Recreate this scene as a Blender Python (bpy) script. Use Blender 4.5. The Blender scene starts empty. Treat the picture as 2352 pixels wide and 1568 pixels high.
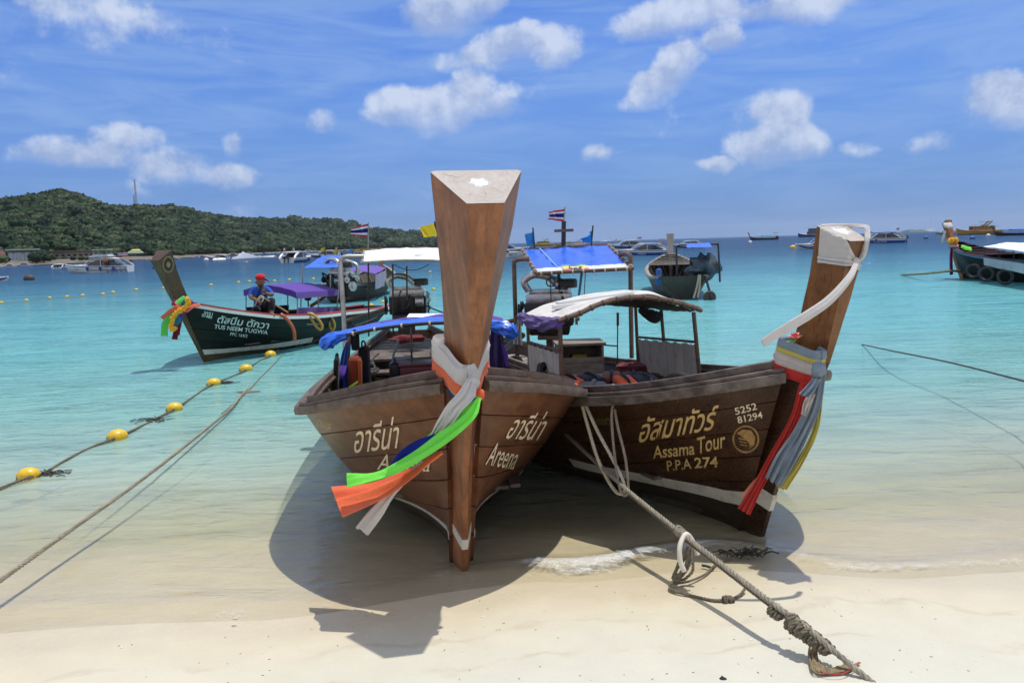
import bpy, bmesh, math, random
import numpy as np
from mathutils import Vector, Matrix, Euler, noise
from mathutils.bvhtree import BVHTree
rnd = random.Random(7)
R = math.radians
sc = bpy.context.scene
COL = sc.collection

# ------------------------------------------------------------------ camera
CAM_H, FPX, PITCH, ROLL = 1.7, 1801.0, R(7.13), R(1.64)
cam_d = bpy.data.cameras.new('camera')
cam_d.sensor_width = 23.5
cam_d.lens = 23.5 * FPX / 2352.0
cam_d.clip_start = 0.05
cam_d.clip_end = 20000
cam = bpy.data.objects.new('camera', cam_d)
COL.objects.link(cam)
cam.location = (0, 0, CAM_H)
cam.rotation_euler = (Matrix.Rotation(R(90) - PITCH, 3, 'X') @ Matrix.Rotation(-ROLL, 3, 'Z')).to_euler()
sc.camera = cam

def ray(u, v):
    xc = (u - 1176) / FPX; yc = -(v - 784) / FPX
    xl = xc * math.cos(ROLL) + yc * math.sin(ROLL); yl = -xc * math.sin(ROLL) + yc * math.cos(ROLL)
    return Vector((xl, math.cos(PITCH) + yl * math.sin(PITCH), -math.sin(PITCH) + yl * math.cos(PITCH)))
def at(u, v, Y):
    d = ray(u, v); return Vector((0, 0, CAM_H)) + d * (Y / d.y)
def gr(u, v, z=0.0):
    d = ray(u, v); return Vector((0, 0, CAM_H)) + d * ((z - CAM_H) / d.z)

# ------------------------------------------------------------------ sun and sky
SUN_AZ, SUN_EL = R(55), R(75.5)
sun_d = bpy.data.lights.new('sun', 'SUN')
sun_d.energy = 2.45; sun_d.angle = R(0.53); sun_d.color = (1.0, 0.955, 0.89)
sun = bpy.data.objects.new('sun', sun_d); COL.objects.link(sun)
sdir = Vector((math.sin(SUN_AZ) * math.cos(SUN_EL), math.cos(SUN_AZ) * math.cos(SUN_EL), math.sin(SUN_EL)))
sun.rotation_euler = sdir.to_track_quat('Z', 'Y').to_euler()
sun.location = (3, 4, 14)

sc.view_settings.view_transform = 'Standard'
sc.view_settings.look = 'None'
sc.view_settings.exposure = 0.5
sc.view_settings.gamma = 1.0
sc.view_settings.use_curve_mapping = False
sc.cycles.max_bounces = 7
sc.cycles.transparent_max_bounces = 16
sc.cycles.caustics_reflective = False
sc.cycles.caustics_refractive = False
sc.cycles.sample_clamp_indirect = 4.0

class NT:
    """small helper for node trees"""
    def __init__(s, tree): s.t = tree; s.n = tree.nodes; s.l = tree.links
    def node(s, typ, **kw):
        n = s.n.new(typ)
        for k, v in kw.items(): setattr(n, k, v)
        return n
    def put(s, sock, v):
        if isinstance(v, bpy.types.NodeSocket): s.l.new(v, sock)
        elif v is not None:
            if isinstance(v, (tuple, list)) and len(v) == 3 and sock.type == 'RGBA': v = (*v, 1)
            sock.default_value = v
    def math(s, op, a, b=None, c=None, clamp=False):
        n = s.node('ShaderNodeMath', operation=op, use_clamp=clamp)
        for i, x in enumerate((a, b, c)):
            if x is not None: s.put(n.inputs[i], x)
        return n.outputs[0]
    def vmath(s, op, a, b=None):
        n = s.node('ShaderNodeVectorMath', operation=op)
        s.put(n.inputs[0], a)
        if b is not None: s.put(n.inputs[1], b)
        return n.outputs[0]
    def noise(s, vec, scale, detail=4, rough=0.55, dist=0.0, out=0, dim='3D'):
        n = s.node('ShaderNodeTexNoise', noise_dimensions=dim)
        if vec is not None: s.put(n.inputs['Vector'], vec)
        n.inputs['Scale'].default_value = scale; n.inputs['Detail'].default_value = detail
        n.inputs['Roughness'].default_value = rough; n.inputs['Distortion'].default_value = dist
        return n.outputs[out]
    def ramp(s, fac, stops, interp='LINEAR'):
        n = s.node('ShaderNodeValToRGB'); cr = n.color_ramp; cr.interpolation = interp
        while len(cr.elements) < len(stops): cr.elements.new(0.5)
        for e, (p, c) in zip(cr.elements, stops):
            e.position = p
            e.color = (c, c, c, 1) if isinstance(c, (int, float)) else (*c, 1)
        s.put(n.inputs[0], fac)
        return n.outputs[0]
    def mix(s, fac, a, b, mode='MIX'):
        n = s.node('ShaderNodeMix', data_type='RGBA', blend_type=mode)
        s.put(n.inputs[0], fac); s.put(n.inputs[6], a); s.put(n.inputs[7], b)
        return n.outputs[2]
    def maprange(s, x, a, b, c=0.0, d=1.0, smooth=False):
        n = s.node('ShaderNodeMapRange', interpolation_type='SMOOTHSTEP' if smooth else 'LINEAR')
        s.put(n.inputs[0], x)
        for i, q in enumerate((a, b, c, d)): s.put(n.inputs[i + 1], q)
        return n.outputs[0]
    def mapping(s, vec, scale=(1, 1, 1), rot=(0, 0, 0), loc=(0, 0, 0)):
        n = s.node('ShaderNodeMapping'); s.put(n.inputs[0], vec)
        n.inputs['Location'].default_value = loc; n.inputs['Rotation'].default_value = rot; n.inputs['Scale'].default_value = scale
        return n.outputs[0]
    def bump(s, h, strength=0.3, dist=0.01, normal=None):
        n = s.node('ShaderNodeBump'); n.inputs['Strength'].default_value = strength; n.inputs['Distance'].default_value = dist
        s.put(n.inputs['Height'], h)
        if normal is not None: s.put(n.inputs['Normal'], normal)
        return n.outputs[0]

world = bpy.data.worlds.new('World'); sc.world = world; world.use_nodes = True
def build_world():
    T = NT(world.node_tree); T.n.clear()
    out = T.node('ShaderNodeOutputWorld'); bg = T.node('ShaderNodeBackground')
    T.l.new(bg.outputs[0], out.inputs[0])
    sky = T.node('ShaderNodeTexSky', sky_type='NISHITA')
    sky.sun_disc = False; sky.sun_elevation = SUN_EL; sky.sun_rotation = SUN_AZ
    sky.air_density = 1.15; sky.dust_density = 0.6; sky.ozone_density = 2.2; sky.altitude = 0
    d = T.node('ShaderNodeTexCoord').outputs['Generated']
    sep = T.node('ShaderNodeSeparateXYZ'); T.l.new(d, sep.inputs[0])
    el = T.math('ARCSINE', sep.outputs[2])
    az = T.math('ARCTAN2', sep.outputs[0], sep.outputs[1])
    # clouds: drifts of noise gathered round the cumulus heaps that stand over the bay
    wx = T.noise(d, 5.5, 5, 0.6, out=1)
    w = T.vmath('SCALE', T.vmath('SUBTRACT', wx, (0.5, 0.5, 0.5))); w.node.inputs['Scale'].default_value = 0.085
    sw = T.node('ShaderNodeSeparateXYZ'); T.l.new(w, sw.inputs[0])
    az2 = T.math('ADD', az, sw.outputs[0]); el2 = T.math('ADD', el, T.math('MULTIPLY', sw.outputs[1], 0.8))
    blobs = [  # photo position of the heap, half width, half height, tilt (degrees), strength
        (1000, 250, 150, 52, -8, 1.0), (1070, 205, 62, 48, 0, 0.9), (900, 245, 62, 38, 0, 0.85),
        (1035, 20, 130, 52, -12, 0.95), (1150, 120, 170, 44, -8, 0.85), (1265, 135, 62, 34, -25, 0.75),
        (1525, 170, 98, 48, -38, 1.0), (1560, 20, 150, 48, -8, 0.85), (1648, 78, 44, 32, 0, 0.85), (1830, 5, 280, 32, 0, 0.7),
        (1775, 330, 112, 58, 0, 1.0), (1775, 250, 92, 56, 0, 0.75), (1640, 378, 46, 18, 0, 0.7),
        (2320, 235, 82, 56, 22, 1.0), (2260, 270, 60, 30, 0, 0.6),
        (180, 360, 130, 36, -4, 0.75), (290, 318, 75, 30, 0, 0.6), (400, 375, 110, 34, -5, 0.7), (520, 388, 65, 26, 0, 0.8), (545, 330, 26, 30, -50, 0.55),
        (730, 300, 52, 28, -20, 0.55), (250, 30, 260, 56, 10, 0.6), (150, 85, 110, 46, 8, 0.35), (60, 170, 120, 40, -30, 0.4), (1390, 360, 55, 22, 0, 0.42),
        (2000, 330, 52, 22, 0, 0.42), (2150, 320, 55, 24, 0, 0.42), (300, 430, 40, 22, 0, 0.4)]
    mask = num = den = None
    for (u, v, ru, rv, tilt, s_) in blobs:
        r = ray(u, v).normalized(); a0 = math.atan2(r.x, r.y); e0 = math.asin(r.z)
        ra = ru / FPX * 1.25; re = rv / FPX * 1.25; t = R(tilt) * -1
        da = T.math('SUBTRACT', az2, a0); de = T.math('SUBTRACT', el2, e0)
        p = T.math('MULTIPLY_ADD', da, math.cos(t) / ra, T.math('MULTIPLY', de, math.sin(t) / ra))
        q = T.math('MULTIPLY_ADD', de, math.cos(t) / re, T.math('MULTIPLY', da, -math.sin(t) / re))
        rr = T.math('MULTIPLY_ADD', p, p, T.math('MULTIPLY', q, q))
        g = T.math('MULTIPLY', T.math('SUBTRACT', 1.0, rr, clamp=True), s_)
        mask = g if mask is None else T.math('MAXIMUM', mask, g)
        num = T.math('MULTIPLY', g, q) if num is None else T.math('MULTIPLY_ADD', g, q, num)
        den = g if den is None else T.math('ADD', den, g)
    n1 = T.noise(d, 13, 9, 0.62)
    vert = T.math('DIVIDE', num, T.math('ADD', den, 0.02))
    dens = T.math('ADD', mask, T.math('MULTIPLY', T.math('SUBTRACT', n1, 0.5), 1.7))
    # unseen cumulus outside the frame, made denser and whiter to fill the shadows
    n0 = T.noise(d, 2.6, 6, 0.6)
    far = T.math('MULTIPLY', T.maprange(n0, 0.40, 0.54), T.math('MAXIMUM', T.maprange(T.math('ABSOLUTE', az), 0.75, 1.0), T.maprange(el, 0.31, 0.42)))
    al = T.math('MULTIPLY', T.maprange(dens, 0.22, 0.68, 0, 0.86, smooth=True), T.maprange(vert, -0.75, 0.0, 0.35, 1.0, smooth=True))
    # thin high veils, drawn out nearly level
    veil_v = T.mapping(d, (2.2, 2.2, 13), (R(4), R(-3), 0))
    vn = T.noise(veil_v, 2.6, 6, 0.6, 0.6)
    veil = T.math('MULTIPLY', T.maprange(vn, 0.33, 0.68, 0.10, 0.62, smooth=True), T.maprange(el, 0.02, 0.16, 0.45, 0.95))
    lit = T.noise(T.vmath('ADD', d, (0.010, 0.0, 0.020)), 13, 9, 0.62)
    shade = T.maprange(T.math('ADD', T.math('MULTIPLY', T.math('SUBTRACT', n1, lit), 4.0), T.math('MULTIPLY', vert, 0.55)), -0.45, 0.5)
    ccol = T.mix(shade, (2.15, 2.75, 4.2), (3.9, 4.35, 5.3))
    tint = T.mix(1.0, sky.outputs[0], SKY_TINT, 'MULTIPLY')
    hs = T.node('ShaderNodeHueSaturation'); hs.inputs['Saturation'].default_value = SKY_SAT; T.l.new(tint, hs.inputs['Color'])
    # pale band of moist air low over the sea
    low = T.maprange(el, -0.02, 0.30, 0.75, 0.0, smooth=True)
    base = T.mix(low, hs.outputs[0], SKY_LOW)
    base = T.mix(veil, base, (1.72, 2.75, 4.75))
    T.put(bg.inputs[0], T.mix(T.math('MULTIPLY', far, 0.9), T.mix(al, base, ccol), (4.9, 4.95, 5.1)))
    bg.inputs[1].default_value = SKY_STR
SKY_STR, SKY_TINT, SKY_SAT, SKY_LOW = 0.12, (0.225, 0.395, 0.80), 1.0, (0.62, 1.42, 3.6)
build_world()

# ------------------------------------------------------------------ tagging
def tag(o, label=None, cat=None, group=None, kind=None):
    if label: o['label'] = label
    if cat: o['category'] = cat
    if group: o['group'] = group
    if kind: o['kind'] = kind
    return o
def thing(name, label, cat, loc=(0, 0, 0), rotz=0.0, group=None):
    o = bpy.data.objects.new(name, None); COL.objects.link(o)
    o.empty_display_size = 0.2
    o.location = loc; o.rotation_euler = (0, 0, rotz)
    return tag(o, label, cat, group)
def mw(o):
    m = Matrix.LocRotScale(o.location, o.rotation_euler, o.scale)
    return mw(o.parent) @ m if o.parent else m
def copy_tree(o, parent=None):
    c = o.copy(); COL.objects.link(c); c.parent = parent
    for ch in KIDS.get(o, []):
        d = copy_tree(ch, c)
    return c
KIDS = {}

# ------------------------------------------------------------------ mesh builder
class MB:
    def __init__(s): s.v = []; s.f = []; s.m = []; s.mi = 0; s.sharp = False
    def add(s, vs, fs):
        o = len(s.v); s.v += [Vector(p) for p in vs]
        for f in fs: s.f.append([i + o for i in f]); s.m.append(s.mi)
        return s
    def box(s, c, size, rot=None, taper=1.0, bev=0.0):
        hx, hy, hz = size[0] / 2, size[1] / 2, size[2] / 2
        M = rot if isinstance(rot, Matrix) else (Euler(rot).to_matrix() if rot else Matrix.Identity(3))
        c = Vector(c)
        if bev > 0:
            b = min(bev, hx * .9, hy * .9, hz * .9)
            bm = bmesh.new(); bmesh.ops.create_cube(bm, size=1)
            for q in bm.verts: q.co = Vector((q.co.x * size[0] * (taper if q.co.z > 0 else 1), q.co.y * size[1] * (taper if q.co.z > 0 else 1), q.co.z * size[2]))
            bmesh.ops.bevel(bm, geom=bm.edges[:], offset=b, segments=2, affect='EDGES', profile=0.6)
            bm.verts.index_update()
            s.add([c + M @ q.co for q in bm.verts], [[q.index for q in f.verts] for f in bm.faces]); bm.free(); return s
        P = []
        for z in (-1, 1):
            t = taper if z > 0 else 1
            for x, y in ((-1, -1), (1, -1), (1, 1), (-1, 1)): P.append(c + M @ Vector((x * hx * t, y * hy * t, z * hz)))
        return s.add(P, [(3, 2, 1, 0), (4, 5, 6, 7), (0, 1, 5, 4), (1, 2, 6, 5), (2, 3, 7, 6), (3, 0, 4, 7)])
    def bar(s, a, b, w, h=None, up=(0, 0, 1)):
        a = Vector(a); b = Vector(b); h = h or w; x = (b - a); L = x.length; x.normalize()
        up = Vector(up)
        if abs(x.dot(up)) > .98: up = Vector((0, 1, 0))
        y = up.cross(x).normalized(); z = x.cross(y)
        return s.box((a + b) / 2, (L, w, h), Matrix((x, y, z)).transposed())
    def tube(s, pts, r, n=8, cap=True, closed=False, sec=None, up=None):
        pts = [Vector(p) for p in pts]; N = len(pts)
        rr = r if isinstance(r, (list, tuple)) else [r] * N
        base = len(s.v); prev = None
        for i, p in enumerate(pts):
            a = pts[(i - 1) % N] if (closed or i > 0) else p
            b = pts[(i + 1) % N] if (closed or i < N - 1) else p
            t = (b - a)
            t = t.normalized() if t.length > 1e-9 else Vector((0, 0, 1))
            if up is not None:
                q = up[i] if isinstance(up, list) else up
                x = (Vector(q) - t * t.dot(Vector(q)))
                x = x.normalized() if x.length > 1e-6 else t.orthogonal().normalized()
            elif prev is None: x = t.orthogonal().normalized()
            else:
                x = prev - t * prev.dot(t)
                x = x.normalized() if x.length > 1e-6 else t.orthogonal().normalized()
            prev = x; y = t.cross(x)
            for k in range(n):
                th = 2 * math.pi * k / n
                ca, sa = math.cos(th), math.sin(th)
                if sec: e = sec(i / max(1, N - 1), th, i); q = x * e[0] + y * e[1]
                else:
                    ri = rr[i]
                    q = x * (ca * ri[0]) + y * (sa * ri[1]) if isinstance(ri, tuple) else x * (ca * ri) + y * (sa * ri)
                s.v.append(p + q)
        for i in range(N if closed else N - 1):
            j = (i + 1) % N
            for k in range(n):
                k2 = (k + 1) % n
                s.f.append([base + i * n + k, base + i * n + k2, base + j * n + k2, base + j * n + k]); s.m.append(s.mi)
        if cap and not closed:
            s.f.append([base + k for k in range(n)][::-1]); s.m.append(s.mi)
            s.f.append([base + (N - 1) * n + k for k in range(n)]); s.m.append(s.mi)
        return s
    def loft(s, rings, closed=True, cap=True):
        n = len(rings[0]); base = len(s.v)
        for r_ in rings: s.v += [Vector(p) for p in r_]
        for i in range(len(rings) - 1):
            for k in range(n if closed else n - 1):
                k2 = (k + 1) % n
                s.f.append([base + i * n + k, base + i * n + k2, base + (i + 1) * n + k2, base + (i + 1) * n + k]); s.m.append(s.mi)
        if cap and closed:
            s.f.append([base + k for k in range(n)][::-1]); s.m.append(s.mi)
            s.f.append([base + (len(rings) - 1) * n + k for k in range(n)]); s.m.append(s.mi)
        return s
    def grid(s, fn, nu, nv):
        base = len(s.v)
        for i in range(nu + 1):
            for j in range(nv + 1): s.v.append(Vector(fn(i / nu, j / nv)))
        for i in range(nu):
            for j in range(nv):
                a = base + i * (nv + 1) + j
                s.f.append([a, a + nv + 1, a + nv + 2, a + 1]); s.m.append(s.mi)
        return s
    def slab(s, fn, nu, nv, t):
        """grid with thickness t along its normals (closed)"""
        P = [[Vector(fn(i / nu, j / nv)) for j in range(nv + 1)] for i in range(nu + 1)]
        Nn = [[None] * (nv + 1) for _ in range(nu + 1)]
        for i in range(nu + 1):
            for j in range(nv + 1):
                du = P[min(i + 1, nu)][j] - P[max(i - 1, 0)][j]; dv = P[i][min(j + 1, nv)] - P[i][max(j - 1, 0)]
                c = du.cross(dv); Nn[i][j] = c.normalized() if c.length > 1e-12 else Vector((0, 0, 1))
        W = nv + 1; b = len(s.v)
        for i in range(nu + 1): s.v += P[i]
        for i in range(nu + 1): s.v += [P[i][j] - Nn[i][j] * t for j in range(W)]
        o = (nu + 1) * W
        F = []
        for i in range(nu):
            for j in range(nv):
                a = b + i * W + j
                F.append([a, a + W, a + W + 1, a + 1]); F.append([a + o, a + 1 + o, a + W + 1 + o, a + W + o])
        for i in range(nu):
            a = b + i * W; F.append([a, a + o, a + W + o, a + W])
            a = b + i * W + nv; F.append([a, a + W, a + W + o, a + o])
        for j in range(nv):
            a = b + j; F.append([a, a + 1, a + 1 + o, a + o])
            a = b + nu * W + j; F.append([a, a + o, a + 1 + o, a + 1])
        s.f += F; s.m += [s.mi] * len(F)
        return s
    def ball(s, c, r, n=10, m=7, sq=(1, 1, 1), jit=0.0, seed=0):
        c = Vector(c); rings = []
        for j in range(1, m):
            ph = math.pi * j / m
            ring = []
            for k in range(n):
                th = 2 * math.pi * k / n
                q = Vector((math.sin(ph) * math.cos(th), math.sin(ph) * math.sin(th), math.cos(ph)))
                rad = r * (1 + jit * noise.noise(q * 2.2 + Vector((seed, 0, 0)))) if jit else r
                ring.append(c + Vector((q.x * rad * sq[0], q.y * rad * sq[1], q.z * rad * sq[2])))
            rings.append(ring)
        b = len(s.v); s.loft(rings, cap=False)
        s.v += [c + Vector((0, 0, r * sq[2])), c - Vector((0, 0, r * sq[2]))]
        t0, t1 = len(s.v) - 2, len(s.v) - 1
        for k in range(n):
            s.f.append([t0, b + k, b + (k + 1) % n]); s.m.append(s.mi)
            e = b + (m - 2) * n; s.f.append([t1, e + (k + 1) % n, e + k]); s.m.append(s.mi)
        return s
    def cyl(s, a, b, r, n=12, r2=None): return s.tube([a, b], [r, r if r2 is None else r2], n)
    def lathe(s, c, prof, n=16, axis='Z'):
        c = Vector(c); rings = []
        for (r_, h) in prof:
            ring = []
            for k in range(n):
                th = 2 * math.pi * k / n; x, y = r_ * math.cos(th), r_ * math.sin(th)
                ring.append(c + (Vector((x, y, h)) if axis == 'Z' else Vector((h, x, y)) if axis == 'X' else Vector((y, h, x))))
            rings.append(ring)
        return s.loft(rings)
    def torus(s, c, Rr, r, axis=(0, 0, 1), n=24, m=8, sq=1.0):
        c = Vector(c); ax = Vector(axis).normalized(); x = ax.orthogonal().normalized(); y = ax.cross(x)
        pts = [c + x * (Rr * math.cos(2 * math.pi * k / n)) + y * (Rr * sq * math.sin(2 * math.pi * k / n)) for k in range(n)]
        return s.tube(pts, r, m, closed=True)
    def build(s, name, mat, parent=None, world=False, smooth=False, label=None, angle=None):
        me = bpy.data.meshes.new(name)
        vs = s.v
        if parent is not None and world:
            inv = mw(parent).inverted(); vs = [inv @ p for p in vs]
        me.from_pydata([tuple(p) for p in vs], [], s.f); me.validate()
        mats = mat if isinstance(mat, (list, tuple)) else [mat]
        for m_ in mats: me.materials.append(m_)
        if len(mats) > 1 and len(me.polygons) == len(s.m): me.polygons.foreach_set('material_index', s.m)
        bm = bmesh.new(); bm.from_mesh(me); bmesh.ops.recalc_face_normals(bm, faces=bm.faces[:])
        if smooth:
            a = R(angle or 40)
            for f in bm.faces: f.smooth = True
            for e in bm.edges:
                if len(e.link_faces) == 2 and e.calc_face_angle(0) > a: e.smooth = False
        bm.to_mesh(me); bm.free()
        o = bpy.data.objects.new(name, me); COL.objects.link(o)
        if parent is not None: o.parent = parent; KIDS.setdefault(parent, []).append(o)
        if label: o['label'] = label
        return o
def share(o, parent, name=None):
    """another object on the same mesh under another parent"""
    c = o.copy(); COL.objects.link(c); c.parent = parent; KIDS.setdefault(parent, []).append(c)
    return c
def spline(pts, n=8, closed=False):
    P = [Vector(p) for p in pts]; out = []; N = len(P)
    for i in range(N if closed else N - 1):
        p1, p2 = P[i], P[(i + 1) % N]
        p0 = P[i - 1] if (closed or i > 0) else p1 * 2 - p2
        p3 = P[(i + 2) % N] if (closed or i + 2 < N) else p2 * 2 - p1
        for k in range(n):
            t = k / n
            out.append(0.5 * ((2 * p1) + (p2 - p0) * t + (2 * p0 - 5 * p1 + 4 * p2 - p3) * t * t + (3 * p1 - p0 - 3 * p2 + p3) * t ** 3))
    if not closed: out.append(P[-1])
    return out
def sag(a, b, d, n=12):
    a = Vector(a); b = Vector(b)
    return [a.lerp(b, i / n) - Vector((0, 0, d * 4 * (i / n) * (1 - i / n))) for i in range(n + 1)]
def lerp(a, b, t): return a + (b - a) * t
def tabf(tab):
    xs = [p[0] for p in tab]; ys = [p[1] for p in tab]
    # monotone cubic-ish interpolation through numpy with smoothing
    def f(x): return float(np.interp(x, xs, ys))
    return f

# ------------------------------------------------------------------ materials
def new_mat(name):
    m = bpy.data.materials.new(name); m.use_nodes = True
    T = NT(m.node_tree); T.n.clear()
    out = T.node('ShaderNodeOutputMaterial'); b = T.node('ShaderNodeBsdfPrincipled')
    T.l.new(b.outputs[0], out.inputs[0])
    return m, T, b, out
def objco(T): return T.node('ShaderNodeTexCoord').outputs['Object']
def plain(name, col, rough=0.5, metal=0.0, var=0.12, scale=6, dirt=None, dirt_amt=0.5, bump=0.0, bscale=40, spec=0.5):
    m, T, b, out = new_mat(name); co = objco(T)
    n = T.noise(co, scale, 5, 0.6)
    c = T.mix(T.maprange(n, 0.3, 0.7), tuple(x * (1 - var) for x in col), tuple(min(1, x * (1 + var)) for x in col))
    if dirt:
        d = T.maprange(T.noise(co, scale * 1.7, 6, 0.7), 0.5, 0.72, 0, dirt_amt)
        c = T.mix(d, c, dirt)
    T.put(b.inputs['Base Color'], c); b.inputs['Metallic'].default_value = metal
    T.put(b.inputs['Roughness'], T.maprange(n, 0.3, 0.7, max(0, rough - 0.08), min(1, rough + 0.08)))
    b.inputs['Specular IOR Level'].default_value = spec
    if bump: T.put(b.inputs['Normal'], T.bump(T.noise(co, bscale, 5, 0.6), bump, 0.004))
    return m
def wood(name, c1, c2, rough=0.55, stretch=(1, 9, 9), scale=3.0, grey=None, grey_amt=0.5, bump=0.25, streak=0.35, fine=1.0):
    """grain runs along the axis with the small stretch value"""
    m, T, b, out = new_mat(name); co = objco(T)
    v = T.mapping(co, stretch)
    oi = T.node('ShaderNodeObjectInfo')
    v = T.vmath('ADD', v, T.mix(1.0, (9, 9, 9), oi.outputs['Random'], 'MULTIPLY'))
    g = T.noise(v, scale, 7, 0.62, 0.8)
    f = T.noise(T.mapping(v, (0.6, 4, 4)), scale * 4 * fine, 5, 0.6, 0.2)
    big = T.noise(co, 1.6, 4, 0.6)
    fac = T.math('ADD', T.math('MULTIPLY', g, 0.62), T.math('MULTIPLY', f, 0.38))
    c = T.mix(T.maprange(fac, 0.3, 0.68), c1, c2)
    c = T.mix(T.maprange(big, 0.42, 0.7, 0, streak), c, tuple(x * 0.45 for x in c1))
    blot = T.maprange(T.noise(T.mapping(co, (.7, 1.3, 1.3)), 8, 6, 0.72), 0.42, 0.68, 0, 0.42)
    c = T.mix(blot, c, tuple(x * 0.55 for x in c1))
    tone = T.maprange(oi.outputs['Random'], 0, 1, 0.86, 1.12)
    hs = T.node('ShaderNodeHueSaturation'); T.put(hs.inputs['Value'], tone); T.put(hs.inputs['Color'], c); c = hs.outputs[0]
    if grey:
        gm = T.maprange(T.noise(T.mapping(co, (2.0, 5, 5)), 2.4, 7, 0.68), 0.38, 0.66, 0, grey_amt)
        c = T.mix(gm, c, grey)
    T.put(b.inputs['Base Color'], c)
    T.put(b.inputs['Roughness'], T.maprange(f, 0.3, 0.7, rough - 0.1, rough + 0.12))
    T.put(b.inputs['Normal'], T.bump(T.math('ADD', f, T.math('MULTIPLY', g, 0.6)), bump, 0.006))
    return m
def cloth(name, col, rough=0.85, trans=0.25, var=0.13, fold=0.0):
    m, T, b, out = new_mat(name); co = objco(T)
    n = T.noise(co, 9, 4, 0.6)
    c = T.mix(n, tuple(x * (1 - var) for x in col), tuple(min(1, x * (1 + var)) for x in col))
    T.put(b.inputs['Base Color'], c); b.inputs['Roughness'].default_value = rough
    b.inputs['Specular IOR Level'].default_value = 0.2
    b.inputs['Sheen Weight'].default_value = 0.15
    w = T.noise(co, 260, 2, 0.5)
    h = T.math('ADD', T.math('MULTIPLY', w, 0.08), T.noise(co, 26, 5, 0.62, 1.2))
    T.put(b.inputs['Normal'], T.bump(h, 0.55, 0.012))
    if trans:
        tr = T.node('ShaderNodeBsdfTranslucent'); T.put(tr.inputs[0], c)
        mx = T.node('ShaderNodeMixShader'); mx.inputs[0].default_value = trans
        T.l.new(b.outputs[0], mx.inputs[1]); T.l.new(tr.outputs[0], mx.inputs[2]); T.l.new(mx.outputs[0], out.inputs[0])
    return m
# ------------------------------------------------------------------ beach and sea
def sand_z(x, y):
    """height of the sand: a gentle beach towards the camera, a shelf that slopes away under the water"""
    e = shore_y(x)
    d = y - e
    if d < 0: z = -d * 0.055 + 0.02 * max(0, -d - 1.2) ** 1.3
    elif d < 12: z = -0.060 * d - 0.004 * d * d
    else: z = -1.296 - 0.05 * (d - 12)
    z = max(z, -6.0)
    z += 0.010 * noise.noise(Vector((x * 0.9, y * 0.9, 3))) * min(1, max(0.25, abs(d)))
    return z
def shore_y(x):
    b = float(np.interp(x, (-3.0, -2.2, -1.2, -0.5, 0.1, 1.2, 2.4, 6), (3.35, 3.40, 3.50, 3.64, 3.86, 3.84, 3.76, 3.8)))
    return b - 0.03 * math.sin(x * 4.1 + 0.6) - 0.06 * noise.noise(Vector((x * 1.1, 7, 0)))

def axis(lo, hi, fine_lo, fine_hi, step, grow=1.22):
    a = list(np.arange(fine_lo, fine_hi, step))
    s_ = step; x = fine_hi
    while x < hi: a.append(x); s_ *= grow; x += s_
    a.append(hi)
    s_ = step; x = fine_lo - step
    while x > lo: a.insert(0, x); s_ *= grow; x -= s_
    a.insert(0, lo)
    return a
def sheet(name, xs, ys, zf, mat, kind='structure', smooth=True):
    nx, ny = len(xs), len(ys)
    V = [(x, y, zf(x, y)) for x in xs for y in ys]
    F = [(i * ny + j, (i + 1) * ny + j, (i + 1) * ny + j + 1, i * ny + j + 1) for i in range(nx - 1) for j in range(ny - 1)]
    me = bpy.data.meshes.new(name); me.from_pydata(V, [], F); me.materials.append(mat)
    me.polygons.foreach_set('use_smooth', [True] * len(me.polygons))
    o = bpy.data.objects.new(name, me); COL.objects.link(o); o['kind'] = kind
    return o

def sand_mat():
    m, T, b, out = new_mat('sand'); p = T.node('ShaderNodeNewGeometry').outputs['Position']
    sep = T.node('ShaderNodeSeparateXYZ'); T.l.new(p, sep.inputs[0])
    big = T.noise(p, 0.9, 5, 0.6); med = T.noise(p, 5, 6, 0.6); fine = T.noise(p, 340, 3, 0.7)
    dry = T.mix(T.maprange(med, 0.3, 0.7), (0.54, 0.53, 0.44), (0.585, 0.57, 0.475))
    wet = T.mix(T.maprange(med, 0.3, 0.7), (0.565, 0.49, 0.335), (0.61, 0.53, 0.37))
    # wetness follows how high the sand lies above the water, with an uneven run-up edge
    hgt = T.math('ADD', sep.outputs[2], T.math('MULTIPLY', T.math('SUBTRACT', big, 0.5), 0.055))
    w = T.maprange(hgt, -0.005, 0.062, 1, 0, smooth=True)
    c = T.mix(w, dry, wet)
    c = T.mix(T.maprange(fine, 0.60, 0.78, 0, 0.35), c, (0.36, 0.29, 0.2))
    c = T.mix(T.maprange(T.noise(p, 210, 2, 0.5), 0.66, 0.8, 0, 0.6), c, (0.75, 0.7, 0.6))
    for lv, wd in ((0.030, 0.0022), (0.047, 0.0016)):
        ln = T.maprange(T.math('ABSOLUTE', T.math('SUBTRACT', hgt, lv)), 0, wd, 1, 0)
        c = T.mix(T.math('MULTIPLY', ln, T.maprange(T.noise(p, 3.1, 4, 0.6), 0.42, 0.62, 0, 0.45)), c, (0.40, 0.33, 0.22))
    T.put(b.inputs['Base Color'], c)
    film = T.maprange(hgt, 0.004, 0.026, 1, 0, smooth=True)
    T.put(b.inputs['Roughness'], T.math('SUBTRACT', T.maprange(w, 0, 1, 0.9, 0.5), T.math('MULTIPLY', film, 0.36)))
    b.inputs['Specular IOR Level'].default_value = 0.4
    h = T.math('ADD', T.math('MULTIPLY', fine, 0.20), T.math('ADD', T.math('MULTIPLY', T.noise(p, 45, 5, 0.6), 0.5), T.math('MULTIPLY', med, 1.4)))
    T.put(b.inputs['Normal'], T.bump(h, 0.28, 0.012))
    return m
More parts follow.
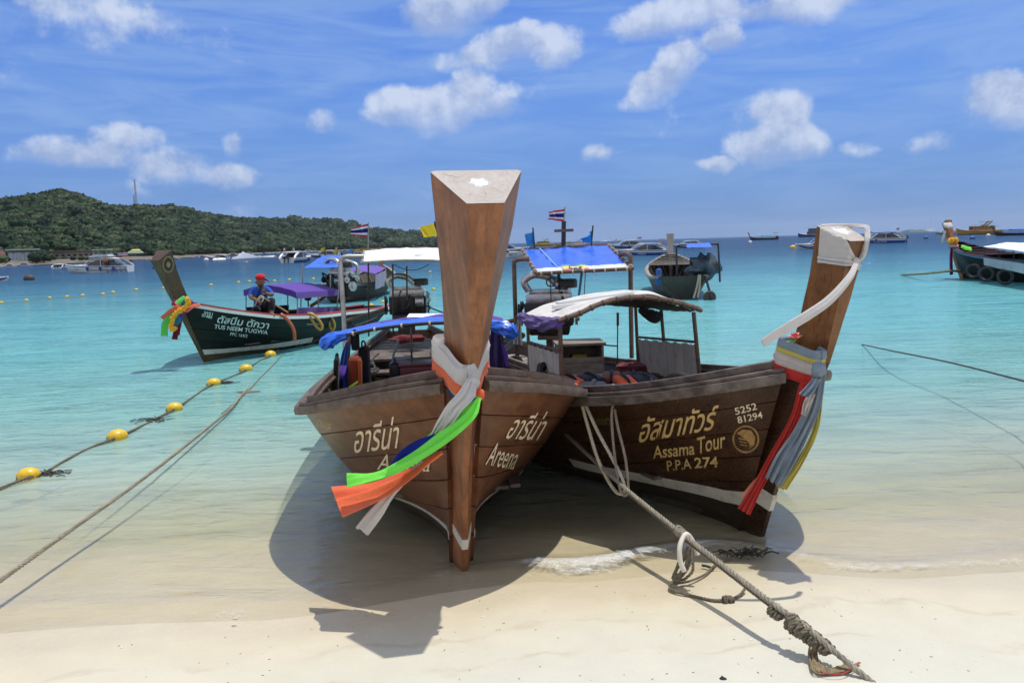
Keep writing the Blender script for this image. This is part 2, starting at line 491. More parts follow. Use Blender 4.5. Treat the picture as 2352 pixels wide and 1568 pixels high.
def sea_mat():
    m, T, b, out = new_mat('sea_water'); T.n.remove(b)
    p = T.node('ShaderNodeNewGeometry').outputs['Position']
    sep = T.node('ShaderNodeSeparateXYZ'); T.l.new(p, sep.inputs[0])
    X, Y = sep.outputs[0], sep.outputs[1]
    big = T.noise(T.mapping(p, (0.010, 0.035, 1)), 1, 5, 0.6)
    mid = T.noise(T.mapping(p, (0.10, 0.30, 1)), 1, 5, 0.6)
    # distance off the shore stands for depth (uneven, the drop-off slants away to the right)
    dd = T.math('ADD', Y, T.math('MULTIPLY', X, T.maprange(Y, 8, 26, -0.10, -0.25, smooth=True)))
    dd = T.math('MULTIPLY', dd, T.math('ADD', 0.65, T.math('MULTIPLY', big, 0.7)))
    lg = T.math('LOGARITHM', T.math('MAXIMUM', dd, 1.5), 10)
    lg = T.math('ADD', lg, T.math('MULTIPLY', T.math('SUBTRACT', mid, 0.5), 0.10))
    col = T.ramp(T.maprange(lg, 0.5, 2.7), SEA_COLS)
    # cat's paws and weed patches
    patch = T.noise(T.mapping(p, (0.045, 0.16, 1)), 1, 6, 0.62)
    col = T.mix(T.math('MULTIPLY', T.maprange(patch, 0.52, 0.7, 0, 0.35), T.maprange(lg, 1.35, 1.6)), col, (0.022, 0.085, 0.17))
    # waves: chop of several lengths, long crests
    w1 = T.noise(T.mapping(p, (1.5, 4.2, 1), (0, 0, R(14))), 1.0, 4, 0.55, 0.6)
    w2 = T.noise(T.mapping(p, (6, 15, 1), (0, 0, R(8))), 1.0, 4, 0.6, 0.5)
    w3 = T.noise(T.mapping(p, (0.35, 1.1, 1), (0, 0, R(-6))), 1.0, 5, 0.62, 0.5)
    w4 = T.noise(T.mapping(p, (0.08, 0.26, 1), (0, 0, R(5))), 1.0, 6, 0.65, 0.3)
    deepf = T.maprange(lg, 0.75, 1.7)
    nearf = T.maprange(lg, 0.60, 1.0, 0.30, 1.0)
    h = T.math('MULTIPLY', nearf, T.math('ADD', T.math('MULTIPLY', w1, 0.055), T.math('MULTIPLY', w2, 0.014)))
    h = T.math('ADD', h, T.math('MULTIPLY', T.math('ADD', T.math('MULTIPLY', w3, 0.42), T.math('MULTIPLY', w4, 1.2)), deepf))
    nrm = T.node('ShaderNodeBump'); nrm.inputs['Strength'].default_value = 1.0; nrm.inputs['Distance'].default_value = 1.0
    T.put(nrm.inputs['Height'], T.math('MULTIPLY', h, 1.1))
    N = nrm.outputs[0]
    # light and shade of the chop painted into the body colour: darker troughs, lighter crests
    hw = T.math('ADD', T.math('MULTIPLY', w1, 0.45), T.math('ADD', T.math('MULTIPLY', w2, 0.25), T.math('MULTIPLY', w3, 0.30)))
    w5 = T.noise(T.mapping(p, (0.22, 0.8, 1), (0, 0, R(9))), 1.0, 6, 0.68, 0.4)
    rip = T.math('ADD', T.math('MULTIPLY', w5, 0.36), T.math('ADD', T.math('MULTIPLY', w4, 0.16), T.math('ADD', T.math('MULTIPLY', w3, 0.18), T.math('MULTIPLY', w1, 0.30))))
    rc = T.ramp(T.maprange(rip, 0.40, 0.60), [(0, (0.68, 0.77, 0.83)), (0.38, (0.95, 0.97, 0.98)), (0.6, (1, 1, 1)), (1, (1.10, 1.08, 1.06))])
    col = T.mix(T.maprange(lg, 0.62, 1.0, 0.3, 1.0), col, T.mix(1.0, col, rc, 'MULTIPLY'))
    s1 = T.noise(T.mapping(p, (1.5, 5.6, 1), (0, 0, R(12))), 1.0, 3, 0.55, 0.9)  # thin dark strokes painted into the colour, imitating reflections on the wavelets
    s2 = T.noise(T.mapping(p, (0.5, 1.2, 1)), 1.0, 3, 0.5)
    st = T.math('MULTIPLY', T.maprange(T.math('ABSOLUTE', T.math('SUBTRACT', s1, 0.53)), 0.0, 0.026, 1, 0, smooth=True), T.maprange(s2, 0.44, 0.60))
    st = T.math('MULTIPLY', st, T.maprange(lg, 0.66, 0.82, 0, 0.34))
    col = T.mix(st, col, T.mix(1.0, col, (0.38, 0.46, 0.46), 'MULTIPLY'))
    dif = T.node('ShaderNodeBsdfDiffuse'); T.put(dif.inputs[0], col); T.put(dif.inputs[2], N)
    tr = T.node('ShaderNodeBsdfTransparent'); T.put(tr.inputs[0], T.ramp(T.maprange(lg, 0.5, 1.3), [(0, (1.0, 1.0, 1.0)), (0.15, (0.98, 0.99, 0.95)), (0.25, (0.89, 0.97, 0.90)), (0.40, (0.80, 0.95, 0.88)), (1, (0.5, 0.85, 0.82))]))
    op = T.ramp(T.maprange(lg, 0.5, 1.6), SEA_OPAC)
    op = T.math('ADD', op, T.math('MULTIPLY', T.math('SUBTRACT', hw, 0.5), 0.25), clamp=True)
    op = T.math('MAXIMUM', op, T.math('MULTIPLY', st, 0.9))
    body = T.node('ShaderNodeMixShader'); T.put(body.inputs[0], op); T.l.new(tr.outputs[0], body.inputs[1]); T.l.new(dif.outputs[0], body.inputs[2])
    # foam lace where the wash breaks, plus painted specks standing for sun glints
    att = T.node('ShaderNodeAttribute', attribute_name='foam')
    fn = T.noise(T.mapping(p, (1, 2.2, 1)), 26, 6, 0.75, 0.8); fn2 = T.noise(p, 5, 4, 0.6)
    foam = T.maprange(T.math('ADD', T.math('ADD', fn, T.math('MULTIPLY', fn2, 0.5)), T.math('MULTIPLY', att.outputs['Fac'], 0.62)), 1.10, 1.36, 0, 0.85)
    wsh = T.node('ShaderNodeBsdfDiffuse'); wsh.inputs[0].default_value = (0.82, 0.84, 0.82, 1); T.put(wsh.inputs[2], T.bump(fn, 0.8, 0.02))
    fo = T.node('ShaderNodeMixShader'); T.put(fo.inputs[0], T.math('MULTIPLY', foam, T.maprange(att.outputs['Fac'], 0.02, 0.3))); T.l.new(body.outputs[0], fo.inputs[1]); T.l.new(wsh.outputs[0], fo.inputs[2])
    gl = T.node('ShaderNodeBsdfGlossy'); gl.inputs['Roughness'].default_value = 0.06; T.put(gl.inputs['Normal'], N)
    fr = T.node('ShaderNodeFresnel'); fr.inputs[0].default_value = 1.33; T.put(fr.inputs['Normal'], N)
    ff = T.math('MINIMUM', T.math('MULTIPLY', fr.outputs[0], 0.9), 0.6)
    mx = T.node('ShaderNodeMixShader'); T.put(mx.inputs[0], ff); T.l.new(fo.outputs[0], mx.inputs[1]); T.l.new(gl.outputs[0], mx.inputs[2])
    T.l.new(mx.outputs[0], out.inputs[0])
    return m
# colour of the water body from the wash line (left) to deep water (right), over log10 of metres 0.5 .. 2.7
SEA_COLS = [(0.0, (0.85, 0.78, 0.60)), (0.065, (0.85, 0.80, 0.60)), (0.094, (0.78, 0.84, 0.69)), (0.13, (0.55, 0.76, 0.67)), (0.178, (0.32, 0.63, 0.57)), (0.28, (0.19, 0.53, 0.54)), (0.36, (0.145, 0.44, 0.475)), (0.444, (0.098, 0.31, 0.37)), (0.50, (0.07, 0.225, 0.315)), (0.58, (0.036, 0.125, 0.22)), (0.7, (0.02, 0.07, 0.155)), (1.0, (0.013, 0.05, 0.13))]
SEA_OPAC = [(0.0, 0.0), (0.135, 0.02), (0.178, 0.20), (0.23, 0.38), (0.356, 0.63), (0.56, 0.82), (0.75, 0.96), (1.0, 1.0)]
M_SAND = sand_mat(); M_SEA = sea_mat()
sheet('beach', axis(-900, 900, -4, 4, 0.08), axis(-60, 60, 2.4, 9, 0.08, 1.25), sand_z, M_SAND)
sheet('seabed', [-9000, 9000], [59, 9000], lambda x, y: -6.0, M_SAND)
def swash(x, y):
    """strength of foam and painted glint specks, and height of the little breaking swell along the water's edge"""
    e = shore_y(x)
    d = y - (e + 0.16 + 0.08 * math.sin(x * 2.1) + 0.12 * noise.noise(Vector((x * 1.3, 0, 9))))
    amp = 0.45 + 0.75 * max(0.0, min(1.0, 1.2 - abs(x - 0.75) * 0.9))
    amp *= 0.6 + 0.8 * abs(noise.noise(Vector((x * 0.9, 3.3, 1))))
    ridge = math.exp(-(d / 0.11) ** 2) * amp
    d2 = d - 0.55 - 0.1 * noise.noise(Vector((x, 5, 1)))
    r2 = 0.4 * math.exp(-(d2 / 0.12) ** 2) * max(0, noise.noise(Vector((x * 0.8, 1.2, 4))) + 0.25)
    edge = (0.24 + 0.30 * max(0, noise.noise(Vector((x * 1.7, 2, 6))))) * math.exp(-((y - e - 0.02) / 0.05) ** 2)
    sp = 0.30 * math.exp(-((y - e - .45) / .38) ** 2) * max(0, noise.noise(Vector((x * 1.1, y * 1.6, 12))) + .05) * 1.5  # white specks added to the foam to stand for sun glints
    return ridge, r2, edge + sp
def sea_z(x, y):
    if y > 12: return 0.0
    r_, r2, e = swash(x, y)
    w = 0.006 * noise.noise(Vector((x * 2.2, y * 5, 0))) + 0.004 * noise.noise(Vector((x * 6, y * 12, 2)))
    return 0.045 * r_ + 0.02 * r2 + w * min(1, max(0, (y - 3.6)))
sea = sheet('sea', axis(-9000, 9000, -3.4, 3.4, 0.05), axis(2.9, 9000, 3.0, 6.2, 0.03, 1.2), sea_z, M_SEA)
fa = sea.data.attributes.new('foam', 'FLOAT', 'POINT')
vals = []
for v_ in sea.data.vertices:
    if v_.co.y < 8 and abs(v_.co.x) < 8:
        a_, b_, c_ = swash(v_.co.x, v_.co.y); vals.append(min(1.0, a_ + b_ + c_))
    else: vals.append(0.0)
fa.data.foreach_set('value', vals)
# ------------------------------------------------------------------ longtail boats
class Hull:
    """surface of one longtail hull in boat axes: x to the bow, y to the left seen from ahead, z up; u runs bow to stern, v keel to rail"""
    def __init__(s, rows, ymin=0.02):
        s.ym = ymin
        # rows: (xk, zk, xg, half breadth, zg, shape a, shape b)
        A = np.array(rows, float); n = len(A)
        # smooth the table by Catmull-Rom sampling
        P = [Vector(r[:3]) for r in rows]; out = []
        t = np.linspace(0, n - 1, (n - 1) * 10 + 1)
        res = []
        for c in range(A.shape[1]):
            y = A[:, c]; r_ = []
            for q in t:
                i = min(int(q), n - 2); f = q - i
                p1, p2 = y[i], y[i + 1]; p0 = y[i - 1] if i > 0 else 2 * p1 - p2; p3 = y[i + 2] if i + 2 < n else 2 * p2 - p1
                r_.append(0.5 * (2 * p1 + (p2 - p0) * f + (2 * p0 - 5 * p1 + 4 * p2 - p3) * f * f + (3 * p1 - p0 - 3 * p2 + p3) * f ** 3))
            res.append(r_)
        s.T = t / (n - 1); s.C = [np.array(q) for q in res]
    def row(s, u): return [float(np.interp(u, s.T, c)) for c in s.C]
    def P(s, u, v, side=1, off=0.0):
        xk, zk, xg, hb, zg, a, b = s.row(u)
        y0 = min(hb, lerp(s.ym, .02, min(1, u * 8))); y = y0 + (hb - y0) * (v ** a)
        z = zk + (zg - zk) * (v ** b)
        x = xk + (xg - xk) * v
        p = Vector((x, y, z))
        if off:
            e = 1e-3
            du = s.P(min(1, u + e), v) - s.P(max(0, u - e), v); dv = s.P(u, min(1, v + e)) - s.P(u, max(0, v - e))
            nrm = dv.cross(du)
            if nrm.length > 1e-12:
                nrm.normalize()
                if nrm.y < 0: nrm = -nrm
                p += nrm * off
        return Vector((p.x, p.y * side, p.z))
    def G(s, u, side=1, dy=0.0, dz=0.0):
        xk, zk, xg, hb, zg, a, b = s.row(u)
        return Vector((xg, side * max(0.0, hb + dy), zg + dz))
    def v_at_z(s, u, z):
        xk, zk, xg, hb, zg, a, b = s.row(u)
        f = max(0.0, min(1.0, (z - zk) / (zg - zk))); return f ** (1 / b)
    def u_at_x(s, x):
        xs = s.C[2]; return float(np.interp(-x, -xs, s.T))
    def bvh(s, world=None, n=140, off=0.0045):
        V = []; F = []
        for sd in (1, -1):
            o = len(V)
            for i in range(n + 1):
                for j in range(25):
                    p = s.P(i / n, j / 24, sd, off); V.append(world @ p if world else p)
            for i in range(n):
                for j in range(24):
                    a = o + i * 25 + j; F.append((a, a + 25, a + 26, a + 1))
        return BVHTree.FromPolygons([tuple(p) for p in V], F)

def loft_hull(hull, root, mplank, n_pl=6, nu=44, t=0.028, gap=0.006, proud=True, vmax=1.0, name='plank', vsub=3, u0=0.0, mats=None):
    """strakes: every plank its own part, the seams left as recessed gaps"""
    for side in (1, -1):
        for k in range(n_pl):
            va, vb = vmax * k / n_pl, vmax * (k + 1) / n_pl
            g = gap / 0.9
            va2 = va + (g / 2 if k else 0); vb2 = vb - g / 2
            mb = MB(); off = 0.0015 * ((k * 7 + (side > 0) * 3) % 3)
            def fn(a, b): return hull.P(u0 + (1 - u0) * a, va2 + (vb2 - va2) * b, side, off)
            if side < 0: mb.slab(lambda a, b: fn(a, 1 - b), nu, vsub, t)
            else: mb.slab(fn, nu, vsub, t)
            mb.build(name, mats(k) if mats else mplank, root, smooth=True, angle=50)
    # backing strip behind the seams (keeps daylight out)
    mb = MB()
    for side in (1, -1): mb.grid(lambda a, b: hull.P(u0 + (1 - u0) * a, 0.002 + 0.99 * vmax * b, side, -0.017), nu, 8)
    return mb
def rail_path(hull, u0, u1, n, side, dy=0, dz=0):
    return [hull.G(lerp(u0, u1, i / n), side, dy, dz) for i in range(n + 1)]
def sweep_rail(hull, u0, u1, side, prof, n=40):
    """profile (list of (dy, dz)) swept along one rail"""
    mb = MB(); rings = []
    for i in range(n + 1):
        u = lerp(u0, u1, i / n); p = hull.G(u, side)
        q0 = hull.G(max(0, u - .01), side); q1 = hull.G(min(1, u + .01), side)
        d = q1 - q0; d.z = 0; d = d.normalized() if d.length > 1e-9 else Vector((-1, 0, 0))
        o = Vector((d.y, -d.x, 0)) * (-side if True else 1)
        if o.y * side < 0: o = -o
        rings.append([p + o * a + Vector((0, 0, b)) for a, b in prof])
    mb.loft(rings); return mb
def stripe(hull, u0, u1, z0f, z1f, off, n=40, m=2):
    mb = MB()
    for side in (1, -1):
        def fn(a, b):
            u = lerp(u0, u1, a); z = lerp(z0f(u), z1f(u), b)
            return hull.P(u, hull.v_at_z(u, z), side, off)
        mb.slab(fn if side > 0 else (lambda a, b: fn(a, 1 - b)), n, m, 0.004)
    return mb
def stem_post(secs, lean=0.0):
    """secs: (x, z, dir angle from vertical in degrees, back width, front width, depth); sections square to the axis, front face narrow"""
    rings = []
    for (x, z, th, wb, wf, dep) in secs:
        t = R(th); ax = Vector((math.sin(t), 0, math.cos(t))); fw = Vector((math.cos(t), 0, -math.sin(t)))
        c = Vector((x, lean(z) if callable(lean) else lean * z, z))  # front face centre
        rings.append([c + Vector((0, wf / 2, 0)), c + Vector((0, -wf / 2, 0)), c - fw * dep * .96 + Vector((0, -wb / 2, 0)), c - fw * dep + Vector((0, -wb / 2 * .9, 0)), c - fw * dep + Vector((0, wb / 2 * .9, 0)), c - fw * dep * .96 + Vector((0, wb / 2, 0))])
    return rings
def worn(rings, n=7, jit=.0025):
    """the same post with more rings and slightly uneven arrises"""
    out = []
    for i in range(len(rings) - 1):
        for k in range(n):
            f = k / n; r_ = [a.lerp(b, f) for a, b in zip(rings[i], rings[i + 1])]
            out.append([p + Vector([noise.noise(p * 9 + Vector((q * 7, j, 0))) for q in range(3)]) * jit + Vector([noise.noise(p * 2 + Vector((q * 7, 0, j))) for q in range(3)]) * jit for j, p in enumerate(r_)])
    out.append(rings[-1]); return out
def text_mesh(body, shear=0.0, res=3, bold=0.0, spacing=1.0):
    c = bpy.data.curves.new('lettering', 'FONT'); c.body = body; c.resolution_u = res; c.shear = shear; c.offset = bold; c.space_character = spacing
    o = bpy.data.objects.new('lettering', c); COL.objects.link(o)
    dg = bpy.context.evaluated_depsgraph_get()
    me = bpy.data.meshes.new_from_object(o.evaluated_get(dg))
    vs = [v.co.copy() for v in me.vertices]; fs = [list(p.vertices) for p in me.polygons]
    bpy.data.objects.remove(o); bpy.data.curves.remove(c); bpy.data.meshes.remove(me)
    return vs, fs
def text_on(bvh, body, o_px, r_px, height, mat, parent, up_px=None, bold=0.0, name='lettering', off=0.003, spacing=1.0, shear=0.0, stretch=None):
    """paint lettering on a hull: the word runs from o_px to r_px (photo positions on the hull) and is 'height' photo pixels tall"""
    vs, fs = text_mesh(body, shear, 3, bold, spacing)
    x0 = min(v.x for v in vs); x1 = max(v.x for v in vs)
    y0 = min(v.y for v in vs); y1 = max(v.y for v in vs)
    o = Vector((*o_px, 0)); r = Vector((*r_px, 0)) - o
    up = Vector((*up_px, 0)) if up_px else Vector((r.y, -r.x, 0)).normalized() * height
    mb = MB(); out = []; ok = []
    for v in vs:
        q = o + r * ((v.x - x0) / (x1 - x0)) + up * ((v.y - y0) / (y1 - y0))
        d = ray(q.x, q.y); d.normalize()
        hit = bvh.ray_cast(Vector((0, 0, CAM_H)), d, 500)
        if hit[0] is None: out.append(None)
        else: out.append(hit[0] - d * off)
    keep = [f for f in fs if all(out[i] is not None for i in f)]
    mb.add([p if p is not None else Vector((0, 0, 0)) for p in out], keep)
    return mb.build(name, mat, parent, world=True)
def wpath(*pp): return [at(u, v, Y) for (u, v, Y) in pp]
def rope(mb, pts, r, strands=3, pitch=None, n=5, res=1):
    """laid rope: real twisted strands along a path"""
    pts = [Vector(p) for p in pts]
    # resample evenly
    L = [0.0]
    for a, b in zip(pts, pts[1:]): L.append(L[-1] + (b - a).length)
    pitch = pitch or r * 7
    step = pitch / 6 / res; N = max(2, int(L[-1] / step)); N = min(N, 900)
    Q = []
    j = 0
    for i in range(N + 1):
        d = L[-1] * i / N
        while j < len(L) - 2 and L[j + 1] < d: j += 1
        f = (d - L[j]) / max(1e-9, L[j + 1] - L[j]); Q.append(pts[j].lerp(pts[j + 1], f))
    fr = []; prev = None
    for i in range(N + 1):
        t = (Q[min(N, i + 1)] - Q[max(0, i - 1)]).normalized()
        x = t.orthogonal().normalized() if prev is None else (prev - t * prev.dot(t)).normalized()
        prev = x; fr.append((x, t.cross(x)))
    for s_ in range(strands):
        P = []
        for i in range(N + 1):
            a = 2 * math.pi * (L[-1] * i / N / pitch + s_ / strands)
            P.append(Q[i] + fr[i][0] * (math.cos(a) * r * .52) + fr[i][1] * (math.sin(a) * r * .52))
        mb.tube(P, r * .56, n)
    return mb
def fabric_tube(mb, path, a, b, k=5, amp=0.12, twist=1.0, n=28, seed=0, up=None, res=6):
    """gathered cloth: flattened tube with pleats running along it; a, b half sizes along/against 'up'"""
    p = spline(path, res); N = len(p)
    A = np.interp(np.linspace(0, 1, N), np.linspace(0, 1, len(a)), a); B = np.interp(np.linspace(0, 1, N), np.linspace(0, 1, len(b)), b)
    UP = None
    if up is not None: UP = [Vector(up)] * N if not isinstance(up, list) else spline(up, res)
    def sec(t, th, i):
        q = 1 + amp * math.sin(k * th + twist * 6.28 * t + seed) + amp * .6 * math.sin((k * 2 + 1) * th - twist * 3 * t + seed * 2.1)
        return (math.cos(th) * A[i] * q, math.sin(th) * B[i] * q)
    return mb.tube(p, 0.1, n, sec=sec, up=UP)
def fabric_strip(mb, left, right, folds=4, amp=0.02, nu=40, nv=26, t=0.004, seed=0, grow=True, flutter=0.0):
    """free-hanging cloth between two edge curves (world points), folded lengthwise"""
    Lp = spline(left, 12); Rp = spline(right, 12)
    def pick(P, a): 
        q = a * (len(P) - 1); i = min(int(q), len(P) - 2); return P[i].lerp(P[i + 1], q - i)
    def fn(a, b):
        l, r_ = pick(Lp, a), pick(Rp, a); p = l.lerp(r_, b)
        e = 1e-3
        ta = pick(Lp, min(1, a + .02)) - pick(Lp, max(0, a - .02)); n_ = ta.cross(r_ - l)
        n_ = n_.normalized() if n_.length > 1e-9 else Vector((0, -1, 0))
        w = min(1.0, 4 * b * (1 - b) + .35)
        f = math.sin(folds * math.pi * 2 * b + seed + 1.5 * math.sin(a * 3 + seed)) + .5 * math.sin(folds * 3.3 * math.pi * b + 2.2 * a + seed * 2)
        f += flutter * math.sin(a * 9 + seed)
        return p + n_ * (amp * f * w * (0.5 + 0.8 * a if grow else 1))
    return mb.slab(fn, nu, nv, t)
# ------------------------------------------------------------------ materials of the boats
M_TEAK = wood('teak_hull', (0.060, 0.020, 0.009), (0.225, 0.080, 0.033), 0.38, (0.45, 4, 4), 3.0, streak=0.65, bump=0.25, grey=(0.26, 0.13, 0.07), grey_amt=0.35)
M_POST = wood('teak_post', (0.12, 0.040, 0.013), (0.47, 0.185, 0.070), 0.42, (7, 7, 0.5), 2.4, streak=0.35, bump=0.25, fine=1.5)
M_RAIL = wood('weathered_rail', (0.045, 0.027, 0.018), (0.16, 0.10, 0.067), 0.65, (0.5, 9, 9), 3.4, grey=(0.25, 0.20, 0.165), grey_amt=0.45, bump=0.45)
M_DARKHULL = wood('dark_hull', (0.013, 0.0055, 0.0035), (0.060, 0.022, 0.009), 0.30, (0.45, 4, 4), 3.0, streak=0.6, bump=0.2, grey=(0.10, 0.040, 0.015), grey_amt=0.35)
M_DARKRAIL = wood('dark_rail', (0.022, 0.013, 0.010), (0.085, 0.052, 0.034), 0.55, (0.7, 8, 8), 3.0, grey=(0.27, 0.23, 0.20), grey_amt=0.55, bump=0.4)
M_POST2 = wood('varnished_post', (0.10, 0.036, 0.010), (0.31, 0.125, 0.036), 0.32, (6, 6, 0.6), 2.0, streak=0.55, bump=0.15)
M_GREYWOOD = wood('grey_deck', (0.15, 0.125, 0.105), (0.34, 0.30, 0.265), 0.75, (0.8, 8, 8), 3.2, grey=(0.42, 0.40, 0.37), grey_amt=0.6, bump=0.4)
M_FLOOR = wood('floor_wood', (0.055, 0.036, 0.025), (0.16, 0.115, 0.085), 0.7, (0.8, 8, 8), 3.0, grey=(0.24, 0.21, 0.18), grey_amt=0.5, bump=0.4)
M_WHITEBAND = plain('white_band', (0.66, 0.63, 0.56), 0.55, var=0.10, scale=7, dirt=(0.30, 0.22, 0.14), dirt_amt=0.6, bump=0.2)
M_ANTIFOUL = plain('bottom_paint', (0.050, 0.026, 0.016), 0.5, var=0.25, scale=5, dirt=(0.10, 0.085, 0.055), dirt_amt=0.6, bump=0.25)
M_ANTIFOUL2 = plain('dark_bottom_paint', (0.040, 0.026, 0.018), 0.5, var=0.25, scale=5, dirt=(0.085, 0.075, 0.05), dirt_amt=0.7, bump=0.25)
M_CREAM = plain('cream_lettering', (0.78, 0.68, 0.50), 0.55, var=0.10, scale=14, dirt=(0.30, 0.16, 0.08), dirt_amt=0.5)
M_GOLD = plain('gold_lettering', (0.62, 0.44, 0.19), 0.45, var=0.2, scale=9, dirt=(0.34, 0.15, 0.04), dirt_amt=0.8)
def endgrain():
    m, T, b, out = new_mat('end_grain'); co = objco(T)
    gm = T.node('ShaderNodeNewGeometry')
    uv = T.node('ShaderNodeAttribute', attribute_name='rad')
    ringn = T.noise(co, 14, 4, 0.6)
    d = T.math('ADD', uv.outputs['Fac'], T.math('MULTIPLY', ringn, 0.10))
    rings = T.math('ABSOLUTE', T.math('SINE', T.math('MULTIPLY', d, 95)))
    c = T.mix(T.maprange(rings, 0, 1, 0, 0.35), (0.46, 0.415, 0.37), (0.34, 0.275, 0.23))
    c = T.mix(T.maprange(T.noise(co, 7, 6, 0.65), 0.45, 0.7, 0, 0.6), c, (0.52, 0.485, 0.45))
    c = T.mix(T.maprange(T.noise(co, 60, 4, 0.6), 0.60, 0.75, 0, 0.5), c, (0.22, 0.15, 0.11))
    chalk = T.maprange(T.math('ADD', uv.outputs['Fac'], T.math('MULTIPLY', T.noise(co, 22, 6, 0.75), 0.11)), 0.088, 0.100, 1, 0)
    c = T.mix(T.math('MULTIPLY', chalk, T.maprange(T.noise(co, 70, 3, 0.6), 0.3, 0.55, 0.3, 1)), c, (0.74, 0.80, 0.92))
    T.put(b.inputs['Base Color'], c); b.inputs['Roughness'].default_value = 0.75
    T.put(b.inputs['Normal'], T.bump(T.math('ADD', rings, T.noise(co, 80, 4, 0.6)), 0.3, 0.003))
    return m
M_END = endgrain()
M_CRACK = plain('dark_crack', (0.03, 0.02, 0.015), 0.9)
M_SEAM = plain('seam_tar', (0.016, 0.010, 0.008), 0.8)
M_RUST = plain('rusty_pipe', (0.14, 0.085, 0.06), 0.7, 0.2, 0.3, 9, dirt=(0.045, 0.03, 0.025), dirt_amt=0.9, bump=0.4, bscale=70)
M_GALV = plain('galvanised_pipe', (0.34, 0.33, 0.31), 0.5, 0.6, 0.2, 9, dirt=(0.13, 0.08, 0.05), dirt_amt=0.6, bump=0.15)
M_BLACKPIPE = plain('black_pipe', (0.028, 0.026, 0.025), 0.5, 0.3, 0.3, 12, dirt=(0.12, 0.09, 0.07), dirt_amt=0.4)
M_IRON = plain('oily_iron', (0.030, 0.028, 0.027), 0.42, 0.6, 0.35, 14, dirt=(0.09, 0.05, 0.03), dirt_amt=0.6, bump=0.3)
M_ALU = plain('bare_aluminium', (0.48, 0.47, 0.45), 0.35, 0.85, 0.2, 14, dirt=(0.16, 0.14, 0.12), dirt_amt=0.6)
M_RUBBER = plain('black_rubber', (0.018, 0.018, 0.019), 0.62, var=0.25, scale=20, dirt=(0.06, 0.055, 0.05), dirt_amt=0.5, bump=0.2)
M_ROPE = plain('grey_rope', (0.29, 0.26, 0.205), 0.9, var=0.25, scale=30, dirt=(0.17, 0.15, 0.11), dirt_amt=0.5, bump=0.5, bscale=240)
M_ROPEDARK = plain('dirty_rope', (0.17, 0.145, 0.10), 0.92, var=0.3, scale=24, dirt=(0.065, 0.06, 0.04), dirt_amt=0.7, bump=0.6, bscale=200)
M_ROPELIGHT = plain('pale_rope', (0.62, 0.55, 0.43), 0.88, var=0.14, scale=30, dirt=(0.36, 0.30, 0.22), dirt_amt=0.4, bump=0.4, bscale=240)
M_LINE = plain('thin_dark_line', (0.05, 0.046, 0.042), 0.8)
M_WHITECLOTH = cloth('white_cloth', (0.70, 0.675, 0.655), 0.85, 0.3)
M_ORANGE = cloth('orange_cloth', (0.94, 0.20, 0.085), 0.8, 0.32)
M_GREEN = cloth('lime_cloth', (0.26, 0.90, 0.115), 0.8, 0.32)
M_NAVY = cloth('navy_cloth', (0.008, 0.020, 0.30), 0.75, 0.15)
M_REDCLOTH = cloth('red_cloth', (0.62, 0.045, 0.035), 0.85, 0.25)
M_LACE = cloth('grey_blue_lace', (0.27, 0.335, 0.41), 0.8, 0.25, var=0.35)
M_LACEW = cloth('white_lace', (0.62, 0.56, 0.53), 0.8, 0.25, var=0.3)
M_LACEY = cloth('yellow_lace', (0.60, 0.53, 0.13), 0.8, 0.25, var=0.3)
M_SALMON = cloth('salmon_cloth', (0.90, 0.40, 0.27), 0.8, 0.4)
M_BLUETARP = plain('blue_tarp', (0.022, 0.125, 0.66), 0.32, var=0.16, scale=5, bump=0.5, bscale=9)
M_CANVAS = plain('white_canvas', (0.60, 0.58, 0.54), 0.75, var=0.12, scale=5, dirt=(0.26, 0.20, 0.14), dirt_amt=0.6, bump=0.3, bscale=30)
M_CANVASCLEAN = plain('clean_white_canvas', (0.78, 0.78, 0.77), 0.7, var=0.03, scale=4, bump=0.3, bscale=14)
M_CURTAIN = plain('striped_curtain', (0.40, 0.37, 0.34), 0.8, var=0.10, scale=5, dirt=(0.25, 0.15, 0.08), dirt_amt=0.55, bump=0.3)
M_PURPLE = cloth('purple_canvas', (0.115, 0.045, 0.36), 0.8, 0.15, var=0.15)
M_DARKCLOTH = cloth('black_cloth', (0.014, 0.014, 0.018), 0.85, 0.0)
M_MAROON = plain('maroon_cooler', (0.10, 0.010, 0.022), 0.35, var=0.1)
M_LIFEO = cloth('lifejacket_orange', (0.86, 0.14, 0.05), 0.75, 0.05, var=0.12)
M_LIFEN = cloth('lifejacket_navy', (0.012, 0.013, 0.030), 0.7, 0.0)
M_SKIN = plain('brown_skin', (0.17, 0.082, 0.048), 0.5, var=0.08, scale=20)
M_WHITEP = plain('white_paint', (0.74, 0.74, 0.72), 0.35, var=0.05, scale=2, dirt=(0.45, 0.42, 0.38), dirt_amt=0.25)
M_REDP = plain('red_paint', (0.42, 0.050, 0.035), 0.45, var=0.15, scale=6, dirt=(0.25, 0.12, 0.09), dirt_amt=0.4)
M_TEALP = plain('teal_paint', (0.05, 0.36, 0.30), 0.5, var=0.12)
M_GREENHULL = wood('green_black_hull', (0.007, 0.009, 0.007), (0.017, 0.021, 0.016), 0.5, (0.5, 5, 5), 2.4, streak=0.4, bump=0.12)
M_GREENHULL.node_tree.nodes['Principled BSDF'].inputs['Specular IOR Level'].default_value = 0.22
M_YELLOW = plain('buoy_yellow', (0.80, 0.50, 0.022), 0.35, var=0.10, scale=10, dirt=(0.12, 0.09, 0.04), dirt_amt=0.55)
M_HOSEB = plain('brown_hose', (0.33, 0.09, 0.025), 0.4, var=0.15, scale=12)
M_HOSEY = plain('amber_hose', (0.40, 0.22, 0.035), 0.35, var=0.15, scale=12)
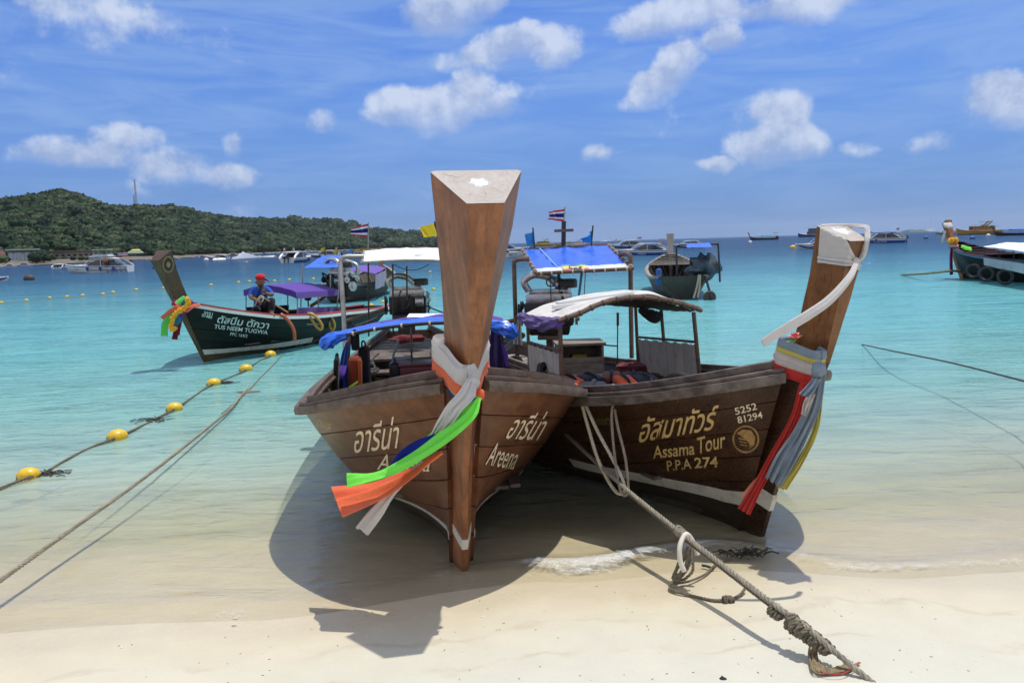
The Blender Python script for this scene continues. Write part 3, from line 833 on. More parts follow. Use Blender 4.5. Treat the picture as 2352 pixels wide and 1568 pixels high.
M_GLASS = plain('dark_glass', (0.010, 0.012, 0.015), 0.08, var=0.1, spec=0.8)
M_BLUEP = plain('blue_hull_paint', (0.018, 0.075, 0.28), 0.3, var=0.1, scale=3)
M_NAVYP = plain('navy_hull_paint', (0.010, 0.022, 0.085), 0.3, var=0.1, scale=3)
M_YELP = plain('yellow_boat_paint', (0.56, 0.40, 0.035), 0.45, var=0.1, scale=3, dirt=(0.3, 0.2, 0.05), dirt_amt=0.4)
M_OCHRE = plain('ochre_boat_paint', (0.42, 0.21, 0.02), 0.5, var=0.15, scale=3)
M_GREYP = plain('grey_hull_paint', (0.058, 0.048, 0.036), 0.7, var=0.2, scale=4, dirt=(0.10, 0.085, 0.07), dirt_amt=0.6)

# ------------------------------------------------------------------ the two boats on the sand
def end_cap(post_rings, root, name='end_cut'):
    r = [Vector(p) for p in post_rings[-1]]
    n = (r[1] - r[0]).cross(r[3] - r[0]).normalized()
    ax = (sum(r, Vector()) / 6) - (sum([Vector(p) for p in post_rings[-2]], Vector()) / 6)
    if n.dot(ax) < 0: n = -n
    c = r[0].lerp(r[1], .5).lerp(r[3].lerp(r[4], .5), .62)
    mb = MB(); N = 10
    outer = []
    for i in range(6):
        for k in range(6): outer.append(r[i].lerp(r[(i + 1) % 6], k / 6))
    rings = []
    for j in range(1, N + 1): rings.append([c.lerp(p, j / N) + n * 0.003 for p in outer])
    mb.loft(rings, cap=False); b = len(mb.v); mb.v.append(c + n * .003)
    for k in range(len(outer)): mb.f.append([b, k, (k + 1) % len(outer)]); mb.m.append(0)
    o = mb.build(name, M_END, root)
    a = o.data.attributes.new('rad', 'FLOAT', 'POINT'); a.data.foreach_set('value', [(Vector(v.co) - c).length for v in o.data.vertices])
    # drying cracks
    cr = MB()
    for k in range(10):
        th = k * 2 * math.pi / 10 + rnd.uniform(-.2, .2)
        p = outer[int((th / (2 * math.pi)) % 1 * 36)]
        a0 = c.lerp(p, rnd.uniform(.3, .5)); b0 = c.lerp(p, rnd.uniform(.7, .97)); mid = a0.lerp(b0, .5) + (b0 - a0).cross(n) * rnd.uniform(-.14, .14)
        s_ = (b0 - a0).cross(n).normalized() * rnd.uniform(.0003, .0008)
        q = n * .0055
        cr.add([a0 + q, mid + s_ + q, b0 + q, mid - s_ + q], [(0, 1, 2, 3)])
    cr.build('crack', M_CRACK, root)['kind'] = 'stuff'
    return o
def rail_set(hull, root, mrail, w=0.042, h=0.046, u1=1.0):
    for side in (1, -1):
        sweep_rail(hull, 0.0, u1, side, [(w, -h), (w + .006, -h * .4), (w, .004), (-.004, .004), (-.004, -h)]).build('rub_rail', mrail, root, smooth=True, angle=35)
        sweep_rail(hull, 0.0, u1, side, [(w * .35, .007), (w * .35, .024), (-.085, .024), (-.085, .007)]).build('rail_cap', mrail, root, smooth=True, angle=35)
        sweep_rail(hull, 0.015, u1, side, [(-.035, .027), (-.035, .062), (-.070, .062), (-.070, .027)]).build('coaming', mrail, root, smooth=True, angle=35)
def transom(hull, root, mat, u=0.999):
    mb = MB(); n = 10; ring = []
    pts = [hull.P(u, j / n, 1) for j in range(n, -1, -1)] + [hull.P(u, j / n, -1) for j in range(0, n + 1)]
    d = Vector((.03, 0, 0))
    mb.loft([[p for p in pts], [p + d for p in pts]])
    mb.build('transom', mat, root)
def ribs(hull, root, mat, us, v0=0.15, v1=0.97, name='rib', w=0.05, t=0.04):
    for u in us:
        for side in (1, -1):
            mb = MB(); rings = []
            for j in range(9):
                v = lerp(v0, v1, j / 8); p = hull.P(u, v, side, -.03); q = hull.P(u, v, side, -.03 - t)
                dx = Vector((w / 2, 0, 0)); rings.append([p + dx, q + dx, q - dx, p - dx])
            mb.loft(rings); mb.build(name, mat, root)
def floor_boards(hull, root, mat, x0, x1, z, n, gap=0.008, name='floor_board', across=False, t=0.022):
    """boards laid fore and aft (or across) inside the hull at height z"""
    def hb(x):
        u = hull.u_at_x(x); v = hull.v_at_z(u, z); return max(0.02, hull.P(u, v, 1).y - .035)
    if across:
        w = (x0 - x1) / n
        for k in range(n):
            xa = x0 - k * w - gap / 2; xb = x0 - (k + 1) * w + gap / 2; h = min(hb(xa), hb(xb))
            MB().box(((xa + xb) / 2, 0, z + .002 * (k % 3)), (xa - xb, 2 * h, t)).build(name, mat, root)
        return
    m = max(hb(lerp(x0, x1, i / 8)) for i in range(9)); w = 2 * m / n
    for k in range(n):
        ya, yb = -m + k * w + gap / 2, -m + (k + 1) * w - gap / 2; mb = MB(); top = []; N = 10; rings = []
        dz = .003 * ((k * 5) % 3)
        for i in range(N + 1):
            x = lerp(x0, x1, i / N); h = hb(x); a = max(-h, min(h, ya)); b_ = max(-h, min(h, yb))
            if b_ - a < .004: continue
            rings.append([Vector((x, a, z + dz)), Vector((x, b_, z + dz)), Vector((x, b_, z + dz - t)), Vector((x, a, z + dz - t))])
        if len(rings) > 1: mb.loft(rings); mb.build(name, mat, root)

# --- centre boat
B1 = thing('longtail_boat', 'teak longtail boat with a tall bare post and cream lettering on both bows', 'longtail boat', (-0.29, 4.0, 0), R(9.6) - R(90), group='longtail boats')
W1 = mw(B1)
H1 = Hull([  # xk, zk, xg, hb, zg, a, b
    (-.13, -.03, .33, .095, 1.055, 1.2, 1.0), (-.25, -.06, .22, .285, 1.015, 1.35, 1.0), (-.38, -.09, .10, .42, .980, 1.32, 1.0), (-.58, -.12, -.10, .57, .922, 1.22, 1.02),
    (-.80, -.15, -.30, .69, .868, 1.08, 1.05), (-1.02, -.18, -.50, .78, .820, .92, 1.1), (-1.28, -.21, -.75, .85, .770, .75, 1.2), (-1.6, -.24, -1.05, .885, .725, .62, 1.35),
    (-2.3, -.27, -2.0, .87, .665, .50, 1.55), (-3.1, -.28, -3.0, .80, .615, .46, 1.6), (-4.0, -.26, -4.0, .70, .575, .46, 1.6), (-4.95, -.18, -5.0, .60, .55, .48, 1.5), (-5.7, -.02, -5.9, .46, .56, .5, 1.4), (-6.1, .12, -6.4, .32, .60, .5, 1.3)], .062)
bk = loft_hull(H1, B1, M_TEAK, 6)
bk.build('seam', M_SEAM, B1, smooth=True)
post1 = stem_post([(.015, -.06, 20, .10, .030, .16), (.115, .22, 20, .125, .030, .20), (.27, .62, 22, .15, .032, .24), (.415, .95, 22.5, .175, .036, .26), (.47, 1.09, 21, .205, .040, .27), (.545, 1.29, 19.5, .24, .062, .272), (.615, 1.50, 18, .29, .096, .275), (.675, 1.70, 16, .35, .130, .28), (.720, 1.865, 15, .408, .158, .285)], lambda z: .078 * max(0, (z - .7) / 1.165))
# the end of the post is cut aslant so the end grain faces forward and up
post1[-1] = [p + Vector((0, 0, 0)) for p in post1[-1]]
_c = post1[-1]
for i, p in enumerate(_c):
    back = (_c[0].x - p.x) / .27
    _c[i] = p + Vector((-.004, 0, .085)) * max(0, back)
MB().loft(worn(post1)).build('stem_post', M_POST, B1, smooth=True, angle=22)
end_cap(post1, B1)
def z1lo(u): return 0.130 - 0.02 * min(1, u * 8)
def z1hi(u): return 0.185 - 0.02 * min(1, u * 8) - 0.03 * min(1, u * 4)
stripe(H1, 0.004, 0.6, z1lo, z1hi, .006).build('waterline_band', M_WHITEBAND, B1, smooth=True)
stripe(H1, 0.004, 0.6, lambda u: -.2, z1lo, .005).build('bottom_paint', M_ANTIFOUL, B1, smooth=True)
rail_set(H1, B1, M_RAIL)
transom(H1, B1, M_TEAK)
ribs(H1, B1, M_FLOOR, [.2, .27, .34, .41, .48, .55, .62, .69, .76, .83])
floor_boards(H1, B1, M_FLOOR, -.7, -6.0, .20, 9)
# band of paint on the stem itself
mb = MB()
rr = []
for z in (.132, .188):
    f = (z - (-.06)) / (.28); a = [Vector(p) for p in post1[0]]; b = [Vector(p) for p in post1[1]]
    q = [a[i].lerp(b[i], f) for i in range(6)]
    c = sum(q, Vector()) / 6
    rr.append([c + (p - c) * 1.05 + Vector((.003, 0, 0)) for p in q])
MB().loft(rr).build('waterline_band', M_WHITEBAND, B1)
BV1 = H1.bvh(W1)
# ------------------------------------------------------------------ fittings shared by the boats
def loop_round(secs, zf, zb, m, n=3):
    """path round a stem post (boat axes), front at height zf, back at zb"""
    def at_z(z):
        for a, b in zip(secs, secs[1:]):
            if a[1] <= z <= b[1]:
                f = (z - a[1]) / (b[1] - a[1]); return [lerp(a[i], b[i], f) for i in range(6)]
        return secs[-1]
    P = []
    def pt(k, y, back, z):
        x, _, th, wb, wf, d = at_z(z)
        w = lerp(wf, wb, back) / 2
        return Vector((x - d * back + (m if back < .1 else 0) - (m if back > .9 else 0) * 0, y * (w + m), z))
    for (y, back) in ((0, 0), (-1, .05), (-1, .5), (-1, 1), (0, 1.08), (1, 1), (1, .5), (1, .05)):
        z = lerp(zf, zb, min(1, back)); P.append(pt(0, y, back, z))
    P.append(P[0].copy() + Vector((.006, 0, 0)))
    return P
def engine(parent, wloc, rotz=0.0, s=1.0, name='engine'):
    """car engine on a swivel, with its pipes, pulleys and hoses as sub-parts"""
    mb = MB(); mb.box((0, 0, 0), (.62, .30, .30), bev=.03).box((0, 0, -.20), (.50, .20, .14), taper=1.1, bev=.02)
    for k in range(4): mb.box((-.21 + .14 * k, .155, -.02), (.10, .03, .20), bev=.01); mb.box((-.21 + .14 * k, -.155, -.02), (.10, .03, .20), bev=.01)
    b = mb.build(name, M_IRON, parent, smooth=True)
    inv = mw(parent).inverted(); b.location = inv @ Vector(wloc); b.rotation_euler = (0, 0, rotz); b.scale = (s, s, s)
    def sub(n, mb_, mat): mb_.build(n, mat, b, smooth=True)
    sub('cylinder_head', MB().box((0, 0, .20), (.58, .22, .12), bev=.025).box((0, 0, .285), (.50, .14, .06), bev=.02), M_ALU if s > 0 else M_IRON)
    sub('exhaust_pipe', MB().tube(spline([(.1, .16, .12), (.22, .25, .2), (.2, .26, .36), (.02, .2, .44), (-.2, .12, .50)], 6), .04, 10).tube(spline([(-.2, .16, .10), (.0, .24, .10), (.15, .25, .16)], 5), .035, 8), M_ALU)
    sub('intake_pipe', MB().tube(spline([(-.25, -.1, .3), (-.3, -.12, .42), (-.18, -.12, .5), (0, -.1, .47), (.12, -.1, .36)], 6), .045, 10), M_ALU)
    sub('air_filter', MB().lathe((.24, -.06, .33), [(.0, 0), (.12, 0), (.125, .02), (.125, .09), (.11, .11), (.0, .115)], 18), M_BLACKPIPE)
    pl = MB()
    for (y, z, r) in ((0, -.06, .10), (.13, .10, .06), (-.14, .08, .065), (.02, .17, .05)): pl.lathe((.325, y, z), [(0, 0), (r, 0), (r * .86, .018), (r, .036), (r * .4, .038), (r * .4, .06), (0, .06)], 18, 'X')
    sub('pulley', pl, M_ALU)
    pl2 = MB()
    for (y, z, r) in ((0, -.06, .10), (.13, .10, .06), (-.14, .08, .065)): pl2.lathe((-.385, y, z), [(0, 0), (r, 0), (r * .86, .018), (r, .036), (0, .06)], 18, 'X')
    sub('flywheel', pl2, M_IRON)
    sub('alternator', MB().lathe((.12, -.22, .06), [(0, 0), (.07, 0), (.08, .02), (.08, .12), (.06, .14), (0, .14)], 14, 'X'), M_ALU)
    hs = MB()
    for k in range(9):
        a = Vector((rnd.uniform(-.3, .3), rnd.choice((-1, 1)) * .16, rnd.uniform(-.1, .15))); c = Vector((rnd.uniform(-.3, .3), rnd.choice((-1, 1)) * .16, rnd.uniform(-.15, .2)))
        mid = (a + c) / 2 + Vector((rnd.uniform(-.1, .1), rnd.uniform(-.14, .14) * 1.6, rnd.uniform(-.15, .30)))
        hs.tube(spline([a, mid, c], 6), rnd.uniform(.008, .02), 6)
    sub('hose', hs, M_RUBBER)
    sub('swivel', MB().cyl((0, 0, -.62), (0, 0, -.25), .05, 10).box((0, 0, -.30), (.3, .24, .05), bev=.01), M_RUST)
    sub('drive_shaft', MB().cyl((-.35, 0, -.05), (-1.1, .1, -.25), .03, 8), M_RUST)
    return b
def frame_pipes(root, paths, r, mat, name='frame_pipe', n=8):
    for p in paths: MB().tube(p, r, n).build(name, mat, root, world=True, smooth=True)
def pole(root, a, b, r, mat, name='canopy_pole'):
    return MB().tube([a, b], r, 8).build(name, mat, root, world=True, smooth=True)
def patch4(c00, c10, c11, c01, bulge=0.0, wr=0.0, seed=0):
    """bilinear patch with bulge (z) and wrinkles"""
    c00, c10, c11, c01 = map(Vector, (c00, c10, c11, c01))
    def fn(a, b):
        p = c00.lerp(c10, a).lerp(c01.lerp(c11, a), b)
        p = p + Vector((0, 0, bulge * 4 * a * (1 - a)))
        if wr:
            p = p + Vector((0, 0, wr * noise.noise(Vector((a * 7 + seed, b * 5, seed))) + wr * .5 * noise.noise(Vector((a * 19, b * 11 + seed, 2)))))
        return p
    return fn
def flag_mesh(p_top, p_bot, tip_top, tip_bot, wave=.03, nu=18, nv=12, t=.003, seed=0):
    a, b, c, d = map(Vector, (p_top, p_bot, tip_top, tip_bot))
    n = (c - a).cross(b - a).normalized()
    def fn(u, v):
        p = a.lerp(c, u).lerp(b.lerp(d, u), v)
        return p + n * wave * u ** .6 * (math.sin(u * 7 + v * 2 + seed) + .4 * math.sin(u * 15 + v * 5 + seed * 2))
    return MB().slab(fn, nu, nv, t), fn, n
def lashing(mb, c, r, axis, turns=4, w=.006):
    ax = Vector(axis).normalized(); x = ax.orthogonal().normalized(); y = ax.cross(x); c = Vector(c)
    pts = []
    N = turns * 10
    for i in range(N + 1):
        th = 2 * math.pi * turns * i / N
        pts.append(c + ax * ((i / N - .5) * turns * w * 2) + (x * math.cos(th) + y * math.sin(th)) * (r + w * .6))
    mb.tube(pts, w, 5); return mb
def lifejacket(name, loc, rz, tilt, label, mats=(None, None), s=.72, group='life jackets lying in the dark boat'):
    t = thing(name, label, 'life jacket', loc, rz, group)
    o = MB().box((-.12, .0, 0), (.20, .30, .085), bev=.035).build('panel', mats[0] or M_LIFEO, t, smooth=True, angle=60)
    o2 = MB().box((.11, 0, -.005), (.25, .28, .085), bev=.035).build('back_panel', mats[1] or M_LIFEN, t, smooth=True, angle=60)
    st = MB()
    for x in (-.12, .12): st.tube(spline([(x, -.2, 0), (x, -.08, .055), (x, .08, .055), (x, .19, .01)], 4), (.016), 6)
    st.build('strap', M_LIFEN, t, smooth=True)
    t.rotation_euler = (tilt[0], tilt[1], rz); t.scale = (s, s, s)
    return t
def tyre(name, loc, axis, Rr, r, label, group=None, n=30):
    t = thing(name, label, 'tyre', loc, 0, group)
    ax = Vector(axis).normalized(); x = ax.orthogonal().normalized(); y = ax.cross(x)
    def fn_path(k): a = 2 * math.pi * k / n; return x * math.cos(a) * Rr + y * math.sin(a) * Rr
    MB().tube([fn_path(k) for k in range(n)], r, 10, closed=True).build('tyre_body', M_RUBBER, t, smooth=True)
    tr = MB()
    for k in range(0, n * 2):
        a = math.pi * k / n; d = x * math.cos(a) + y * math.sin(a); tg = ax.cross(d)
        for sd in (-1, 1):
            c = d * (Rr + r * .92) + ax * (r * .38 * sd); tr.bar(c - tg * r * .18 - ax * r * .25 * sd, c + tg * r * .18 + ax * r * .25 * sd, r * .22, r * .2, up=d)
    tr.build('tread', M_RUBBER, t)['kind'] = 'stuff'
    return t

# ------------------------------------------------------------------ centre boat: lettering, sashes, awning, gear
S1 = [(.015, -.06, 20, .085, .030, .16), (.115, .22, 20, .10, .030, .20), (.27, .62, 22, .125, .032, .24), (.415, .95, 22.5, .175, .036, .26), (.47, 1.09, 21, .21, .040, .27), (.545, 1.29, 19.5, .225, .060, .272), (.615, 1.50, 18, .268, .092, .275), (.675, 1.70, 16, .318, .122, .28), (.720, 1.865, 15, .362, .146, .285)]
def Z5(x, y): return ((1150 + x / 1.96) / 1.7415, (1200 + y / 1.96) / 1.7415)
text_on(BV1, 'อารีน่า', Z5(520, 1200), Z5(868, 1160), 0, M_CREAM, B1, up_px=(4, -74), bold=.006, shear=.2)
text_on(BV1, 'Areena', Z5(700, 1330), Z5(1115, 1345), 36, M_CREAM, B1, bold=.004, shear=.3)
text_on(BV1, 'อารีน่า', Z5(1705, 1085), Z5(1965, 1100), 0, M_CREAM, B1, up_px=(34, -66), bold=.005, shear=.15)
text_on(BV1, 'Areena', Z5(1550, 1290), Z5(1770, 1330), 0, M_CREAM, B1, up_px=(22, -52), bold=.002)
text_on(BV1, 'ย.ค.๑-๓๗๘', Z5(228, 985), Z5(338, 1015), 16, M_GOLD, B1)

def sash(name, label, mat, loops, strips, secs, root, knots=(), extra=()):
    label = label.replace('sash', 'ribbon')
    o = thing('cloth_ribbon', label, 'ribbon', root.location, root.rotation_euler.z, 'cloth ribbons tied round the bow of the ' + root['nick'])
    mb = MB()
    for (zf, zb, m, a, b, tw) in loops:
        P = loop_round(secs, zf, zb, m); a2 = a if isinstance(a, list) else [a * .8, a, a, a, a * .8]
        fabric_tube(mb, P, a2, [b] * 3, k=5, amp=.12, twist=tw, n=30, seed=rnd.random() * 6, up=(0, 0, 1), res=5)
    if mb.v: mb.build('wrap', mat, o, smooth=True, angle=80)
    for (L, Rg, folds, amp, sd) in strips:
        fabric_strip(MB(), wpath(*L), wpath(*Rg), folds, amp, seed=sd).build('tail', mat, o, world=True, smooth=True, angle=80)
    for (p, r, sq) in knots:
        MB().ball(p, r, 14, 10, sq, jit=.5, seed=rnd.random() * 9).build('knot', mat, o, world=True, smooth=True, angle=80)
    return o
B1['nick'] = 'teak boat'
sash('white_sash', 'off-white cloth sash knotted below the bare post of the teak boat', M_WHITECLOTH,
     [(1.112, 1.215, .014, .052, .015, .6)],
     [([(1076, 868, 3.44), (1050, 905, 3.42), (1027, 930, 3.42), (1005, 965, 3.43), (988, 1000, 3.45)], [(1096, 872, 3.44), (1090, 912, 3.40), (1060, 945, 3.40), (1040, 972, 3.41), (1002, 1005, 3.45)], 3, .006, 1.0),
      ([(965, 1058, 3.50), (930, 1098, 3.52), (888, 1135, 3.55), (850, 1170, 3.57), (817, 1210, 3.58)], [(978, 1060, 3.50), (946, 1092, 3.52), (905, 1140, 3.55), (878, 1185, 3.57), (846, 1229, 3.58)], 1.5, .006, 2.0)],
     S1, B1, knots=[(at(1088, 878, 3.45), .026, (1.0, .8, 1.2))])
sash('orange_sash', 'bright orange sash with a wide flying end, round the bow of the teak boat', M_ORANGE,
     [(1.055, 1.125, .020, .046, .013, .8)],
     [([(1012, 1036, 3.45), (975, 1058, 3.50), (930, 1082, 3.56), (850, 1110, 3.62), (760, 1117, 3.66)], [(1016, 1040, 3.43), (985, 1062, 3.42), (945, 1098, 3.41), (880, 1145, 3.40), (787, 1189, 3.40)], 2.2, .010, .5),
      ([(1100, 905, 3.42), (1078, 940, 3.415), (1050, 965, 3.42), (1024, 995, 3.43)], [(1108, 912, 3.42), (1086, 950, 3.415), (1060, 975, 3.42), (1030, 1003, 3.43)], 1, .003, 2.5)],
     S1, B1, knots=[(at(1103, 905, 3.44), .020, (.9, .8, 1.3))])
sash('lime_green_sash', 'lime green sash blown out across the bow of the teak boat', M_GREEN,
     [(1.012, 1.095, .018, .014, .010, .3)],
     [([(1097, 912, 3.41), (1052, 953, 3.43), (996, 990, 3.45), (926, 1048, 3.47), (850, 1094, 3.49), (796, 1092, 3.50)], [(1105, 914, 3.39), (1094, 955, 3.35), (1048, 1000, 3.34), (984, 1043, 3.34), (905, 1084, 3.37), (797, 1113, 3.40)], 2.0, .012, 4.0)], S1, B1)
sash('navy_sash', 'dark blue sash showing between the white and green sashes', M_NAVY,
     [(.992, 1.078, .018, .014, .010, .3)],
     [([(996, 998, 3.43), (955, 1012, 3.45), (915, 1040, 3.46), (887, 1082, 3.47)], [(1004, 1002, 3.43), (975, 1022, 3.45), (935, 1056, 3.46), (893, 1086, 3.47)], 1, .004, 1.0)], S1, B1)

# awning: bent pipe, rolled tarp and canvas top
arch = spline(wpath((770, 775, 6.75), (803, 768, 6.7), (876, 754, 6.6), (973, 743.5, 6.5), (1060, 742, 6.42), (1125, 748, 6.35), (1168, 758, 6.3)), 6)
aw = thing('awning', 'low blue tarp awning on bent pipe over the teak boat', 'awning', at(970, 760, 6.5) - Vector((0, 0, .0)), 0)
MB().tube(arch, .014, 8).build('frame_pipe', M_BLACKPIPE, aw, world=True, smooth=True)
ls = MB()
for k in (7, 11, 15, 19, 24, 29): lashing(ls, arch[k], .015, arch[k + 1] - arch[k], 3, .003)
ls.build('lashing', M_ROPELIGHT, aw, world=True)['kind'] = 'stuff'
def tarp_fn(a, b):
    i = a * (len(arch) - 1); j = min(int(i), len(arch) - 2); p = arch[j].lerp(arch[j + 1], i - j)
    w = noise.noise(Vector((a * 13, b * 3, 1))) * .012 + noise.noise(Vector((a * 30, b * 6, 4))) * .006
    return p + Vector((0.0, b * .34, .010 + .030 * math.sin(min(1, b * 1.6) * 1.57) - .02 * b * b + w))
MB().slab(tarp_fn, 60, 12, .004).build('tarp', M_BLUETARP, aw, world=True, smooth=True, angle=60)
MB().slab(lambda a, b: tarp_fn(.06 + .88 * a, 1.0) + Vector((0, .02 + .6 * b, .004 - .03 * b)), 30, 8, .004).build('canvas_top', M_PURPLE, aw, world=True, smooth=True)
MB().slab(patch4(at(934, 728, 7.0), at(1040, 729, 6.9), at(1040, 720, 7.6), at(940, 720, 7.7)), 2, 2, .02).build('rigid_sheet', M_CANVASCLEAN, aw, world=True)
for (u, v, Y, sg) in ((770, 776, 6.72, -1), (1152, 752, 6.33, 1)):
    mb = MB(); c = at(u, v, Y)
    fabric_tube(mb, [c + Vector((.10 * -sg, 0, .02)), c, c + Vector((.07 * sg, -.02, -.035)), c + Vector((.11 * sg, -.03, -.085))], [.03, .055, .062, .035], [.03, .05, .055, .032], k=5, amp=.16, twist=1.4, n=24, res=6)
    mb.build('tarp_roll', M_BLUETARP, aw, world=True, smooth=True, angle=60)
pole(aw, at(803, 774, 6.7), at(791, 912, 6.7), .017, M_RUST)
pole(aw, at(1150, 752, 6.33), at(1162, 880, 6.35), .015, M_BLACKPIPE)
pole(aw, at(944, 750, 6.75), at(946, 842, 7.1), .009, M_GALV)
# hanging things by the awning pole
def bag(name, label, cat, u0, v0, u1, v1, Y, mat, thick=.06, strap=True, tilt=0.0, group=None):
    a = at(u0, v0, Y); b = at(u1, v1, Y); c = (a + b) / 2
    t = thing(name, label, cat, (c.x, c.y, b.z), 0, group)
    w, h = abs(b.x - a.x), abs(a.z - b.z)
    o = MB().box((0, 0, h / 2), (w, thick, h), bev=min(w, h, thick) * .38).build('body', mat, t, smooth=True, angle=70)
    if strap: MB().tube(spline([(-w * .2, 0, h * .97), (-w * .12, -.01, h * 1.1), (w * .12, 0, h * 1.1), (w * .2, 0, h * .97)], 5), .008, 6).build('strap', M_DARKCLOTH, t, smooth=True)
    t.rotation_euler = (0, tilt, 0)
    return t
bag('black_case', 'narrow black case with a loop handle, propped inside the teak boat rail', 'case', 759, 822, 776, 908, 6.4, M_DARKCLOTH, .07, True, .10)
bag('black_bag', 'small black bag hung under the end of the blue awning', 'bag', 806, 763, 826, 804, 6.75, M_DARKCLOTH, .09, True)
j1 = bag('orange_life_jacket', 'orange life jacket hanging on the awning pole of the teak boat', 'life jacket', 797, 818, 832, 905, 6.6, cloth('shaded_orange', (.20, .032, .012), .8, 0), .12, False, .04)  # awning shade painted into the jacket's dark orange, front panel too
MB().box((.0, -.066, .1), (.10, .012, .018), rot=(0, -.6, 0)).build('reflective_band', plain('lime_tape', (.55, .8, .1), .5), j1)
MB().box((.05, -.06, .17), (.035, .03, .28), bev=.012).build('front_panel', cloth('deep_orange', (.40, .075, .015), .8, 0), j1, smooth=True)
bag('black_life_jacket', 'black life jacket hung beside the orange one', 'life jacket', 824, 796, 852, 905, 6.85, M_DARKCLOTH, .16, True)
cb = thing('cloth_banner', 'blue and purple cloth strip tied along the awning pole', 'banner', at(788, 905, 6.55), 0)
fabric_strip(MB(), wpath((797, 785, 6.62), (786, 810, 6.62), (781, 850, 6.62), (788, 905, 6.62)), wpath((801, 785, 6.6), (799, 815, 6.6), (798, 850, 6.58), (798, 905, 6.56)), 2, .012, 20, 10).build('strip', cloth('blue_banner', (.02, .05, .28), .7, .1), cb, world=True, smooth=True)
fabric_strip(MB(), wpath((782, 840, 6.55), (777, 860, 6.5), (774, 872, 6.5)), wpath((796, 838, 6.55), (792, 860, 6.5), (783, 873, 6.5)), 1, .01, 14, 8).build('end', M_PURPLE, cb, world=True, smooth=True)
pb = thing('purple_banner', 'dark purple canvas hung on the awning pole next to the bare post', 'banner', at(1150, 870, 6.3), 0)
fabric_strip(MB(), wpath((1128, 752, 6.36), (1124, 800, 6.36), (1122, 850, 6.36)), wpath((1150, 756, 6.3), (1158, 810, 6.3), (1158, 868, 6.3)), 2, .02, 16, 10).build('canvas', cloth('dark_purple', (.03, .016, .09), .8, 0), pb, world=True, smooth=True)
fabric_strip(MB(), wpath((1152, 790, 6.28), (1158, 815, 6.26), (1162, 838, 6.24)), wpath((1154, 790, 6.28), (1166, 812, 6.24), (1166, 842, 6.22)), 1, .01, 14, 8).build('corner', M_PURPLE, pb, world=True, smooth=True)

# cooler, jerrycan, ropes and hose on board
ck = thing('cooler', 'maroon cooler box standing on the floor of the teak boat', 'cooler', at(966, 880, 7.0), R(8))
MB().box((0, 0, .085), (.36, .26, .17), bev=.012).build('box', M_MAROON, ck, smooth=True)
MB().box((0, 0, .185), (.38, .28, .028), bev=.01).build('lid', M_MAROON, ck, smooth=True)
jc = thing('jerrycan', 'grey plastic jerrycan next to the maroon cooler', 'jerrycan', at(910, 872, 7.25), R(5))
MB().box((0, 0, .085), (.115, .16, .17), bev=.03).build('can', plain('grey_plastic', (.035, .042, .048), .4), jc, smooth=True, angle=60)
MB().tube(spline([(-.02, 0, .17), (-.02, 0, .21), (.0, .0, .28), (.03, .02, .33), (.03, .02, .37)], 5), .012, 8).build('spout', plain('translucent_spout', (.35, .40, .45), .3), jc, smooth=True)
MB().tube(spline([(.0, -.05, .17), (.0, -.03, .2), (.0, .05, .2), (.0, .06, .17)], 4), .012, 8).build('handle', plain('grey_plastic_2', (.05, .06, .07), .4), jc, smooth=True)
pbt = thing('plastic_bottles', 'two clear plastic bottles lying on top of the jerrycan', 'bottles', at(922, 829, 7.2), 0)
MB().tube([(-.05, 0, .02), (.03, 0, .02), (.05, 0, .02)], [.02, .02, .01], 8).tube([(.02, .03, .025), (.09, .02, .03), (.11, .02, .03)], [.02, .02, .008], 8).build('bottle', plain('clear_plastic', (.40, .45, .5), .15), pbt, smooth=True)
rb = thing('deck_rope', 'coil of pale rope dropped on the floor boards of the teak boat', 'rope', at(858, 850, 7.4), 0)
mb = MB(); rope(mb, spline(wpath((870, 812, 7.5), (858, 822, 7.45), (852, 835, 7.45), (842, 842, 7.4), (848, 848, 7.4), (866, 845, 7.4), (868, 852, 7.35), (850, 856, 7.3), (846, 850, 7.3), (862, 847, 7.3), (856, 830, 7.4), (853, 825, 7.4)), 6), .011)
mb.build('strand', M_ROPELIGHT, rb, world=True, smooth=True)
hb_ = thing('bent_hose', 'short tan bent hose resting on the rail between the two beached boats', 'hose', at(1236, 870, 5.4), 0)
MB().tube(spline(wpath((1213, 869, 5.35), (1222, 864.5, 5.35), (1238, 864.5, 5.38), (1248, 868, 5.42), (1254, 875, 5.45)), 6), .014, 12).build('tube', plain('tan_hose', (.42, .23, .07), .45), hb_, world=True, smooth=True)

# stern: engine under its white sun roof
engine(B1, at(936, 700, 9.6), R(90), .72)
wr = thing('white_sun_roof', 'white canvas sun roof over the engine of the teak boat', 'sun roof', at(930, 745, 9.6), 0)
pa = wpath((832, 603, 9.3), (1075, 603, 9.1), (1085, 574, 10.6), (836, 576, 10.8))
MB().slab(patch4(pa[0], pa[1], pa[2], pa[3], .035, .02, 3), 30, 14, .012).build('canvas', M_CANVASCLEAN, wr, world=True, smooth=True, angle=60)
MB().tube(spline([pa[0] + Vector((-.02, 0, 0)), pa[0].lerp(pa[1], .5) + Vector((0, 0, .028)), pa[1]], 6), .014, 8).tube([pa[1], pa[2]], .014, 8).tube([pa[0], pa[3]], .014, 8).build('frame_pipe', M_GALV, wr, world=True, smooth=True)
for (u, v, Y, w2) in ((846, 604, 9.3, 772), (902, 606, 9.25, 770), (934, 611, 9.25, 690)):
    pole(wr, at(u, v, Y), at(u + 1, w2, Y), .010, M_BLACKPIPE)
frame_pipes(wr, [spline(wpath((793, 800, 9.0), (788, 700, 9.1), (782, 612, 9.25), (784, 597, 9.28), (794, 590, 9.3), (835, 589, 9.35)), 6)], .028, M_GALV)
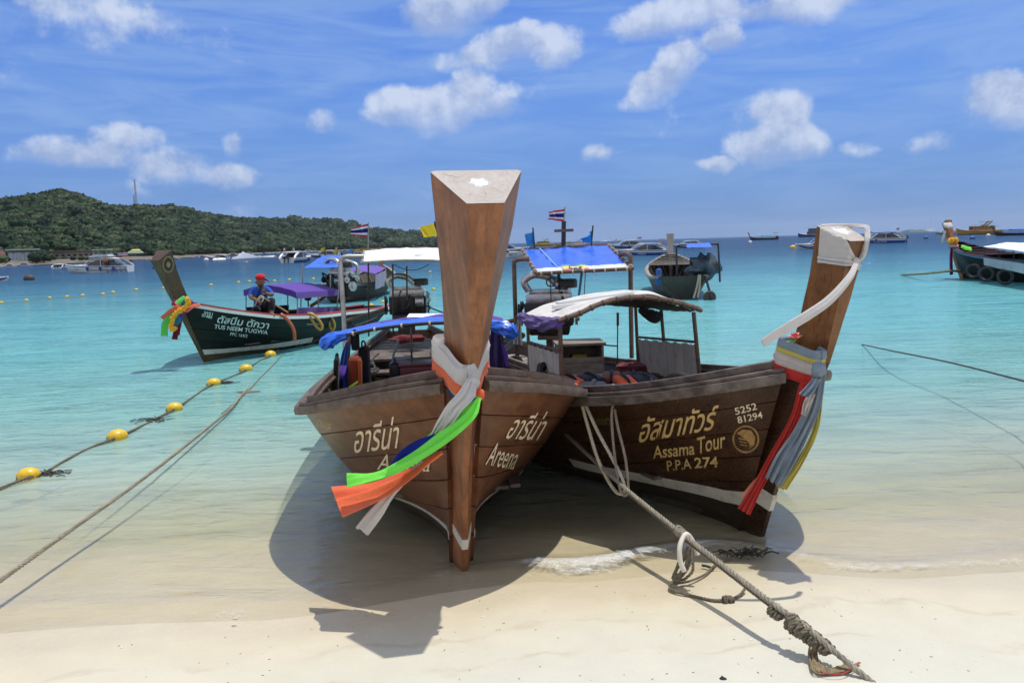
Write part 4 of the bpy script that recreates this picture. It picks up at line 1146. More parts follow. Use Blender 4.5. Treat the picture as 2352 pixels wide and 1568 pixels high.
MB().slab(patch4(at(905, 606, 9.35), at(985, 606, 9.3), at(985, 607, 9.8), at(905, 607, 9.8), -.07), 12, 4, .006).build('sagging_net', M_DARKCLOTH, wr, world=True, smooth=True)
ro = thing('engine_stay', 'dark rope stays running from the engine to both rails of the teak boat', 'rope', at(817, 746, 9.0), 0)
MB().tube(sag(at(815, 748, 8.6), at(897, 711, 9.5), .02), .009, 6).tube(sag(at(972, 699, 9.5), at(1100, 742, 8.5), .02), .009, 6).build('line', M_LINE, ro, world=True, smooth=True)
# stern deck
db = MB()
for k in range(7):
    x0 = -4.45 - .24 * k
    u_ = H1.u_at_x(x0); h = H1.row(u_)[3] - .05
    MB().box((x0, 0, H1.row(u_)[4] - .05 - .002 * (k % 2)), (.226, 2 * h, .025)).build('deck_board', M_FLOOR, B1)
for k in range(3): MB().box((-1.9 - 1.1 * k, 0, .42), (.20, 1.45 - .1 * k, .03), bev=.006).build('thwart', M_FLOOR, B1)
mt = thing('maroon_cloth', 'maroon cloth bundle at the foot of the engine on the teak boat', 'cloth', at(936, 782, 8.9), 0)
MB().ball((0, 0, .02), .16, 16, 8, (1.3, .6, .28), jit=.5, seed=3).build('bundle', cloth('maroon_rag', (.13, .012, .016), .85, 0), mt, smooth=True)
eb = thing('engine_mount', 'black box stand that carries the engine of the teak boat', 'engine stand', at(935, 780, 9.3), R(9))
MB().box((0, 0, .1), (.20, .20, .24), bev=.01).box((0, 0, .27), (.30, .2, .05), bev=.01).build('stand', M_BLACKPIPE, eb, smooth=True)
# ------------------------------------------------------------------ dark boat with gold lettering
B2 = thing('longtail_boat', 'dark varnished longtail boat with gold lettering and white cloth on its post', 'longtail boat', (1.42, 4.41, 0), R(23) - R(90), group='longtail boats')
B2['nick'] = 'dark boat'
W2 = mw(B2)
H2 = Hull([
    (-.11, -0.03, .27, .085, .975, 1.2, 1.0), (-.22, -.05, .15, .30, .935, 1.3, 1.0), (-.38, -.08, .0, .45, .892, 1.25, 1.0), (-.62, -.12, -.3, .65, .818, 1.05, 1.03), (-.98, -.16, -.7, .80, .748, .85, 1.15),
    (-1.4, -.20, -1.2, .865, .672, .65, 1.3), (-2.1, -.25, -2.0, .87, .60, .5, 1.5), (-3.0, -.25, -3.0, .80, .525, .46, 1.6), (-3.9, -.2, -4.0, .66, .53, .48, 1.5), (-4.5, -.08, -4.7, .48, .56, .5, 1.4), (-4.8, .08, -5.1, .30, .60, .5, 1.3)], .055)
loft_hull(H2, B2, M_DARKHULL, 6).build('seam', M_SEAM, B2, smooth=True)
S2 = [(.015, -.06, 17, .08, .030, .15), (.10, .22, 18, .095, .030, .18), (.235, .60, 20, .115, .036, .20), (.35, .88, 20, .15, .040, .21), (.405, 1.03, 18, .15, .042, .195), (.46, 1.22, 16.5, .16, .06, .19), (.52, 1.45, 15, .182, .09, .185), (.575, 1.66, 14, .206, .122, .19)]
def lean2(z): return .036 * z + .042 * max(0, min(1, (z - .55) / .45))
P2 = stem_post(S2, lean2)
for i, p in enumerate(P2[-1]):
    back = (P2[-1][0].x - p.x) / .22
    P2[-1][i] = p + Vector((0, 0, .045)) * max(0, back)
MB().loft(P2[:5]).build('stem', M_DARKHULL, B2, smooth=True, angle=22)
MB().loft(worn([[p.copy() for p in P2[4]]] + P2[5:])).build('stem_post', M_POST2, B2, smooth=True, angle=22)
end_cap(P2, B2)
def z2hi(u): return .235 - .045 * min(1, u * 6)
def z2lo(u): return .135 - .03 * min(1, u * 6) + .03 * max(0, u * 6 - 1) * .3
stripe(H2, 0.004, .5, z2lo, z2hi, .006).build('waterline_band', M_WHITEBAND, B2, smooth=True)
stripe(H2, 0.004, .6, lambda u: -.2, z2lo, .005).build('bottom_paint', M_ANTIFOUL2, B2, smooth=True)
a0, b0 = P2[0], P2[1]
rr = []
for z in (.14, .238):
    f = (z + .06) / .28; q = [a0[i].lerp(b0[i], f) for i in range(6)]; c = sum(q, Vector()) / 6; rr.append([c + (p - c) * 1.05 + Vector((.003, 0, 0)) for p in q])
MB().loft(rr).build('waterline_band', M_WHITEBAND, B2)
rail_set(H2, B2, M_DARKRAIL, .04, .05)
transom(H2, B2, M_DARKHULL)
ribs(H2, B2, M_DARKRAIL, [.3, .36, .42, .48, .54, .6, .66, .72, .78, .84])
floor_boards(H2, B2, M_FLOOR, -.6, -4.6, .20, 9)
for k, (x, z, w_) in enumerate(((-1.25, .38, .20), (-1.75, .40, .16), (-2.15, .42, .20), (-2.6, .40, .2))):
    u_ = H2.u_at_x(x); h = H2.P(u_, H2.v_at_z(u_, z)).y - .04
    MB().box((x, 0, z), (w_, 2 * h, .03), bev=.005).build('thwart', M_GREYWOOD if k > 1 else M_FLOOR, B2)
for k in range(8):
    x0 = -2.85 - .23 * k; u_ = H2.u_at_x(x0); h = H2.row(u_)[3] - .06
    MB().box((x0, 0, H2.row(u_)[4] - .10), (.218, 2 * h, .025)).build('deck_board', M_GREYWOOD, B2)
for k in range(6):
    x0 = -.02 - .105 * k; u_ = H2.u_at_x(x0 - .05); h = H2.row(u_)[3] - .09
    if h > .05: MB().box((x0 - .05, 0, H2.row(u_)[4] - .045), (.1, 2 * h, .022)).build('foredeck_board', M_DARKRAIL, B2)
BV2 = H2.bvh(W2)
def Z6(x, y): return ((2100 + x / 1.6507) / 1.7415, (1450 + y / 1.6507) / 1.7415)
text_on(BV2, 'อัสมาทัวร์', Z6(748, 530), Z6(1258, 440), 0, M_GOLD, B2, up_px=(8, -58), bold=.012, shear=.2)
text_on(BV2, 'Assama', Z6(845, 636), Z6(1120, 606), 0, M_GOLD, B2, up_px=(0, -30), bold=.012)
text_on(BV2, 'Tour', Z6(1135, 605), Z6(1322, 560), 0, M_GOLD, B2, up_px=(0, -38), bold=.012)
text_on(BV2, 'P.P.A', Z6(940, 716), Z6(1100, 700), 24, M_GOLD, B2, bold=.012)
text_on(BV2, '274', Z6(1120, 698), Z6(1275, 690), 25, M_GOLD, B2, bold=.02)
text_on(BV2, '5252', Z6(1392, 345), Z6(1535, 308), 16, M_CREAM, B2, bold=.01)
text_on(BV2, '81294', Z6(1408, 402), Z6(1572, 366), 16, M_CREAM, B2, bold=.01)
text_on(BV2, '๘-๑๓๗๖', Z6(440, 408), Z6(560, 412), 17, plain('faded_gold', (.20, .15, .06), .6), B2)
def emblem(bvh, parent, c, rx, ry, mat, mat2, rot=0.0):
    """round seal: rim, field and a stylised bird-like shape cut across it"""
    def put(pts, off, m, name):
        out = []
        for (x, y) in pts:
            xr = x * math.cos(rot) - y * math.sin(rot); yr = x * math.sin(rot) + y * math.cos(rot)
            d = ray(c[0] + xr * rx, c[1] + yr * ry).normalized(); h = bvh.ray_cast(Vector((0, 0, CAM_H)), d, 500)
            if h[0] is None: return
            out.append(h[0] - d * off)
        MB().add(out, [list(range(len(out)))]).build(name, m, parent, world=True)
    circ = lambda r: [(r * math.cos(k * math.pi / 14), r * math.sin(k * math.pi / 14)) for k in range(28)]
    put(circ(1.0), .003, mat, 'seal'); put(circ(.86), .005, mat2, 'seal_field')
    put([(-.75, -.25), (-.4, -.62), (.2, -.72), (.62, -.35), (.72, .2), (.45, .62), (.3, .2), (.05, .05), (-.3, -.1)], .007, mat, 'seal_figure')
    for k in range(3): put([(-.55 + .12 * k, .02 + .2 * k), (.05 + .1 * k, .0 + .2 * k), (.02 + .1 * k, .09 + .2 * k), (-.52 + .12 * k, .11 + .2 * k)], .007, mat, 'seal_figure')
M_GOLDDK = plain('worn_gold', (.36, .21, .07), .5, var=.3, scale=20, dirt=(.08, .035, .015), dirt_amt=.9)
emblem(BV2, B2, Z6(1458, 505), 31, 32, M_GOLDDK, M_DARKHULL, R(15))

# cloths on the post
wc = thing('white_cloth', 'white cloth wrapped over the top of the post on the dark boat, its end flying', 'cloth', B2.location, B2.rotation_euler.z)
def post2(z, back, y, m=.008):
    for a, b in zip(S2, S2[1:]):
        if a[1] <= z <= b[1] + .001:
            f = (z - a[1]) / (b[1] - a[1]); q = [lerp(a[i], b[i], f) for i in range(6)]; break
    else: q = S2[-1]
    x, _, th, wb, wf, d = q
    return Vector((x - d * back * math.cos(R(th)) + (m if back < .05 else 0) - (m if back > .97 else 0), lean2(z) + y * (lerp(wf, wb, back) / 2 + m), z + .26 * d * back))
# the cloth lies on the faces of the post: find those faces along the lines of sight measured in the photo
_pm = MB().loft(P2); PBV = BVHTree.FromPolygons([tuple(W2 @ p) for p in _pm.v], _pm.f)
def onpost(u, v, off=.010):
    d = ray(u, v).normalized(); h = PBV.ray_cast(Vector((0, 0, CAM_H)), d, 50)
    if h[0] is None:
        best = None
        for r_ in range(2, 40, 2):
            for k in range(8):
                d2 = ray(u + r_ * math.cos(k * .785), v + r_ * math.sin(k * .785)).normalized(); h = PBV.ray_cast(Vector((0, 0, CAM_H)), d2, 50)
                if h[0] is not None: return at(u, v, h[0].y - off)
        return at(u, v, 3.9)
    return h[0] - d * off
def cover(lc, rc, nu=26, nv=20, pleat=7, amp=.004):
    """cloth stretched over the post between two edge curves, pleats running from edge to edge"""
    Lc = spline([Vector((a, b, 0)) for a, b in lc], 8); Rc = spline([Vector((a, b, 0)) for a, b in rc], 8)
    def pk(P, a): q = a * (len(P) - 1); i = min(int(q), len(P) - 2); return P[i].lerp(P[i + 1], q - i)
    G = [[pk(Lc, a / nv).lerp(pk(Rc, a / nv), b / nu) for b in range(nu + 1)] for a in range(nv + 1)]
    def fn(b, a):
        q = G[int(round(a * nv))][int(round(b * nu))]
        w = .35 + .65 * b
        return onpost(q.x, q.y, .007 + amp * w * (1 + math.sin(a * pleat * 6.28 + 2 * math.sin(b * 2))) + amp * .6 * math.sin(a * pleat * 13 + b * 3))
    return MB().slab(fn, nu, nv, -.002)
cover([(1884, 517), (1881, 560), (1878, 604)], [(1915, 520), (1938, 560), (1966, 606)], pleat=6).build('wrap', M_WHITECLOTH, wc, world=True, smooth=True, angle=80)
cover([(1914, 519), (1935, 555), (1964, 602)], [(1926, 520), (1946, 555), (1972, 604)], 8, 16, 2, .006).build('fold', M_WHITECLOTH, wc, world=True, smooth=True, angle=80)
kn = at(1966, 606, 3.80)
kn = onpost(1966, 606, .02)
mb = MB()
fabric_tube(mb, [onpost(u, v, .012) for u, v in ((1992, 530), (1990, 555), (1982, 585), (1968, 605))], [.016, .016, .014, .010], [.008] * 4, k=4, amp=.2, n=18, res=8)
fabric_tube(mb, [onpost(u, v, .010) for u, v in ((1884, 519), (1912, 518), (1945, 518), (1975, 519), (1990, 522), (1993, 532))], [.008, .011, .012, .012, .012, .012], [.007] * 6, k=4, amp=.2, n=18, res=8)
for vv in (598, 590): fabric_tube(mb, [onpost(u, v, .012) for u, v in ((1879, vv), (1915, vv + 6), (1945, vv + 9), (1966, 606))], [.010, .010, .009, .006], [.006] * 4, k=4, amp=.2, n=14, res=6)
mb.build('fold', M_WHITECLOTH, wc, world=True, smooth=True, angle=80)
MB().ball(kn, .026, 14, 10, (.9, .8, 1.2), jit=.5, seed=4).build('knot', M_WHITECLOTH, wc, world=True, smooth=True)
mb = MB()
fabric_tube(mb, wpath((1966, 608, 3.78), (1950, 640, 3.72), (1905, 690, 3.68), (1850, 728, 3.66), (1795, 760, 3.66), (1752, 788, 3.66)), [.012, .016, .020, .022, .022, .019], [.012, .014, .015, .014, .012, .011], k=3, amp=.14, twist=.5, n=26, res=9, up=(-.5, 0, .85))
mb.build('tail', M_WHITECLOTH, wc, world=True, smooth=True, angle=80)

sash('blue_grey_lace_sash', 'grey-blue lace sash hanging down the stem of the dark boat', M_LACE,
     [(1.078, 1.132, .013, .030, .014, .5)],
     [([(1870, 850, 3.90), (1852, 930, 3.92), (1822, 990, 3.95), (1782, 1045, 3.99), (1758, 1095, 4.03)], [(1898, 850, 3.88), (1886, 930, 3.90), (1862, 990, 3.93), (1828, 1060, 3.97), (1792, 1120, 4.02)], 3, .012, 1.0),
      ([(1866, 870, 3.86), (1852, 885, 3.85), (1836, 905, 3.85)], [(1886, 870, 3.86), (1872, 895, 3.85), (1856, 912, 3.85)], 2, .010, 3.0)],
     S2, B2, knots=[(at(1881, 848, 3.88), .034, (1.1, .8, 1.1))])
sash('yellow_lace_sash', 'yellow lace sash beside the grey-blue one on the dark boat', M_LACEY,
     [(1.055, 1.105, .016, .020, .012, .4)],
     [([(1880, 900, 3.93), (1868, 980, 3.95), (1830, 1060, 4.0), (1784, 1120, 4.05)], [(1892, 900, 3.93), (1880, 985, 3.95), (1845, 1060, 4.0), (1806, 1124, 4.05)], 2, .010, 2.0)], S2, B2)
sash('white_lace_sash', 'frayed white lace band round the stem of the dark boat', M_LACEW,
     [(1.008, 1.06, .020, .036, .014, .5)], [([(1858, 905, 3.90), (1845, 925, 3.90), (1840, 950, 3.91)], [(1874, 905, 3.90), (1862, 930, 3.90), (1850, 955, 3.91)], 2, .008, 2.0)], S2, B2)
sash('red_sash', 'long red cloth sash trailing to the water in front of the dark boat', M_REDCLOTH,
     [(.960, 1.0, .022, .034, .012, .4)],
     [([(1838, 880, 3.98), (1815, 960, 4.02), (1770, 1040, 4.06), (1725, 1120, 4.10), (1694, 1166, 4.12)], [(1862, 880, 3.96), (1836, 965, 4.0), (1800, 1040, 4.04), (1752, 1120, 4.08), (1722, 1183, 4.10)], 3, .008, 1.0)], S2, B2)
sash('salmon_sash', 'salmon pink sash end behind the red sash of the dark boat', M_SALMON, [],
     [([(1752, 1085, 4.12), (1725, 1110, 4.13), (1702, 1138, 4.14)], [(1765, 1085, 4.12), (1740, 1125, 4.13), (1712, 1152, 4.14)], 1, .006, 1.0)], S2, B2)
fl = thing('lotus_flower', 'pink artificial lotus tucked behind the post of the dark boat', 'flower', at(1826, 779, 4.06), 0); fl.scale = (.8, .8, .8)
MPET = plain('pink_petal', (.80, .22, .20), .6, var=.2, scale=40); MLF = plain('green_leaf', (.16, .38, .05), .6)
for ring_, (n_, tilt, ln) in enumerate(((7, .5, .055), (6, .95, .055), (5, 1.3, .05))):
    for k in range(n_):
        th = 2 * math.pi * k / n_ + ring_ * .4; d = Vector((math.cos(th) * math.cos(tilt), math.sin(th) * math.cos(tilt), math.sin(tilt))); sd = Vector((-math.sin(th), math.cos(th), 0)); up = sd.cross(d)
        MB().slab(lambda a, b: d * ln * a + sd * (b - .5) * .030 * math.sin(min(1, a * .95 + .05) * 3.1) + up * -.010 * math.sin(a * 3.1) * (1 - (2 * b - 1) ** 2), 5, 4, .0012).build('petal', MPET, fl, smooth=True)
for th in (3.4, 2.7, 4.2):
    d = Vector((math.cos(th), math.sin(th) * .6, -.25)); sd = Vector((0, 0, 1)).cross(d).normalized()
    MB().slab(lambda a, b: d * .06 * a + sd * (b - .5) * .035 * math.sin(min(1, a * .95 + .05) * 3.1), 4, 3, .0012).build('leaf', MLF, fl, smooth=True)

# sun roof of the passengers: rusty arch, canvas, curtains
cp = thing('canvas_awning', 'worn white canvas awning on a rusty arched frame over the dark boat', 'awning', at(1450, 880, 5.7), 0)
f_arch = spline(wpath((1282, 737, 5.46), (1333, 719, 5.52), (1376, 699, 5.58), (1427, 686, 5.66), (1478, 683, 5.74), (1534, 690, 5.82), (1578, 702, 5.9), (1611, 713, 5.95)), 5)
back_arch = spline(wpath((1194, 730, 6.22), (1240, 712, 6.26), (1300, 692, 6.32), (1380, 678, 6.42), (1440, 672, 6.55), (1490, 676, 6.62), (1528, 688, 6.7), (1552, 700, 6.75)), 5)
MB().tube(f_arch, .017, 8).build('arch_pipe', M_RUST, cp, world=True, smooth=True)
MB().tube(back_arch, .014, 8).build('arch_pipe', M_RUST, cp, world=True, smooth=True)
def canv(a, b):
    i = a * (len(f_arch) - 1); j = min(int(i), len(f_arch) - 2)
    p = f_arch[j].lerp(f_arch[j + 1], i - j); q = back_arch[j].lerp(back_arch[j + 1], i - j)
    r_ = p.lerp(q, b); return r_ + Vector((0, 0, .018 - .025 * math.sin(b * 3.14) + .010 * noise.noise(Vector((a * 9, b * 4, 1)))))
MB().slab(canv, 42, 10, -.006).build('canvas', M_CANVAS, cp, world=True, smooth=True, angle=60)
MB().slab(lambda a, b: canv(.34 + .62 * a, .1 + .85 * b) - Vector((0, 0, .03 + .06 * math.sin(a * 3.14) * math.sin(b * 3.14) + .012 * noise.noise(Vector((a * 12, b * 8, 2))))), 30, 10, .004).build('torn_lining', plain('black_lining', (.012, .011, .010), .9, dirt=(.10, .08, .06), dirt_amt=.5, scale=14), cp, world=True, smooth=True)
for (a, b, w_) in (((1279, 697, 6.1), (1451, 673, 6.2), .10), ((1270, 706, 6.0), (1350, 697, 6.05), .06)):
    MB().bar(at(*a), at(*b), w_, .028).build('white_board', M_WHITEP, cp, world=True)
ls = MB()
for k in range(2, len(f_arch) - 2, 3): lashing(ls, f_arch[k], .018, f_arch[k + 1] - f_arch[k], 2, .004)
ls.build('lashing', M_ROPEDARK, cp, world=True)['kind'] = 'stuff'
# rolled striped side cloth
mb = MB(); fabric_tube(mb, wpath((1196, 727, 6.2), (1215, 736, 6.0), (1245, 744, 5.78), (1284, 742, 5.46)), [.03, .045, .05, .04], [.03, .04, .045, .035], k=5, amp=.2, twist=2.5, n=22, res=8)
mb.build('rolled_side_cloth', cloth('purple_printed', (.10, .06, .22), .8, 0, var=.9), cp, world=True, smooth=True)
mb = MB(); fabric_tube(mb, wpath((1470, 712, 6.1), (1490, 722, 6.0), (1505, 728, 5.98), (1520, 722, 6.0)), [.02, .04, .05, .02], [.02, .03, .04, .02], k=4, amp=.2, n=16)
mb.build('hanging_rag', M_DARKCLOTH, cp, world=True, smooth=True)
for (a, b, r_) in (((1593, 717, 5.93), (1609, 885, 5.93), .016), ((1518, 705, 6.35), (1532, 872, 6.3), .014), ((1459, 690, 6.62), (1467, 858, 6.6), .014), ((1286, 742, 5.5), (1291, 895, 5.5), .016), ((1211, 728, 6.15), (1217, 865, 6.1), .013)):
    pole(cp, at(*a), at(*b), r_, M_RUST)
def curtain(name, tl, tr, br, bl, label):
    o = thing(name, label, 'curtain', at(*bl), 0)
    A, B, C_, D_ = [at(*q) for q in (tl, tr, br, bl)]
    n = (B - A).cross(D_ - A).normalized()
    def fn(a, b):
        sagz = .012 * abs(math.sin(a * 6 * 3.14159)) * (1 - b)
        return A.lerp(B, a).lerp(D_.lerp(C_, a), b) + n * (.010 * math.sin(a * 26) * (.4 + .6 * b)) - Vector((0, 0, sagz))
    MB().slab(fn, 60, 8, .003).build('cloth', M_CURTAIN, o, world=True, smooth=True)
    MB().tube([A + Vector((0, 0, .012)), B + Vector((0, 0, .012))], .010, 8).build('curtain_rod', M_RUST, o, world=True, smooth=True)
    MB().tube([D_, C_], .008, 8).build('curtain_rod', M_RUST, o, world=True, smooth=True)
    rg = MB(); st = MB()
    for k in range(8):
        rg.torus(A.lerp(B, (k + .3) / 8) + Vector((0, 0, .006)), .014, .0022, axis=(B - A), n=12, m=5)
    rg.build('curtain_ring', M_BLACKPIPE, o, world=True)
    for k in range(7):
        a = (k + .6) / 7.2; st.grid(lambda u, v: fn(a + .006 * v, .02 + .96 * u) - n * .0035 * (1 if n.y > 0 else -1), 8, 1)
    st.build('stripe', plain('brown_stripe', (.30, .20, .13), .85), o, world=True)
    return o
curtain('side_curtain', (1464, 777, 6.6), (1601, 789, 5.93), (1605, 880, 5.93), (1472, 850, 6.6), 'grey striped curtain laced between the rusty poles of the dark boat, facing the water')
curtain('side_curtain', (1213, 788, 6.1), (1285, 810, 5.5), (1291, 892, 5.5), (1217, 862, 6.1), 'pale striped curtain on the dark boat beside the teak boat')
# crate, tyres, jackets, lever, rag
cr = thing('wooden_crate', 'open-fronted wooden crate on the deck of the dark boat', 'crate', at(1330, 852, 7.0), R(3))
MCR = wood('crate_wood', (.12, .085, .06), (.30, .23, .17), .75, (.8, 8, 8), 4, grey=(.36, .33, .3), grey_amt=.6, bump=.4)
MB().box((0, .16, .125), (.38, .016, .25)).build('back_board', MCR, cr)
for sx in (-1, 1): MB().box((sx * .192, 0, .125), (.018, .32, .25)).build('side_board', MCR, cr)
MB().box((0, -.16, .05), (.40, .018, .10)).build('front_board', MCR, cr); MB().box((0, -.163, .125), (.40, .018, .045)).build('front_board', MCR, cr)
for k in range(3): MB().box((0, -.115 + .115 * k, .263), (.44, .112, .02)).build('lid_board', MCR, cr)
MB().box((0, 0, .01), (.37, .3, .015)).build('bottom_board', MCR, cr)
MB().box((.0, 0, .10), (.14, .12, .12), bev=.02).build('yellow_can', plain('dull_yellow', (.42, .28, .01), .6), cr, smooth=True)
tyre('motorcycle_tyre', at(1562, 902, 5.62), (.35, .9, .25), .135, .026, 'black motorcycle tyre leaning on the inside of the dark boat under the curtain')
tyre('motorcycle_tyre', at(1250, 866, 5.75), (.9, -.35, .2), .085, .026, 'small black tyre standing against the pale curtain')
tyre('car_tyre', at(1222, 862, 6.6), (.3, -.3, .9), .10, .04, 'black tyre lying by the stern rail of the dark boat')
lifejacket('life_jacket', at(1462, 877, 5.75), R(12), (R(10), 0), 'orange and navy life jacket on the seat next to the motorcycle tyre', (M_LIFEO, M_LIFEN))
lifejacket('life_jacket', at(1430, 866, 6.1), R(-8), (R(5), 0), 'brownish orange life jacket on the thwart behind the rope coil', (cloth('brown_orange', (.30, .10, .07), .8, 0), M_LIFEN))
lifejacket('life_jacket', at(1335, 873, 5.9), R(20), (R(4), 0), 'orange life jacket on the thwart in front of the wooden crate')
lifejacket('life_jacket', at(1334, 889, 5.45), R(-15), (R(4), 0), 'orange and black life jacket lowest in the dark boat near the hanging rope')
pole(B2, at(1419, 722, 7.2), at(1418, 838, 7.2), .006, M_BLACKPIPE, 'gear_lever')
MB().tube(wpath((1419, 718, 7.2), (1419, 748, 7.2)), .012, 8).build('lever_grip', M_RUBBER, B2, world=True, smooth=True)
MB().tube(wpath((1376, 791, 7.3), (1419, 795, 7.2)), .007, 6).build('lever_rod', M_BLACKPIPE, B2, world=True)
rag = thing('white_rag', 'whitish cloth hung on the rusty stern pole of the dark boat', 'cloth', at(1188, 792, 7.4), 0)
fabric_strip(MB(), wpath((1189, 733, 7.4), (1182, 760, 7.38), (1178, 790, 7.36)), wpath((1197, 733, 7.4), (1198, 762, 7.38), (1200, 792, 7.36)), 2.5, .03, 18, 16).build('rag', M_WHITECLOTH, rag, world=True, smooth=True)
rp = thing('red_cloth', 'dull red cloth crumpled on the thwart beside the curtain', 'cloth', at(1452, 852, 6.55), 0)
MB().ball((0, 0, .03), .09, 14, 8, (1.5, .8, .5), jit=.6, seed=8).build('crumple', cloth('dull_red', (.16, .03, .035), .85, 0), rp, smooth=True)
# stern: sun roof, flags, engine
engine(B2, at(1262, 720, 7.5), R(60), .75)
sr = thing('blue_sun_roof', 'bright blue sun roof with white hem on the stern of the dark boat', 'sun roof', at(1320, 830, 7.5), 0)
fl_, fr_, br_, bl_ = wpath((1232, 628, 7.25), (1453, 617, 7.05), (1396, 562, 8.3), (1199, 573, 8.45))
MB().slab(patch4(fl_.lerp(bl_, .18), fr_.lerp(br_, .18), br_, bl_, 0, .012, 1), 30, 16, .006).build('blue_sheet', M_BLUETARP, sr, world=True, smooth=True, angle=60)
hem = [fl_ + Vector((0, 0, -.004)), fr_ + Vector((0, 0, -.004)), fr_.lerp(br_, .185) + Vector((0, 0, .002)), fl_.lerp(bl_, .185) + Vector((0, 0, .002))]
MB().slab(patch4(*hem, 0, .012, 5), 40, 6, .006).build('white_hem', plain('silver_white_tarp', (.66, .69, .74), .35, var=.1, scale=8, bump=.6, bscale=12), sr, world=True, smooth=True)
MB().tube([fl_, fr_], .016, 8).tube([fr_, br_], .016, 8).tube([br_, bl_], .016, 8).tube([bl_, fl_], .016, 8).build('frame_pipe', M_RUST, sr, world=True, smooth=True)
ls = MB()
for k in range(9): lashing(ls, fl_.lerp(fr_, (k + .5) / 9), .017, fr_ - fl_, 2, .004)
for k in range(7): lashing(ls, fl_.lerp(bl_, (k + .5) / 7), .017, bl_ - fl_, 2, .004); lashing(ls, fr_.lerp(br_, (k + .5) / 7), .017, br_ - fr_, 2, .004)
ls.build('lashing', M_ROPELIGHT, sr, world=True)['kind'] = 'stuff'
MB().slab(patch4(fl_.lerp(bl_, .19).lerp(fr_.lerp(br_, .19), .245) + Vector((0, 0, .006)), fl_.lerp(bl_, .19).lerp(fr_.lerp(br_, .19), .265) + Vector((0, 0, .006)), bl_.lerp(br_, .215) + Vector((0, 0, .008)), bl_.lerp(br_, .195) + Vector((0, 0, .008))), 2, 10, .002).build('seam_tape', plain('pale_blue_tape', (.16, .32, .72), .4), sr, world=True)
frame_pipes(sr, [spline(wpath((1189, 838, 7.5), (1184, 720, 7.5), (1181, 610, 7.5), (1183, 600, 7.5), (1192, 596, 7.5), (1216, 594, 7.5)), 6), spline(wpath((1451, 822, 7.2), (1449, 700, 7.2), (1448, 598, 7.2), (1446, 588, 7.25), (1438, 583, 7.4), (1424, 584, 7.6)), 6)], .021, M_RUST)
# printed panel on the hem
po = thing('printed_panel', 'small printed panel in green yellow and red bands on the white hem', 'panel', at(1327, 618, 7.1), 0)
q0, q1 = .30, .565
def hemp(a, b, d): 
    f = patch4(*hem, 0, .012, 5); p = f(lerp(q0, q1, a), lerp(.12, 1.04, b)); return p + Vector((0, -.005 - d, .010 + d))
MG = [plain('print_red', (.55, .12, .20), .6, var=.5, scale=30), plain('print_yellow', (.72, .58, .16), .6, var=.2, scale=20), plain('print_green', (.12, .40, .20), .6, var=.2, scale=20)]
for i, (b0_, b1_) in enumerate(((0, .42), (.42, .78), (.78, 1))):
    MB().slab(lambda a, b: hemp(a, lerp(b0_, b1_, b), 0), 8, 3, .002).build('printed_band', MG[i], po, world=True)
MINK = plain('print_ink', (.06, .06, .06), .7, var=.4, scale=60); MPAL = plain('print_pale', (.60, .58, .52), .7)
def blob(cx, cy, rx, ry, d, m, n=18, jag=.2, seed=0):
    pts = [hemp(cx + rx * math.cos(k * 2 * math.pi / n) * (1 + jag * noise.noise(Vector((k * .9, seed, 0)))), cy + ry * math.sin(k * 2 * math.pi / n) * (1 + jag * noise.noise(Vector((k * .8, seed, 5)))), d) for k in range(n)]
    MB().add(pts, [list(range(n))]).build('printed_shape', m, po, world=True)
blob(.5, .45, .26, .42, .002, MINK, jag=.5, seed=1); blob(.5, .48, .14, .26, .004, MPAL, jag=.3, seed=3); blob(.5, .80, .22, .12, .005, MINK, jag=.3, seed=5); blob(.5, .30, .08, .07, .006, MINK, jag=.4, seed=7)
M_FLAGS = [cloth('flag_red', (.62, .04, .06), .8, .35), cloth('flag_white', (.80, .80, .80), .8, .35), cloth('flag_blue', (.02, .03, .22), .8, .35)]
M_YFLAG = cloth('flag_yellow', (.72, .62, .05), .8, .4); M_BFLAG = cloth('flag_sky', (.05, .36, .72), .8, .4)
def thai_flag(name, label, p_top, p_bot, t_top, t_bot, foot, seed=0, polew=.008, group='flags on the boats'):
    o = thing(name, label, 'flag', Vector(foot), 0, group)
    mb_, fn, n = flag_mesh(p_top, p_bot, t_top, t_bot, .035, seed=seed)
    for i, (b0_, b1_, m) in enumerate(((0, 1 / 6, 0), (1 / 6, 2 / 6, 1), (2 / 6, 4 / 6, 2), (4 / 6, 5 / 6, 1), (5 / 6, 1, 0))):
        MB().slab(lambda a, b: fn(a, lerp(b0_, b1_, b)), 18, 3, .003).build('stripe', M_FLAGS[m], o, world=True, smooth=True, angle=70)
    MB().cyl(Vector(foot), Vector(p_top) + Vector((0, 0, .02)), polew, 8).build('flagpole', M_GALV, o, world=True)
    return o
def plain_flag(name, label, mat, p_top, p_bot, t_top, t_bot, foot, top=None, seed=0, polew=.008, wave=.04, group='flags on the boats'):
    o = thing(name, label, 'flag', Vector(foot), 0, group)
    mb_, fn, n = flag_mesh(p_top, p_bot, t_top, t_bot, wave, seed=seed)
    mb_.build('flag_cloth', mat, o, world=True, smooth=True, angle=70)
    MB().cyl(Vector(foot), Vector(top or p_top) + Vector((0, 0, .01)), polew, 8).build('flagpole', M_BLACKPIPE, o, world=True)
    return o
ms = thing('cross_mast', 'dark wooden cross post on the back edge of the blue sun roof', 'mast', at(1294, 566, 8.4), 0)
MB().bar(at(1294, 568, 8.4), at(1295, 508, 8.4), .045, .045).build('post', M_BLACKPIPE, ms, world=True); MB().bar(at(1273, 530.5, 8.37), at(1317, 528.5, 8.37), .03, .03).build('crossbar', M_DARKRAIL, ms, world=True)
